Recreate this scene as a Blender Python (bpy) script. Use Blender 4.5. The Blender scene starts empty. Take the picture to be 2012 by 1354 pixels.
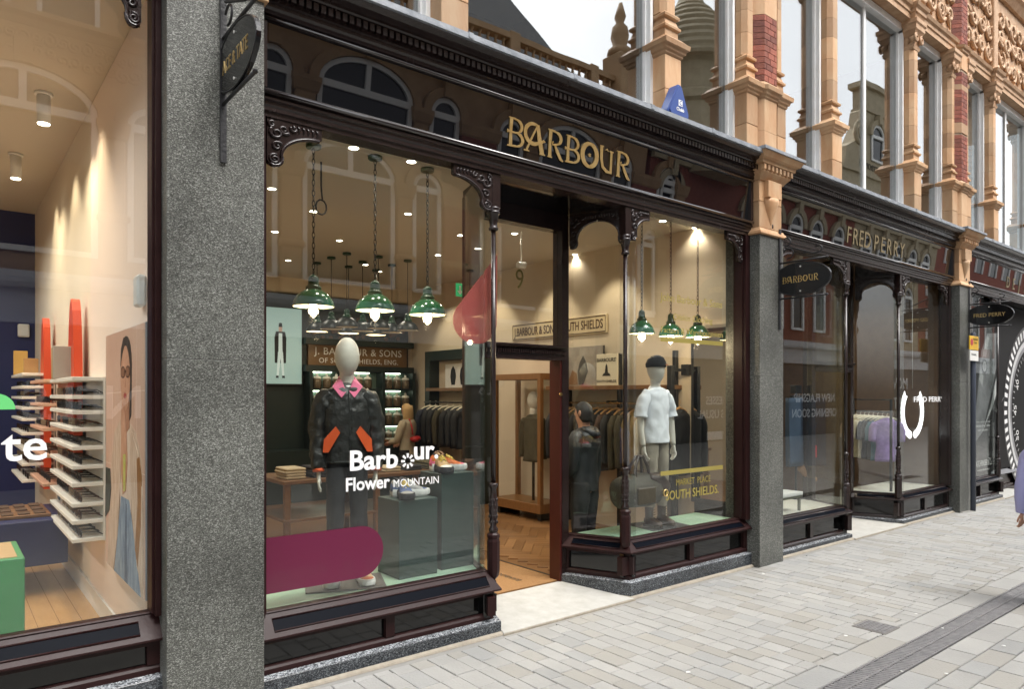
import bpy, math, random
from mathutils import Vector, Matrix
S = bpy.context.scene
R = random.Random(11)
rad = math.radians
# ------------------------------------------------------------------ camera
# Working unit: the facade is measured in units of K metres; everything is scaled by K when it is built.
K = 1.1176
M = 1.0 / K                       # one metre in working units
F, U0, V0, H, D, AZ = 1388.0, 1006.0, 776.0, 1.7, 3.97, rad(38.92)
sa, ca = math.sin(AZ), math.cos(AZ)
CAMP = Vector((0, -D, H))
cam = bpy.data.cameras.new('camera')
cam.sensor_width = 36.0
cam.lens = F / 2012 * 36
cam.shift_y = 99 / 2012
cam.clip_start = 0.05
cam.clip_end = 500
camo = bpy.data.objects.new('camera', cam)
S.collection.objects.link(camo)
camo.location = CAMP * K
camo.rotation_euler = (rad(90), 0, -AZ)
S.camera = camo
# ------------------------------------------------------------------ sky, sun, exposure
SUN_EL, SUN_AZ = rad(57), rad(165)          # high, soft, from the street side
w = bpy.data.worlds.new('World'); S.world = w; w.use_nodes = True
nt = w.node_tree
bg = nt.nodes['Background']
sky = nt.nodes.new('ShaderNodeTexSky'); sky.sky_type = 'NISHITA'
sky.sun_disc = False; sky.sun_elevation = SUN_EL; sky.sun_rotation = SUN_AZ
sky.air_density = 1.0; sky.dust_density = 4.0; sky.ozone_density = 1.0
hs = nt.nodes.new('ShaderNodeHueSaturation'); hs.inputs['Saturation'].default_value = 0.16
nt.links.new(sky.outputs[0], hs.inputs['Color'])
tc = nt.nodes.new('ShaderNodeTexCoord'); cn = nt.nodes.new('ShaderNodeTexNoise'); cn.inputs['Scale'].default_value = 3.0; cn.inputs['Detail'].default_value = 6.0
nt.links.new(tc.outputs['Generated'], cn.inputs['Vector'])
cm = nt.nodes.new('ShaderNodeMapRange'); cm.inputs['From Min'].default_value = .3; cm.inputs['From Max'].default_value = .7; cm.inputs['To Min'].default_value = .8; cm.inputs['To Max'].default_value = 1.1
nt.links.new(cn.outputs[0], cm.inputs[0]); nt.links.new(cm.outputs[0], hs.inputs['Value'])     # soft even overcast
nt.links.new(hs.outputs[0], bg.inputs['Color'])
bg.inputs['Strength'].default_value = 0.15
sl = bpy.data.lights.new('sun', 'SUN'); sl.energy = 0.85; sl.angle = rad(28); sl.color = (1, .965, .92)
so = bpy.data.objects.new('sun', sl); S.collection.objects.link(so)
sd = Vector((math.sin(SUN_AZ) * math.cos(SUN_EL), math.cos(SUN_AZ) * math.cos(SUN_EL), math.sin(SUN_EL)))
so.rotation_euler = sd.to_track_quat('Z', 'Y').to_euler()
so.location = (0, -6, 20)
S.view_settings.view_transform = 'Standard'
S.view_settings.look = 'None'
S.view_settings.gamma = 1
S.view_settings.use_curve_mapping = False
S.view_settings.exposure = 1.62
S.render.engine = 'CYCLES'
S.cycles.max_bounces = 12; S.cycles.diffuse_bounces = 4; S.cycles.glossy_bounces = 5
S.cycles.transparent_max_bounces = 24; S.cycles.transmission_bounces = 6
S.cycles.caustics_reflective = False; S.cycles.caustics_refractive = False
S.cycles.sample_clamp_indirect = 6
S.cycles.use_denoising = True
# ------------------------------------------------------------------ pixel helpers (photo pixel -> direction)
def ray(u, v):
    a = (u - U0) / F; b = (V0 - v) / F
    return Vector((sa + ca * a, ca - sa * a, b))
def onY(u, v, Y): d = ray(u, v); return CAMP + d * ((Y + D) / d.y)
def onX(u, v, X): d = ray(u, v); return CAMP + d * (X / d.x)
def onZ(u, v, Z): d = ray(u, v); return CAMP + d * ((Z - H) / d.z)
def at(u, v, z): return CAMP + ray(u, v) * z
def XY(u, Y): return onY(u, 776, Y).x
def ZY(u, v, Y): return onY(u, v, Y).z
# ------------------------------------------------------------------ mesh builder
class MB:
    def __init__(s): s.v = []; s.f = []; s.sm = []
    def add(s, vs, fs, smooth=False):
        n = len(s.v); s.v += [tuple(p) for p in vs]
        s.f += [tuple(i + n for i in f) for f in fs]; s.sm += [smooth] * len(fs); return s
    def box(s, x0, x1, y0, y1, z0, z1, b=0):
        if b: return s.bbox(x0, x1, y0, y1, z0, z1, b)
        return s.add([(x0,y0,z0),(x1,y0,z0),(x1,y1,z0),(x0,y1,z0),(x0,y0,z1),(x1,y0,z1),(x1,y1,z1),(x0,y1,z1)],
                     [(3,2,1,0),(4,5,6,7),(0,1,5,4),(1,2,6,5),(2,3,7,6),(3,0,4,7)])
    def bbox(s, x0, x1, y0, y1, z0, z1, b):      # box with chamfered edges
        c = ((x0+x1)/2, (y0+y1)/2, (z0+z1)/2); h = ((x1-x0)/2, (y1-y0)/2, (z1-z0)/2)
        vs = []; idx = {}
        for sx in (-1,1):
            for sy in (-1,1):
                for sz in (-1,1):
                    for ax in range(3):
                        p = [c[i] + (sx,sy,sz)[i] * (h[i] - (0 if i == ax else b)) for i in range(3)]
                        idx[(sx,sy,sz,ax)] = len(vs); vs.append(p)
        fs = []
        for ax in range(3):
            a1, a2 = [i for i in range(3) if i != ax]
            for sg in (-1,1):
                q = []
                for s1, s2 in ((-1,-1),(1,-1),(1,1),(-1,1)):
                    k = [0,0,0]; k[ax] = sg; k[a1] = s1; k[a2] = s2; q.append(idx[(*k, ax)])
                fs.append(q)
        for ax in range(3):
            a1, a2 = [i for i in range(3) if i != ax]
            for s1 in (-1,1):
                for s2 in (-1,1):
                    k0 = [0,0,0]; k0[a1] = s1; k0[a2] = s2; k1 = list(k0); k0[ax] = -1; k1[ax] = 1
                    fs.append([idx[(*k0,a1)], idx[(*k1,a1)], idx[(*k1,a2)], idx[(*k0,a2)]])
        for sx in (-1,1):
            for sy in (-1,1):
                for sz in (-1,1): fs.append([idx[(sx,sy,sz,a)] for a in range(3)])
        # orient outward
        out = []
        C = Vector(c)
        for f in fs:
            p = [Vector(vs[i]) for i in f]; n = (p[1]-p[0]).cross(p[2]-p[0])
            m = sum(p, Vector()) / len(p)
            out.append(f if n.dot(m - C) > 0 else f[::-1])
        return s.add(vs, out)
    def hexa(s, lo, hi):     # two quads (4 points each)
        return s.add(list(lo) + list(hi), [(3,2,1,0),(4,5,6,7),(0,1,5,4),(1,2,6,5),(2,3,7,6),(3,0,4,7)])
    def prism(s, poly, fn, a, b, smooth=False):   # fn(p, t)->point ; caps + sides
        n = len(poly)
        vs = [fn(p, a) for p in poly] + [fn(p, b) for p in poly]
        s.add(vs, [tuple(range(n))[::-1], tuple(range(n, 2*n))])
        return s.add(vs, [(i, (i+1) % n, n + (i+1) % n, n + i) for i in range(n)], smooth)
    def prz(s, poly, z0, z1, smooth=False): return s.prism(poly, lambda p, t: (p[0], p[1], t), z0, z1, smooth)
    def prx(s, poly, x0, x1, smooth=False): return s.prism(poly, lambda p, t: (t, p[0], p[1]), x0, x1, smooth)
    def pry(s, poly, y0, y1, smooth=False): return s.prism(poly, lambda p, t: (p[0], t, p[1]), y0, y1, smooth)
    def lathe(s, prof, c, n=20, smooth=True, caps=True, axis='z'):   # prof [(r,z)]
        vs = []
        for r, z in prof:
            for i in range(n):
                t = 2*math.pi*i/n
                q = (r*math.cos(t), r*math.sin(t), z)
                if axis == 'x': q = (q[2], q[0], q[1])
                if axis == 'y': q = (q[1], q[2], q[0])
                vs.append((c[0]+q[0], c[1]+q[1], c[2]+q[2]))
        fs = [(j*n+i, j*n+(i+1) % n, (j+1)*n+(i+1) % n, (j+1)*n+i) for j in range(len(prof)-1) for i in range(n)]
        s.add(vs, fs, smooth)
        if caps:
            k = len(s.v) - len(vs)
            s.f += [tuple(k+i for i in range(n))[::-1], tuple(k+(len(prof)-1)*n+i for i in range(n))]; s.sm += [False]*2
        return s
    def tube(s, path, r, n=8, smooth=True, closed=False):
        P = [Vector(p) for p in path]; m = len(P)
        rs = r if isinstance(r, (list, tuple)) else [r]*m
        vs = []; nrm = None
        for i in range(m):
            a = P[i-1] if (i > 0 or closed) else P[i]; b = P[(i+1) % m] if (i < m-1 or closed) else P[i]
            t = (b - a)
            t = t.normalized() if t.length > 1e-9 else Vector((0,0,1))
            if nrm is None:
                nrm = t.orthogonal().normalized()
            nrm = (nrm - t * nrm.dot(t)); nrm = nrm.normalized() if nrm.length > 1e-6 else t.orthogonal().normalized()
            bn = t.cross(nrm)
            for k in range(n):
                g = 2*math.pi*k/n
                vs.append(P[i] + (nrm*math.cos(g) + bn*math.sin(g)) * rs[i])
        L = m if closed else m-1
        fs = [(j*n+k, j*n+(k+1) % n, ((j+1) % m)*n+(k+1) % n, ((j+1) % m)*n+k) for j in range(L) for k in range(n)]
        s.add(vs, fs, smooth)
        if not closed:
            k = len(s.v) - len(vs)
            s.f += [tuple(k+i for i in range(n))[::-1], tuple(k+(m-1)*n+i for i in range(n))]; s.sm += [False]*2
        return s
    def rings(s, rs, smooth=True, caps=True):      # list of equal-length rings of points
        n = len(rs[0]); k = len(s.v)
        s.v += [tuple(p) for r in rs for p in r]
        for j in range(len(rs)-1):
            for i in range(n):
                s.f.append((k+j*n+i, k+j*n+(i+1) % n, k+(j+1)*n+(i+1) % n, k+(j+1)*n+i)); s.sm.append(smooth)
        if caps:
            s.f += [tuple(k+i for i in range(n))[::-1], tuple(k+(len(rs)-1)*n+i for i in range(n))]; s.sm += [smooth]*2
        return s
    def sweep(s, path, prof, smooth=False, closed_prof=True):
        """prof [(out, z)] carried along a plan path [(x,y)] with mitres; out is to the right of travel (street side when going +X)."""
        P = [Vector(p) for p in path]; m = len(P); n = len(prof); vs = []
        for i in range(m):
            d0 = (P[i]-P[i-1]).normalized() if i > 0 else None
            d1 = (P[i+1]-P[i]).normalized() if i < m-1 else None
            n0 = Vector((d0.y, -d0.x)) if d0 else None
            n1 = Vector((d1.y, -d1.x)) if d1 else None
            if n0 is None: o = n1
            elif n1 is None: o = n0
            else:
                o = (n0 + n1).normalized(); o = o / max(.2, o.dot(n0))
            for (q, z) in prof: vs.append((P[i].x + o.x*q, P[i].y + o.y*q, z))
        fs = [(j*n+k, (j+1)*n+k, (j+1)*n+(k+1) % n, j*n+(k+1) % n) for j in range(m-1) for k in range(n if closed_prof else n-1)]
        s.add(vs, fs, smooth)
        if closed_prof:
            k = len(s.v) - len(vs)
            s.f += [tuple(k+i for i in range(n)), tuple(k+(m-1)*n+i for i in range(n))[::-1]]; s.sm += [False]*2
        return s
    def xf(s, fn, start=0):
        s.v = s.v[:start] + [tuple(fn(p)) for p in s.v[start:]]; return s
    def mesh(s, name, mat=None, off=(0,0,0)):
        me = bpy.data.meshes.new(name)
        me.from_pydata([((a-off[0])*K, (b-off[1])*K, (c-off[2])*K) for a, b, c in s.v], [], s.f)
        me.polygons.foreach_set('use_smooth', s.sm)
        if mat is not None: me.materials.append(mat)
        me.update(); return me
    def base(s):
        xs, ys, zs = zip(*s.v); return ((min(xs)+max(xs))/2, (min(ys)+max(ys))/2, min(zs))
WL = {}
def link(o):
    S.collection.objects.link(o); return o
def tag(o, label=None, cat=None, group=None, kind=None):
    if label: o['label'] = label
    if cat: o['category'] = cat
    if group: o['group'] = group
    if kind: o['kind'] = kind
    return o
def thing(name, label, cat, loc, group=None):
    o = link(bpy.data.objects.new(name, None)); o.empty_display_size = .1
    o.location = Vector(loc) * K; WL[o.name] = tuple(loc)
    return tag(o, label, cat, group)
def part(name, mb, mat, parent, label=None, kind=None):
    off = WL[parent.name]
    o = link(bpy.data.objects.new(name, mb.mesh(name, mat, off))); o.parent = parent; WL[o.name] = off
    return tag(o, label, None, None, kind)
def one(name, mb, mat, label, cat, group=None, kind=None):
    off = mb.base()
    o = link(bpy.data.objects.new(name, mb.mesh(name, mat, off))); o.location = Vector(off) * K; WL[o.name] = off
    return tag(o, label, cat, group, kind)
def struct(name, mb, mat, kind='structure'):
    o = one(name, mb, mat, None, None, None, kind); return o
def inst(name, me, parent, p, rot=(0,0,0), sc=(1,1,1)):
    off = WL[parent.name] if parent else (0,0,0)
    o = link(bpy.data.objects.new(name, me))
    o.location = (Vector(p) - Vector(off)) * K; o.rotation_euler = rot; o.scale = sc
    if parent: o.parent = parent
    WL[o.name] = tuple(p); return o
def copy_tree(o, parent=None):
    c = link(o.copy())
    if parent: c.parent = parent
    for ch in list(o.children): copy_tree(ch, c)
    return c
def place(o, p, rz=0): o.location = Vector(p) * K; o.rotation_euler = (0, 0, rz); return o
# ------------------------------------------------------------------ materials
MATS = {}
def _n(t, k, **kw):
    n = t.nodes.new(k)
    for a, b in kw.items():
        if hasattr(n, a): setattr(n, a, b)
        else: n.inputs[a].default_value = b
    return n
def mat(name, col, rough=.5, metal=0.0, spec=.5, var=None, vscale=6.0, bump=0.0, bscale=60.0, rnd=0.0, coat=0.0, emit=None, estr=0.0, trans=0.0, stretch=None, coatr=.05, rvar=0.0):
    m = bpy.data.materials.new(name); m.use_nodes = True; t = m.node_tree; L = t.links.new
    b = t.nodes['Principled BSDF']
    b.inputs['Base Color'].default_value = (*col, 1); b.inputs['Roughness'].default_value = rough
    b.inputs['Metallic'].default_value = metal; b.inputs['Specular IOR Level'].default_value = spec
    b.inputs['Coat Weight'].default_value = coat; b.inputs['Coat Roughness'].default_value = coatr
    if trans: b.inputs['Transmission Weight'].default_value = trans
    if emit: b.inputs['Emission Color'].default_value = (*emit, 1); b.inputs['Emission Strength'].default_value = estr
    g = _n(t, 'ShaderNodeNewGeometry'); pos = g.outputs['Position']
    if stretch:
        mp = _n(t, 'ShaderNodeMapping'); mp.inputs['Scale'].default_value = stretch; L(pos, mp.inputs[0]); pos = mp.outputs[0]
    cout = None
    if var:
        nz = _n(t, 'ShaderNodeTexNoise', Scale=vscale, Detail=6.0, Roughness=.62); L(pos, nz.inputs['Vector'])
        cr = _n(t, 'ShaderNodeMapRange'); cr.inputs['From Min'].default_value = .33; cr.inputs['From Max'].default_value = .67; L(nz.outputs[0], cr.inputs[0])
        mx = _n(t, 'ShaderNodeMix', data_type='RGBA'); mx.inputs[6].default_value = (*col, 1); mx.inputs[7].default_value = (*var, 1)
        L(cr.outputs[0], mx.inputs[0]); cout = mx.outputs[2]
        if rvar:
            ra = _n(t, 'ShaderNodeMapRange'); ra.inputs['To Min'].default_value = max(0, rough-rvar); ra.inputs['To Max'].default_value = rough+rvar
            L(nz.outputs[0], ra.inputs[0]); L(ra.outputs[0], b.inputs['Roughness'])
    if rnd:
        oi = _n(t, 'ShaderNodeObjectInfo'); mr = _n(t, 'ShaderNodeMapRange')
        mr.inputs['To Min'].default_value = 1-rnd; mr.inputs['To Max'].default_value = 1+rnd; L(oi.outputs['Random'], mr.inputs[0])
        h = _n(t, 'ShaderNodeHueSaturation'); L(mr.outputs[0], h.inputs['Value'])
        if cout: L(cout, h.inputs['Color'])
        else: h.inputs['Color'].default_value = (*col, 1)
        cout = h.outputs[0]
    if cout: L(cout, b.inputs['Base Color'])
    if bump:
        nz2 = _n(t, 'ShaderNodeTexNoise', Scale=bscale, Detail=5.0); L(pos, nz2.inputs['Vector'])
        bp = _n(t, 'ShaderNodeBump', Strength=bump); bp.inputs['Distance'].default_value = .01
        L(nz2.outputs[0], bp.inputs['Height']); L(bp.outputs[0], b.inputs['Normal'])
    MATS[name] = m; return m
def glass_mat(name, tint=(.93,.95,.94), f0=.045, wav=.0):
    m = bpy.data.materials.new(name); m.use_nodes = True; t = m.node_tree; L = t.links.new
    t.nodes.remove(t.nodes['Principled BSDF']); out = t.nodes['Material Output']
    tr = _n(t, 'ShaderNodeBsdfTransparent'); tr.inputs[0].default_value = (*tint, 1)
    gl = _n(t, 'ShaderNodeBsdfGlossy'); gl.inputs['Roughness'].default_value = 0.0; gl.inputs['Color'].default_value = (1,1,1,1)
    lw = _n(t, 'ShaderNodeLayerWeight', Blend=.5)
    pw = _n(t, 'ShaderNodeMath', operation='POWER'); L(lw.outputs['Facing'], pw.inputs[0]); pw.inputs[1].default_value = 5
    mr = _n(t, 'ShaderNodeMapRange'); mr.inputs['To Min'].default_value = f0; L(pw.outputs[0], mr.inputs[0])
    if wav:
        g = _n(t, 'ShaderNodeNewGeometry'); nz = _n(t, 'ShaderNodeTexNoise', Scale=1.3, Detail=1.0); L(g.outputs['Position'], nz.inputs['Vector'])
        bp = _n(t, 'ShaderNodeBump', Strength=wav); bp.inputs['Distance'].default_value = .05
        L(nz.outputs[0], bp.inputs['Height']); L(bp.outputs[0], gl.inputs['Normal'])
    mx = _n(t, 'ShaderNodeMixShader'); L(mr.outputs[0], mx.inputs[0]); L(tr.outputs[0], mx.inputs[1]); L(gl.outputs[0], mx.inputs[2])
    L(mx.outputs[0], out.inputs['Surface']); MATS[name] = m; return m
def granite(name, dark, mid, light, sc, fleck=.16, rough=.35):
    m = mat(name, mid, rough, spec=.5); t = m.node_tree; L = t.links.new; b = t.nodes['Principled BSDF']
    g = _n(t, 'ShaderNodeNewGeometry')
    mp = _n(t, 'ShaderNodeMapping'); mp.inputs['Rotation'].default_value = (.5,.35,.4); mp.inputs['Scale'].default_value = (1, 1, 1.7); L(g.outputs['Position'], mp.inputs[0])
    v = _n(t, 'ShaderNodeTexVoronoi', Scale=sc); L(mp.outputs[0], v.inputs['Vector'])
    sp = _n(t, 'ShaderNodeSeparateColor'); L(v.outputs['Color'], sp.inputs[0])
    r1 = _n(t, 'ShaderNodeValToRGB'); e = r1.color_ramp.elements
    e[0].position = .0; e[0].color = (*dark, 1); e[1].position = .95; e[1].color = (*light, 1)
    for p, c in ((.3, dark), (.5, mid), (.8, tuple(a*1.35 for a in mid))):
        q = r1.color_ramp.elements.new(p); q.color = (*c, 1)
    L(sp.outputs[0], r1.inputs[0])
    v2 = _n(t, 'ShaderNodeTexVoronoi', Scale=sc*.33); L(mp.outputs[0], v2.inputs['Vector'])
    s2 = _n(t, 'ShaderNodeSeparateColor'); L(v2.outputs['Color'], s2.inputs[0])
    th = _n(t, 'ShaderNodeMath', operation='GREATER_THAN'); L(s2.outputs[1], th.inputs[0]); th.inputs[1].default_value = 1-fleck
    ds = _n(t, 'ShaderNodeMath', operation='LESS_THAN'); L(v2.outputs['Distance'], ds.inputs[0]); ds.inputs[1].default_value = .34
    ml = _n(t, 'ShaderNodeMath', operation='MULTIPLY'); L(th.outputs[0], ml.inputs[0]); L(ds.outputs[0], ml.inputs[1])
    mx = _n(t, 'ShaderNodeMix', data_type='RGBA'); L(ml.outputs[0], mx.inputs[0]); L(r1.outputs[0], mx.inputs[6]); mx.inputs[7].default_value = (*light, 1)
    nz = _n(t, 'ShaderNodeTexNoise', Scale=1.7, Detail=7.0); L(g.outputs['Position'], nz.inputs['Vector'])
    mr = _n(t, 'ShaderNodeMapRange'); mr.inputs['From Min'].default_value = .3; mr.inputs['From Max'].default_value = .7
    mr.inputs['To Min'].default_value = .62; mr.inputs['To Max'].default_value = 1.2; L(nz.outputs[0], mr.inputs[0])
    h = _n(t, 'ShaderNodeHueSaturation'); L(mr.outputs[0], h.inputs['Value']); L(mx.outputs[2], h.inputs['Color']); L(h.outputs[0], b.inputs['Base Color'])
    return m
def wood(name, a, b_, scale=(1,1,1), rough=.4, rnd=0.0, rings=14.0):
    m = mat(name, a, rough, rnd=0); t = m.node_tree; L = t.links.new; b = t.nodes['Principled BSDF']
    g = _n(t, 'ShaderNodeTexCoord'); mp = _n(t, 'ShaderNodeMapping'); mp.inputs['Scale'].default_value = scale
    oi = _n(t, 'ShaderNodeObjectInfo')
    ad = _n(t, 'ShaderNodeVectorMath', operation='ADD'); L(g.outputs['Object'], ad.inputs[0])
    cx = _n(t, 'ShaderNodeVectorMath', operation='SCALE'); cx.inputs[0].default_value = (7,5,3); L(oi.outputs['Random'], cx.inputs['Scale']); L(cx.outputs[0], ad.inputs[1])
    L(ad.outputs[0], mp.inputs[0])
    nz = _n(t, 'ShaderNodeTexNoise', Scale=rings, Detail=8.0, Roughness=.65); L(mp.outputs[0], nz.inputs['Vector'])
    cr = _n(t, 'ShaderNodeMapRange'); cr.inputs['From Min'].default_value = .3; cr.inputs['From Max'].default_value = .7; L(nz.outputs[0], cr.inputs[0])
    mx = _n(t, 'ShaderNodeMix', data_type='RGBA'); mx.inputs[6].default_value = (*a,1); mx.inputs[7].default_value = (*b_,1); L(cr.outputs[0], mx.inputs[0])
    o = mx.outputs[2]
    if rnd:
        mr = _n(t, 'ShaderNodeMapRange'); mr.inputs['To Min'].default_value = 1-rnd; mr.inputs['To Max'].default_value = 1+rnd; L(oi.outputs['Random'], mr.inputs[0])
        h = _n(t, 'ShaderNodeHueSaturation'); L(mr.outputs[0], h.inputs['Value']); L(o, h.inputs['Color']); o = h.outputs[0]
    L(o, b.inputs['Base Color'])
    return m
paint = mat('maroon_gloss_paint', (.0165,.0052,.0052), .42, spec=.22, var=(.023,.0078,.0075), vscale=5, bump=.12, bscale=45, rvar=.1)
paintdk = mat('dark_brown_gloss_paint', (.013,.0072,.0068), .24, spec=.5, var=(.02,.011,.010), vscale=5, bump=.12, bscale=40, rvar=.1)
mahog = mat('mahogany_paint', (.045,.0075,.006), .3, var=(.05,.008,.006), vscale=9)
blackglass = mat('black_fascia_glass', (.003,.003,.004), .015, spec=.5, coat=1.0, coatr=.0, bump=.015, bscale=1.2)
blackpanel = mat('black_gloss_panel', (.004,.004,.004), .07, spec=.5)
strip = mat('navy_black_inset', (.002,.003,.006), .4, spec=.03, bump=.1, bscale=25)
lead = mat('lead_flashing', (.17,.19,.215), .5, var=(.30,.32,.35), vscale=9, bump=.6, bscale=16)
pil_gran = granite('pillar_granite', (.042,.043,.038), (.10,.103,.092), (.27,.275,.255), 165, .085, .4)
pl_gran = granite('plinth_granite', (.016,.018,.021), (.046,.051,.058), (.15,.165,.175), 150, .12, .18)
pl_sheen = granite('plinth_sky_sheen_granite', (.06,.065,.07), (.22,.235,.25), (.5,.52,.54), 130, .2, .12)  # same granite made paler: sky reflection put into the colour
terra = mat('buff_terracotta', (.425,.228,.108), .62, var=(.50,.335,.195), vscale=5, bump=.3, bscale=40, rnd=.26, stretch=(1,1,.35))
terra2 = mat('carved_terracotta', (.52,.345,.21), .65, var=(.39,.225,.12), vscale=8, bump=.3, bscale=30)
brickm = mat('red_brick', (.265,.080,.046), .75, var=(.19,.05,.034), vscale=14, bump=.5, bscale=70, rnd=.36)
mortar = mat('lime_mortar', (.32,.24,.17), .9, bump=.5, bscale=80)
whitep = mat('white_window_paint', (.90,.91,.91), .4, var=(.84,.84,.82), vscale=7, bump=.1, bscale=50)
beadm = mat('polished_dark_bead', (.016,.010,.010), .09, spec=.6, coat=1.0, coatr=.03)
gilt = mat('gold_leaf', (.80,.60,.28), .28, metal=.8, var=(.66,.44,.16), vscale=9, bump=.25, bscale=14)
gilt2 = mat('worn_gold_leaf', (.42,.33,.17), .4, metal=.6, var=(.22,.17,.09), vscale=30)
shopglass = glass_mat('shop_window_glass', f0=.07)
upglass = glass_mat('sash_window_glass', (.60,.64,.64), f0=.26, wav=.015)
caseglass = glass_mat('cabinet_glass', (.97,.98,.97), f0=.03)
iron = mat('black_wrought_iron', (.018,.018,.02), .45, bump=.4, bscale=50, spec=.4)
# ------------------------------------------------------------------ lettering helpers
def text_mb(txt, size, depth=.004, align='LEFT', spacing=1.0, xs=1.0, bold=0.0):
    """letters in the local XZ plane (x right, z up, facing -y), baseline at z=0; returns MB in working units"""
    c = bpy.data.curves.new('t', 'FONT'); c.body = txt; c.size = 1; c.extrude = depth / size / 2; c.align_x = align
    c.space_character = spacing; c.resolution_u = 3; c.offset = bold
    o = bpy.data.objects.new('t', c); S.collection.objects.link(o)
    dg = bpy.context.evaluated_depsgraph_get(); me = o.evaluated_get(dg).to_mesh()
    mb = MB(); mb.v = [(p.co.x*size*xs, -p.co.z*size, p.co.y*size) for p in me.vertices]
    mb.f = [tuple(p.vertices) for p in me.polygons]; mb.sm = [False]*len(mb.f)
    o.evaluated_get(dg).to_mesh_clear()
    S.collection.objects.unlink(o); bpy.data.objects.remove(o); bpy.data.curves.remove(c)
    return mb
def put(mb, org, ax=(1,0,0), up=(0,0,1)):
    """carry a local (x, y=depth toward -normal, z) mesh to org with x along ax and z along up; local -y faces ax x up"""
    a = Vector(ax).normalized(); u = Vector(up).normalized(); n = a.cross(u); o = Vector(org)
    return mb.xf(lambda p: o + a*p[0] - n*p[1] + u*p[2])
def stroke(mb, pts, wd, y=0.0, th=.004):
    P = [Vector(p) for p in pts]; m = len(P); ws = wd if isinstance(wd, (list, tuple)) else [wd]*m
    vs = []
    for i in range(m):
        t = (P[min(i+1, m-1)] - P[max(i-1, 0)]); t = t.normalized() if t.length > 1e-9 else Vector((1,0))
        n = Vector((-t.y, t.x)) * ws[i]/2
        for q in (P[i]+n, P[i]-n):
            vs += [(q.x, y-th, q.y), (q.x, y, q.y)]
    fs = []
    for i in range(m-1):
        a = i*4; b = a+4
        fs += [(a, a+2, b+2, b), (a+1, b+1, b+3, a+3), (a, b, b+1, a+1), (a+2, a+3, b+3, b+2)]
    fs += [(0,1,3,2), ((m-1)*4, (m-1)*4+2, (m-1)*4+3, (m-1)*4+1)]
    mb.add(vs, fs); return mb
def arc(cx, cy, rx, ry, a0, a1, n=14): return [(cx+rx*math.cos(rad(a0+(a1-a0)*i/n)), cy+ry*math.sin(rad(a0+(a1-a0)*i/n))) for i in range(n+1)]
def deco_glyph(ch, wdt, hgt):
    g = MB(); e = [0.0]
    def st(p, w): e[0] += .0004; stroke(g, [(x*wdt, y*hgt) for x, y in p], [k*wdt for k in w] if isinstance(w, list) else w*wdt, y=-e[0])
    T, t = .17, .085
    if ch in 'BR':
        st([(.17,0),(.15,.5),(.17,1)], [T*1.25,T,T*1.25]); st([(0,1.0),(.45,.985)], [.05,.11])
        st(arc(.45,.74,.40,.235,90,-90), [t,t,.13,T,T,T*1.1,T*1.1,T*1.1,T,T,.14,t,t,t,t])
    if ch == 'B':
        st([(-.08,.5),(.5,.5)], [.12,.08]); st(arc(.48,.27,.46,.24,90,-90), [t,t,.13,T,T,T*1.1,T*1.2,T*1.2,T,T,.14,.12,.12,t,t]); st([(-.04,.0),(.5,.03)], [.07,.12])
        st([(-.06,.44),(-.06,.56)], .06)
    if ch == 'R':
        st([(.02,0),(.32,0)], .06); st([(.45,.5),(.33,.47),(.30,.56),(.36,.60)], [t,.09,.08,.07]); st([(.45,.5),(.62,.28),(.86,.02),(1.04,-.05)], [.1,T*1.1,T,.05])
    if ch == 'A':
        st(arc(.42,.66,.40,.36,62,330,22), [.1]+[.10+.06*math.sin(math.pi*i/22) for i in range(22)]); st([(.60,1.0),(.34,.5),(.10,.0)], [.07,.08,.08]); st([(.60,1.02),(.72,.5),(.88,.0)], [.16,.19,.2])
        st([(-.02,0),(.24,0)], .05); st([(.74,0),(1.02,0)], .05); st([(.76,.36),(.92,.50),(1.0,.47)], [.08,.1,.04])
    if ch == 'O':
        st(arc(.5,.5,.40,.44,0,360,28), [.12+.1*abs(math.cos(rad(360*i/28))) for i in range(29)]); st(arc(.5,.5,.03,.02,0,360,8), .1)
    if ch == 'U':
        st([(.1,1),(.13,.5),(.24,.2),(.5,.06),(.76,.04)], [.2,T,T,.16,.1]); st([(.8,.86),(.8,.0)], T*.85); st([(0,1.0),(.24,1.0)], .06); st([(.66,.88),(.94,.88)], .06); st([(.38,.88),(.48,.93),(.58,.86)], [.05,.07,.05])
    return g
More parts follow.
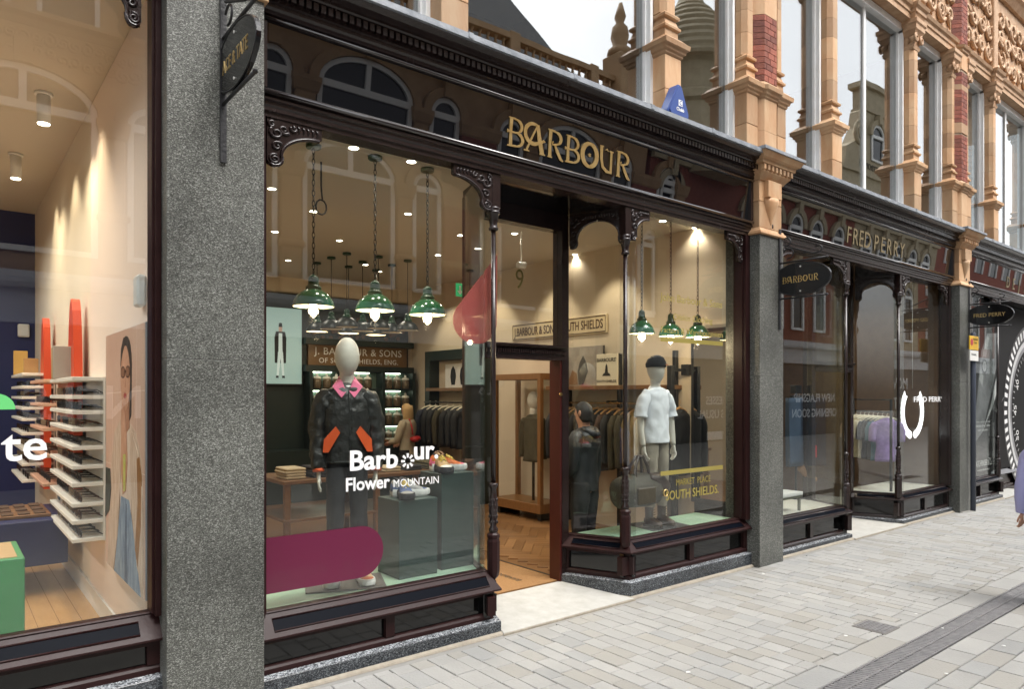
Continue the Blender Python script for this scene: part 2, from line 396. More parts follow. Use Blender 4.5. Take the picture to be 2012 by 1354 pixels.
# ------------------------------------------------------------------ ground
setm = mat('sandstone_sett', (.272,.27,.256), .74, var=(.318,.314,.298), vscale=1.6, bump=.45, bscale=60, rnd=.07)
setm2 = mat('warm_sandstone_sett', (.285,.275,.248), .74, var=(.272,.264,.242), vscale=1.6, bump=.45, bscale=60, rnd=.07)
setm3 = mat('blue_grey_sett', (.25,.252,.245), .74, var=(.285,.286,.275), vscale=1.6, bump=.45, bscale=60, rnd=.07)
jointm = mat('sandy_joint', (.235,.23,.215), .95, var=(.285,.278,.258), vscale=3, bump=.4, bscale=90)
gm = MB(); gm.add([(-60,-60,-.022),(90,-60,-.022),(90,60,-.022),(-60,60,-.022)], [(0,1,2,3)])
ground = struct('ground', gm, jointm)
pav = struct('pavement', MB().box(-8,17,-11.0,.02,-.20,-.0125), jointm)
def sett_poly(mb, x0, x1, y0, y1, zt, zb=-.03, b=.0035):
    j = lambda: R.uniform(-.0025,.0025)
    c = [(x0+j(),y0+j()),(x1+j(),y0+j()),(x1+j(),y1+j()),(x0+j(),y1+j())]
    cx, cy = (x0+x1)/2, (y0+y1)/2
    tz = [zt+R.uniform(-.0016,.0016) for _ in range(4)]
    top = [(p[0]+(b if p[0] < cx else -b), p[1]+(b if p[1] < cy else -b), tz[i]) for i, p in enumerate(c)]
    mid = [(p[0], p[1], tz[i]-.005) for i, p in enumerate(c)]; bot = [(p[0], p[1], zb) for p in c]
    mb.add(top+mid+bot, [(0,1,2,3)]+[(i+4, (i+1) % 4+4, (i+1) % 4, i) for i in range(4)]+[(i+8, (i+1) % 4+8, (i+1) % 4+4, i+4) for i in range(4)])
def pix(p):
    d = Vector(p) - CAMP; z = d.x*sa + d.y*ca; x = d.x*ca - d.y*sa
    return (U0 + F*x/z, V0 - F*d.z/z, z) if z > .1 else (-9999, -9999, z)
setts = []; X = .3
while X < 16.5:
    wx = R.uniform(.105, .15); y = -.10 - R.uniform(0, .16)
    yend = -1.72
    setts.append((X, X+wx-.0045, y+.0, -.095)) if y < -.13 else None
    while y > yend:
        ln = R.uniform(.15, .25); y2 = max(y-ln, yend)
        if y - y2 > .05: setts.append((X, X+wx-.0045, y2+.0045, y))
        y = y2
    X += wx
# slabs lining the channel, and the coarser paving beyond it
X = .3
while X < 16.5:
    ln = R.uniform(.28,.5); setts.append((X, X+ln-.006, -1.90, -1.727)); X += ln
X = .3
while X < 16.5:
    ln = R.uniform(.28,.5); setts.append((X, X+ln-.006, -2.29, -2.118)); X += ln
y = -2.297; row = 0
while y > -4.4:
    X = .3 + R.uniform(0,.3); wy = R.uniform(.15,.2)
    while X < 16.5:
        ln = R.uniform(.2,.36); setts.append((X, X+ln-.008, y-wy+.008, y)); X += ln
    y -= wy
vis = []
for s in setts:
    u, v, z = pix(((s[0]+s[1])/2, (s[2]+s[3])/2, 0))
    if z > .5 and -60 < u < 2080 and v < 1420: vis.append((z, s))
vis.sort(key=lambda q: q[0])
sm_all = [setm]*6 + [setm2]*2 + [setm3]*1
def jz(s): return R.uniform(-.0025,.0005)
for z, s in vis[:290]:
    mb = MB(); sett_poly(mb, s[0], s[1], s[2], s[3], jz(s)); part('sett', mb, R.choice(sm_all), pav)
rest = {}
for z, s in vis[290:]:
    m_ = R.choice(sm_all); sett_poly(rest.setdefault(m_.name, MB()), s[0], s[1], s[2], s[3], jz(s))
for k, mb in rest.items(): part('setts', mb, MATS[k], pav, kind='stuff')
# channel drain: two rows of slotted cast iron
dm = mat('cast_iron_grating', (.13,.128,.132), .6, metal=.1, var=(.20,.195,.195), vscale=14, bump=.5, bscale=90)
dk = mat('drain_dark', (.006,.006,.006), .9)
X0, X1 = 1.5, 16.0
dr = thing('channel_drain', 'dark cast iron channel drain with slotted grating running along the paving', 'drain', (5,-2.01,0))
part('trough', MB().box(X0, X1, -2.108, -1.908, -.06, -.011), dk, dr)
mb = MB(); mb.box(X0, X1, -2.108, -2.098, -.02, .001).box(X0, X1, -1.918, -1.908, -.02, .001).box(X0, X1, -2.016, -2.0, -.02, .0005); part('edge_rail', mb, dm, dr)
bar = MB(); bar.box(-.011,.011,-.045,.045,-.02,0,.003); bme = bar.mesh('grating_bar', dm)
nb = 0; rb = MB(); x = X0+.02
while x < X1-.02:
    for yc in (-1.96,-2.057):
        u, v, z = pix((x, yc, 0))
        if nb < 240 and -20 < u < 2030 and v < 1370:
            inst('grating_bar', bme, dr, (x, yc, 0), (0,0,rad(24))); nb += 1
        elif u < 2100 and z > 0: rb.box(x-.011, x+.011, yc-.04, yc+.04, -.02, 0)
    x += .036
part('grating_bars', rb, dm, dr, kind='stuff')
cv = thing('access_cover', 'small square patterned metal cover set among the grey setts', 'cover', (5.32,-1.62,0))
part('frame', MB().box(5.20,5.44,-1.74,-1.50,-.03,.002), mat('cover_frame', (.16,.15,.14), .7), cv)
mb = MB().box(5.215,5.425,-1.725,-1.515,-.02,.0045)
for i in range(6):
    for k in range(6):
        mb.lathe([(.012,.004),(.008,.008)], (5.235+i*.034, -1.705+k*.034, 0), 6)
part('lid', mb, dm, cv)
gum = mat('trodden_gum', (.62,.62,.60), .8)
for (u, v) in ((1662,1250),(1550,1167),(1852,1235),(1772,1320),(1800,1207),(1972,1270),(1352,1322),(1860,1325),(1690,1120),(1500,1128),(1620,1066)):
    p = onZ(u, v, .001); a = R.uniform(0,3); r = R.uniform(.008,.016)
    one('gum_spot', MB().prz([(p.x+r*math.cos(t*.8)*R.uniform(.7,1.2), p.y+r*math.sin(t*.8)*R.uniform(.7,1.2)) for t in range(8)], .0005, .0035), gum, 'pale flattened gum spot on the paving', 'gum', 'gum spots on the paving')
# ------------------------------------------------------------------ shopfronts
ZL = 3.285                                   # head of the shop windows
def seg(p0, p1):
    a = Vector(p0); b = Vector(p1); d = (b-a).normalized(); return a, b, d, Vector((d.y, -d.x))
def seg_box(mb, p0, p1, t0, t1, o0, o1, z0, z1):
    a, b, d, n = seg(p0, p1)
    q = [a+d*t0+n*o0, a+d*t1+n*o0, a+d*t1+n*o1, a+d*t0+n*o1]
    mb.hexa([(p.x,p.y,z0) for p in q], [(p.x,p.y,z1) for p in q]); return mb
def spiral(cx, cy, r0, r1, a0, turns, n=26):
    return [(cx+(r0+(r1-r0)*i/n)*math.cos(a0+turns*2*math.pi*i/n), cy+(r0+(r1-r0)*i/n)*math.sin(a0+turns*2*math.pi*i/n)) for i in range(n+1)]
def bracket_mb(W=.33, Hh=.27):
    """corner bracket in local x (away from the post), z down from 0; front at y=-.03"""
    sc = lambda p: (p[0]*W, p[1]*Hh)
    out = [(0,0),(1,0),(1,-.24),(.95,-.27)] + [(.95-.70*math.sin(t)*1.0, -.27-.50*(1-math.cos(t))) for t in [rad(9*i) for i in range(1,11)]]
    out += [(.27,-.80),(.26,-.90),(.20,-.98),(.12,-1.0),(.04,-.97),(.0,-.90)]
    P = [sc(p) for p in out]
    m = MB(); m.pry(P, .018, -.018)
    rim = [sc(p) for p in out[3:-1]]
    f = MB(); f.tube([(x,-.018,z) for x, z in rim], .011, 6)
    f.tube([(x,-.02,z) for x, z in [sc(q) for q in spiral(.13,-.86,.105,.02,1.2,1.6)]], .0075, 6)
    for (cx, cy, r, a, tn) in ((.16,-.30,.13,2.2,1.3),(.30,-.20,.10,-.5,-1.2),(.17,-.58,.10,.5,1.2),(.08,-.14,.07,1.0,1.2),(.48,-.14,.07,2.6,1.0)):
        f.tube([(x,-.02,z) for x, z in [sc(q) for q in spiral(cx,cy,r,r*.2,a,tn,18)]], [.011-.006*i/18 for i in range(19)], 6)
    for i in range(6):
        a = .45+.085*i; f.tube([(x,-.02,z) for x, z in [sc(q) for q in ((a,-.05),(a+.05,-.11),(a+.03,-.2))]], [.004,.009,.003], 6)
    return m, f
def column_mb(x, y, zb, zt):
    b = MB(); ZL = zt; dz_ = zt-3.285
    b.box(x-.036, x+.036, y-.036, y+.036, 3.05+dz_, ZL)
    b.lathe([(.03,2.885),(.034,2.89),(.036,2.90),(.028,2.91),(.028,2.93),(.042,3.0),(.05,3.005),(.05,3.015),(.044,3.02),(.05,3.035),(.05,3.05)], (x,y,dz_), 16)
    b.lathe([(.018,1.0),(.018,2.885+dz_)], (x,y,0), 14)
    b.lathe([(.026,zb+.285),(.034,zb+.295),(.034,zb+.31),(.022,zb+.33),(.031,zb+.42),(.033,zb+.47),(.025,zb+.56),(.022,zb+.60),(.033,zb+.61),(.033,zb+.635),(.02,zb+.645),(.018,1.02)], (x,y,0), 16)
    r = MB()
    for k in range(9):                       # carved leaves on the swelling
        for s in range(5):
            t = 2*math.pi*k/9 + s*.35; z = zb+.36+s*.04
            r.lathe([(.003,-.012),(.0065,0),(.003,.012)], (x+.029*math.cos(t), y+.029*math.sin(t), z), 5)
    k = MB(); k.lathe([(.010,zb-.06),(.036,zb-.03),(.044,zb),(.046,zb+.02),(.046,zb+.22),(.040,zb+.24),(.046,zb+.25),(.046,zb+.27),(.03,zb+.285)], (x,y,0), 8, smooth=False)
    return b, r, k
TERR = thing('terrazzo_step', 'speckled white terrazzo entrance ramp under the lobby with the fibre doormat', 'step', (3.8,.3,0))
terrz = mat('white_terrazzo', (.47,.465,.435), .5, var=(.385,.378,.345), vscale=9, bump=.15, bscale=120)
tedge = mat('step_edge_grit', (.33,.295,.235), .9, var=(.25,.22,.175), vscale=14, bump=.6, bscale=60)
BR = {}
def shopfront(name, label, x0, xa, xb, x1, zl, zr, dz, fascia=True, dark=paint, left=True, right=True, up=0.0):
    ZL = 3.285 + up
    t = thing(name, label, 'shopfront', ((x0+x1)/2, .05, 0))
    PL = [(x0,0),(xa,0),(xa+dz[0],dz[1])]; PR = [(xb-dz[0],dz[1]),(xb,0),(x1,0)]
    for path, zz, on in ((PL, zl, left), (PR, zr, right)):
        if not on: continue
        zp, zs, zt = zz
        part('plinth', MB().sweep(path, [(0,-.05),(0,zp-.004),(-.004,zp),(-.2,zp),(-.2,-.05)]), pl_gran, t)
        part('plinth_sky_sheen', MB().sweep(path, [(-.002,zp+.0005),(-.004,zp+.004),(-.05,zp+.012),(-.12,zp+.012),(-.12,zp+.0005)]), pl_sheen, t)  # thin slab added on the plinth to carry the painted sky sheen
        part('mortar_fillet', MB().sweep(path if path is PR else path[:2], [(.0,-.01),(.0,.012),(.022,.003),(.028,-.01)]), tedge, t)
        zb = zp+.012
        mb = MB().sweep(path, [(-.048,zb),(-.048,zb+.028),(-.058,zb+.040),(-.066,zb+.045),(-.11,zb+.045),(-.11,zb)]); part('bottom_rail', mb, dark, t)
        mb = MB().sweep(path, [(-.05,zs-.03),(-.05,zs),(-.11,zs),(-.11,zs-.03)]); part('top_rail', mb, dark, t)
        L = [(Vector(path[i+1])-Vector(path[i])).length for i in range(2)]
        for i in range(2):
            p0, p1 = path[i], path[i+1]; l = L[i]; main = l > 1.0
            cuts = [0, l/2, l] if main else [0, l]
            for q, c in enumerate(cuts):
                wd = .032
                lo = max(0, c-wd) + (.002 if q == 0 else 0); hi = min(l, c+wd)
                if q == 0: lo = 0 if i == 0 else -.05; hi = lo + .05 + (.04 if i else 0)
                if q == len(cuts)-1: hi = l if i == 1 else l+.0; lo = l-.06
                part('stile', seg_box(MB(), p0, p1, lo, hi, -.11, -.052, zb+.045, zs-.03), dark, t)
            for q in range(len(cuts)-1):
                part('panel', seg_box(MB(), p0, p1, cuts[q]+.0, cuts[q+1], -.13, -.082, zb+.02, zs-.01), blackpanel, t)
        # sloping sill with inset strip
        sl_ = part('sill', MB().sweep(path, [(-.005,zs),(.004,zs+.006),(.004,zs+.016),(-.09,zt-.014),(-.086,zt-.006),(-.092,zt),(-.15,zt),(-.15,zs)]), dark, t)
        for i in range(2):
            p0, p1 = path[i], path[i+1]; l = L[i]; a, b, d, n = seg(p0, p1)
            a0, a1 = (.10, l-.09) if l > 1 else (.09, l-.11)
            if i == 1 and l > 1: a0, a1 = .09, l-.10
            def sp(tt, k, lift):     # point on the slope
                o = .004 + (-.094)*k; z = zs+.016 + (zt-.03-zs)*k
                nn = Vector((n.x*.83, n.y*.83, .55))
                p = a + d*tt + n*o; return Vector((p.x,p.y,z)) + nn*lift
            f = [sp(a0,.24,.0015), sp(a1,.24,.0015), sp(a1,.76,.0015), sp(a0,.76,.0015)]
            g = [p - Vector((n.x*.83, n.y*.83, .55))*.01 for p in f]
            part('inset_strip', MB().hexa(g, f), strip, sl_)
            part('inset_bead', MB().tube([p + Vector((0,0,.001)) for p in f], .006, 6, closed=True), dark, sl_)
        # glass, one pane per side
        for i in range(2):
            e0 = .02 if i == 0 and path is PL else .0
            part('pane', seg_box(MB(), path[i], path[i+1], e0, L[i]-(.0), -.128, -.120, zt-.004, ZL+.004), shopglass, t)
        z0 = zt
        # end frame against the pillar
        if path is PL: mb = MB().box(x0+.001, x0+.045, .018, .15, zt-.01, ZL).box(x0+.045, x0+.062, .05, .15, zt, ZL)
        else: ew = .028 if up else .075; mb = MB().box(x1-ew, x1-.001, .018, .15, zt-.01, ZL).box(x1-ew-.012, x1-ew, .05, .15, zt, ZL)
        part('end_frame', mb, dark, t)
        # jamb at the door
        j = path[2] if path is PL else path[0]
        jx = (j[0]-.115, j[0]-.005) if path is PL else (j[0]+.005, j[0]+.085)
        if path is PL: jx = (j[0]-.10, j[0]-.01)
        part('jamb', MB().box(jx[0], jx[1], dz[1]-.01, dz[1]+.11, .02, ZL), paintdk, t)
        c = (xa-.012, .075) if path is PL else (xb+.012, .075)
        b_, r_, k_ = column_mb(c[0], c[1], zt-.02, ZL)
        cc = part('column', b_, paintdk, t); part('carving', r_, paintdk, cc); part('column_base', k_, dark, t)
    # beam, fascia, cornice
    part('architrave', MB().sweep([(x0,0),(x1,0)], [(-.15,ZL),(-.025,ZL),(-.025,3.31+up),(-.012,3.316+up),(-.012,3.335+up),(-.004,3.345+up),(-.004,3.362+up),(.012,3.37+up),(.012,3.384+up),(.004,3.39+up),(.004,3.432+up),(-.15,3.432+up)]), paintdk, t)
    fz0, fz1 = 3.432+up, 3.808+up
    part('fascia_panel', MB().sweep([(x0+.03,0),(x1-.03,0)], [(-.10,fz0),(-.020,fz0),(.008,fz1),(-.10,fz1)]), blackglass, t)
    bd = MB()
    bd.tube([(x0+.005,-.016,3.41+up),(x1-.005,-.016,3.41+up)], .018, 12); part('fascia_bead', bd, beadm, t)
    bd = MB(); bd.tube([(x0+.005,-.022,3.822+up),(x1-.005,-.022,3.822+up)], .014, 12); part('fascia_bead', bd, beadm, t)
    for xx in (x0+.022, x1-.022):
        part('fascia_end', MB().box(xx-.02, xx+.02, -.02, .1, 3.432+up, 3.81+up), paintdk, t)
    co = part('cornice', MB().sweep([(x0-.001,0),(x1+.001,0)], [(-.15,3.808+up),(.015,3.808+up),(.018,3.835+up),(.034,3.842+up),(.04,3.862+up),(.055,3.872+up),(.055,3.895+up),(.066,3.90+up),(.066,3.962+up),(.10,3.966+up),(.108,3.975+up),(.108,3.992+up),(.125,3.998+up),(.15,4.005+up),(.178,4.02+up),(.19,4.032+up),(-.15,4.032+up)]), paintdk, t)
    dn = MB(); x = x0+.03
    while x < x1-.03: dn.box(x-.0145, x+.0145, -.102, -.06, 3.912+up, 3.957+up); x += .0445
    part('dentils', dn, paintdk, co, kind='stuff')
    ld = MB().sweep([(x0-.002,0),(x1+.002,0)], [(.197,4.028+up),(.207,4.030+up),(.207,4.068+up),(.19,4.076+up),(-.2,4.10+up),(-.2,4.028+up)])
    x = x0+.5
    while x < x1-.2:
        ld.sweep([(x,0),(x+.035,0)], [(.2,4.036+up),(.211,4.036+up),(.211,4.072+up),(.19,4.082+up),(-.1,4.104+up),(-.1,4.036+up)]); x += R.uniform(.75,.95)
    part('lead_flashing', ld, lead, t)
    # carved corner brackets
    def addbr(org, ax):
        m, f = bracket_mb(); put(m, org, ax); put(f, org, ax)
        o = part('bracket', m, paintdk, t); part('carving', f, paintdk, o)
    if left:
        addbr((x0+.06, .05, ZL), (1,0,0)); addbr((xa-.045, .075, ZL), (-1,0,0)) if False else None
    if left: 
        m, f = bracket_mb()
        for mm in (m, f): mm.xf(lambda p: (xa-.048-p[0], .06+p[1], ZL+p[2]))
        o = part('bracket', m, paintdk, t); part('carving', f, paintdk, o)
    if right:
        m, f = bracket_mb(.24,.27)
        for mm in (m, f): mm.xf(lambda p: (xb+.048+p[0], .06+p[1], ZL+p[2]))
        o = part('bracket', m, paintdk, t); part('carving', f, paintdk, o)
        m, f = bracket_mb(.26,.27)
        for mm in (m, f): mm.xf(lambda p: (x1-.09-p[0], .06+p[1], ZL+p[2]))
        o = part('bracket', m, paintdk, t); part('carving', f, paintdk, o)
        a, b, d, n = seg(PR[0], PR[1]); l = (b-a).length
        for s_, o_ in ((1, .06), (-1, l-.05)):
            m, f = bracket_mb(.27,.30)
            for mm in (m, f): mm.xf(lambda p: (a.x+d.x*(o_+s_*p[0])-n.x*(.06+p[1]), a.y+d.y*(o_+s_*p[0])-n.y*(.06+p[1]), ZL+p[2]))
            o = part('bracket', m, paintdk, t); part('carving', f, paintdk, o)
    if left and right:
        # lobby soffit, door head, transom and fanlight
        jx0, jx1 = xa+dz[0]-.01, xb-dz[0]+.005; y = dz[1]
        part('soffit', MB().prz([(xa-.02,.14),(xb+.02,.14),(xb-dz[0]+.1,y+.1),(xa+dz[0]-.1,y+.1)], ZL+.003, ZL+.05), blackpanel, t)
        part('door_head', MB().box(jx0, jx1, y, y+.10, 3.14, ZL+.002), paintdk, t)
        part('door_transom', MB().sweep([(jx0-.005, y),(jx1+.02, y)], [(-.10,2.0),(.02,2.0),(.02,2.045),(.03,2.05),(.03,2.085),(.055,2.10),(.07,2.112),(.07,2.125),(-.10,2.135)]), paintdk, t)
        dn = MB(); x = jx0+.02
        while x < jx1-.01: dn.box(x-.007, x+.007, y-.043, y-.03, 2.052, 2.084); x += .024
        part('dentils', dn, paintdk, t, kind='stuff')
        part('fanlight_pane', MB().box(jx0, jx1, y+.05, y+.058, 2.13, 3.145), shopglass, t)
    return t
SF1 = shopfront('shopfront', 'dark maroon shopfront with splayed doorway and gilt letters on a glossy black fascia', 1.381, 3.106, 4.485, 6.27, (.085,.30,.444), (.12,.36,.468), (.25,.59))
SF2 = shopfront('shopfront', 'dark brown shopfront with pale worn fascia letters between the two farther granite pillars', 6.70, 8.38, 9.80, 11.46, (.05,.305,.39), (.05,.305,.39), (.25,.59), dark=paintdk)
SF3 = shopfront('shopfront', 'shopfront beyond the last granite pillar with windows covered by a watch advert', 11.92, 13.6, 15.0, 16.7, (.05,.305,.39), (.05,.305,.39), (.25,.59), dark=paintdk, right=False)
SF0 = shopfront('shopfront', 'cropped dark shopfront with large window showing a spectacles display inside', -3.9, -2.2, -.78, .887, (.24,.43,.565), (.24,.43,.565), (.25,.59), up=.57)
# gilt fascia letters, each a letter of its own
boxes = [('B',999,1029),('A',1031,1071),('R',1076,1106),('B',1112,1139),('O',1141,1176),('U',1178,1206),('R',1211,1237)]
for ch, u0, u1 in boxes:
    xl, xr = XY(u0, 0), XY(u1, 0)
    g = deco_glyph(ch, xr-xl, .20)
    g.xf(lambda p: (xl+p[0], p[1]+.0155-.028*(p[2]+.07)/.376, 3.502+p[2]))
    part('letter', g, gilt, SF1)
for ch, u0 in zip('FRED PERRY', [1664,1675.5,1688,1698,0,1717.5,1731,1742.5,1755.5,1768]):
    if ch == ' ': continue
    g = text_mb(ch, .275, .004, xs=.92); g.xf(lambda p: (XY(u0,0)+p[0], p[1]+.0145-.028*(p[2]+.06)/.376, 3.49+p[2]))
    part('letter', g, gilt2, SF2)
for i, ch in enumerate('DEJA'):
    g = text_mb(ch, .27, .004, xs=.9); g.xf(lambda p: (XY(1978,0)+i*.31+p[0], p[1]+.0145-.028*(p[2]+.06)/.376, 3.49+p[2]))
    part('letter', g, gilt2, SF3)
# small name strips on the sills
def sill_word(t, u, v, wd, z, slope_up=Vector((0,.6,.8))):
    p = onY(u, v, .045); g = MB(); x = 0
    for ch, w_ in zip('BARBOUR', (.8,1,.8,.8,1,.85,.8)):
        gg = deco_glyph(ch, w_*wd, wd*1.15); gg.xf(lambda q: (q[0]+x, q[1], q[2])); g.add(gg.v, gg.f); x += w_*wd*1.18
    put(g, p, (1,0,0), slope_up); part('lettering', g, gilt2, t)
sill_word(SF1, 742, 1190, .026, 0); sill_word(SF1, 1354, 1056, .026, 0)
# ------------------------------------------------------------------ entrance ramps
def ramp(parent, xa, xb, y1, zt):
    p = part('slab', MB().add([(xa+.0,-.03,.004),(xb,-.03,.004),(xb-.25,y1,zt),(xa+.25,y1,zt),(xa+.0,-.03,-.02),(xb,-.03,-.02),(xb-.25,y1,-.02),(xa+.25,y1,-.02)], [(0,1,2,3),(0,4,5,1),(1,5,6,2),(3,7,4,0)]), terrz, parent)
    part('edge', MB().prz([(xa-.01,-.045),(xb+.0,-.05),(xb,-.03),(xa,-.03)], -.02, .001), tedge, parent)
ramp(TERR, 3.106, 4.485, .60, .06)
T2 = thing('terrazzo_step', 'white terrazzo entrance slab of the farther shop beside its pale window plinth', 'step', (9.1,.3,0)); ramp(T2, 8.38, 9.80, .60, .04)
T3 = thing('terrazzo_step', 'white entrance slab at the far right below the watch advert', 'step', (14.3,.3,0)); ramp(T3, 13.6, 15.0, .60, .04)
# ------------------------------------------------------------------ granite pillars with terracotta capitals
def pillar(x0, x1, label, up=0.0):
    t = thing('granite_pillar', label, 'pillar', ((x0+x1)/2, 0, 0), 'granite pillars between the shopfronts')
    yf = -.09; c = (x0+x1)/2; hw = (x1-x0)/2
    for za, zb in ((-.01,1.884),(1.886,3.29+up)): part('shaft', MB().bbox(x0, x1, yf, .30, za, zb, .002), pil_gran, t)
    if up:
        part('block', MB().bbox(x0-.02, x1+.02, yf-.02, .3, 3.29+up, 4.6, .004), terra, t); return t
    part('base_mould', MB().sweep([(x0-.02, .3),(x0-.02, yf-.02),(x1+.02, yf-.02),(x1+.02,.3)], [(0,3.29),(.006,3.30),(.0,3.325),(-.012,3.335),(-.02,3.355),(-.035,3.362),(-.2,3.362),(-.2,3.29)][::1]), terra, t)
    part('block', MB().bbox(x0+.012, x1-.012, yf+.012, .3, 3.362, 3.62, .004), terra, t)
    part('block', MB().bbox(x0+.012, x1-.012, yf+.012, .3, 3.623, 3.83, .004), terra, t)
    part('block', MB().bbox(c-hw*.56, c+hw*.56, yf-.04, yf+.02, 3.665, 3.83, .004), terra, t)
    pr = [(.003,3.40),(.018,3.43),(.05,3.50),(.085,3.57),(.105,3.62),(.11,3.664)]
    mb = MB(); n = 12; rs = []
    for r, z in pr: rs.append([(c-r*1.02*math.cos(math.pi*i/n), yf+.014-r*.6*math.sin(math.pi*i/n), z) for i in range(n+1)] + [(c+r*1.02, yf+.06, z), (c-r*1.02, yf+.06, z)])
    mb.rings(rs); part('corbel', mb, terra, t)
    part('bolt', MB().lathe([(.008,0),(.006,.04)], (c, yf-.01, 3.37), 6), iron, t)
    P = [(x0-.0,.3),(x0-.0,yf),(x1+.0,yf),(x1,.3)]
    cap = part('capital', MB().sweep(P, [(.0,3.83),(.008,3.845),(.02,3.86),(.045,3.888),(.05,3.895),(.05,3.962),(.085,3.965),(.09,4.0),(.12,4.012),(.135,4.035),(.15,4.06),(-.1,4.06),(-.1,3.83)]), terra, t)
    dm_ = MB().bbox(-.017,.017,-.017,.017,0,.05,.002).mesh('dentil', terra)
    for i in range(8): inst('dentil', dm_, cap, (x0-.03+(x1-x0+.06)*i/7, yf-.064, 3.905))
    for i in range(3): inst('dentil', dm_, cap, (x0-.064, yf-.02+.055*(i+.6), 3.905))
    part('lead_cap', MB().sweep(P, [(.155,4.062),(.16,4.064),(.16,4.092),(.13,4.10),(-.1,4.11),(-.1,4.062)]), lead, t)
    return t
pillar(.887, 1.381, 'wide near granite pillar carrying a bracket sign at the left', .57)
pillar(6.27, 6.70, 'granite pillar with terracotta capital between the two main shopfronts')
pillar(11.46, 11.90, 'farthest granite pillar with terracotta capital at the right')
# ------------------------------------------------------------------ upper storey
UP = thing('terrace_building', 'buff terracotta and red brick upper storey with tall white windows above the shops', 'building', (6.5,.2,4.0))
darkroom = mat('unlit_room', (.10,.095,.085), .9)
block_n = 0
def pier_block(mb): return part('block', mb, terra, UP)
def small_pier(x0, x1, top=6.66):
    y0, y1 = -.05, .16; z = 4.10
    for z1 in (4.36, 4.66): pier_block(MB().bbox(x0, x1, y0, y1, z+.001, z1-.002, .004)); z = z1
    P = [(x0,y1),(x0,y0),(x1,y0),(x1,y1)]
    part('pier_mould', MB().sweep(P, [(.0,4.66),(.012,4.672),(.012,4.69),(.03,4.70),(.035,4.725),(.055,4.735),(.06,4.775),(.045,4.785),(.0,4.83),(-.05,4.835),(-.05,4.66)]), terra, UP)
    part('pier_base', MB().sweep([(x0+.02,y1),(x0+.02,y0+.02),(x1-.02,y0+.02),(x1-.02,y1)], [(0,4.835),(0,4.90),(.018,4.91),(.02,4.93),(.0,4.95),(-.015,5.0),(.01,5.01),(.014,5.03),(-.005,5.05),(-.05,5.05),(-.05,4.835)]), terra, UP)
    z = 5.05; a = (x0+x1)/2; hw = (x1-x0)/2-.015
    while z < 6.28:
        z1 = min(z+R.uniform(.2,.26), 6.30)
        pier_block(MB().prz([(a-hw, y1),(a-hw, y0+.075),(a-hw*.55, y0+.025),(a+hw*.55, y0+.025),(a+hw, y0+.075),(a+hw, y1)], z+.001, z1-.002)); z = z1
    part('capital', MB().sweep(P, [(-.02,6.30),(-.01,6.34),(-.02,6.36),(-.02,6.46),(0,6.48),(.02,6.52),(.035,6.54),(.035,6.60),(.05,6.62),(.05,6.67),(-.06,6.67),(-.06,6.30)]), terra2, UP)
    for xx in (x0+.03, x1-.03):
        part('volute', MB().tube([(q[0], y0-.012, q[1]) for q in spiral(xx,6.43,.055,.012,1.6,1.8)], .014, 8).lathe([(.045,-.03),(.045,.05)], (xx, y0+.03, 6.43), 14, axis='y'), terra2, UP)
bricks = []
def big_pier(x0, x1, top=8.6):
    c = (x0+x1)/2; hw = (x1-x0)/2; yb, yf = .16, -.075
    def plan(g): return [(c-hw-.0+g, yb),(c-hw+g, yf+.10-g*.5),(c-hw*.55+g*.4, yf+g),(c+hw*.55-g*.4, yf+g),(c+hw-g, yf+.10-g*.5),(c+hw-g, yb)]
    z = 4.112
    for z1 in (4.34, 4.66): pier_block(MB().prz(plan(0), z, z1-.003)); z = z1
    Q = plan(0)
    part('pier_mould', MB().sweep(Q, [(.0,4.66),(.012,4.672),(.012,4.69),(.03,4.70),(.035,4.725),(.055,4.735),(.06,4.775),(.045,4.785),(.0,4.83),(-.05,4.835),(-.05,4.66)]), terra, UP)
    zones = [('b',4.835,5.53),('t',5.53,5.68),('b',5.68,6.16),('t',6.16,6.24),('b',6.24,6.46),('t',6.46,6.70),('b',6.82,8.6)] if x0 > 9 else [('b',4.835,5.50),('t',5.50,5.9),('b',5.9,6.3),('t',6.3,6.7),('b',6.82,8.6)]
    part('brick_core', MB().prz(plan(.008), 4.835, 8.6), mortar, UP)
    Qs = plan(-.001)
    cham0 = (Vector(Qs[1]), Vector(Qs[2])); front = (Vector(Qs[2]), Vector(Qs[3])); cham1 = (Vector(Qs[3]), Vector(Qs[4]))
    for k, za, zb in zones:
        if k == 't':
            pier_block(MB().prz(plan(-.002), za+.002, zb-.002)); continue
        z = za; row = 0; bh = .0605
        while z + bh <= zb+.01:
            for (p, q), nn in ((cham0, 1), (front, (2 if row % 2 else 3)), (cham1, 1)):
                cuts = [0,1] if nn == 1 else ([0,.5,1] if nn == 2 else [0,.25,.75,1]); d = q-p; nrm = Vector((d.y,-d.x)).normalized()
                if nn > 1: off = R.uniform(-.08,.08); cuts = [0]+[cc+off for cc in cuts[1:-1]]+[1]
                for i in range(len(cuts)-1):
                    g = .0035/d.length
                    a = p+d*(cuts[i]+(g if i else 0)); b = p+d*(cuts[i+1]-(g if i < len(cuts)-2 else 0))
                    ins = -nrm*.03
                    bricks.append([(a,b,b+ins,a+ins), z+.003, z+bh-.003])
            z += bh; row += 1
    part('pier_band', MB().sweep(Q, [(0,6.70),(.02,6.72),(.02,6.75),(.04,6.765),(.05,6.80),(.0,6.82),(-.05,6.82),(-.05,6.70)]), terra, UP)
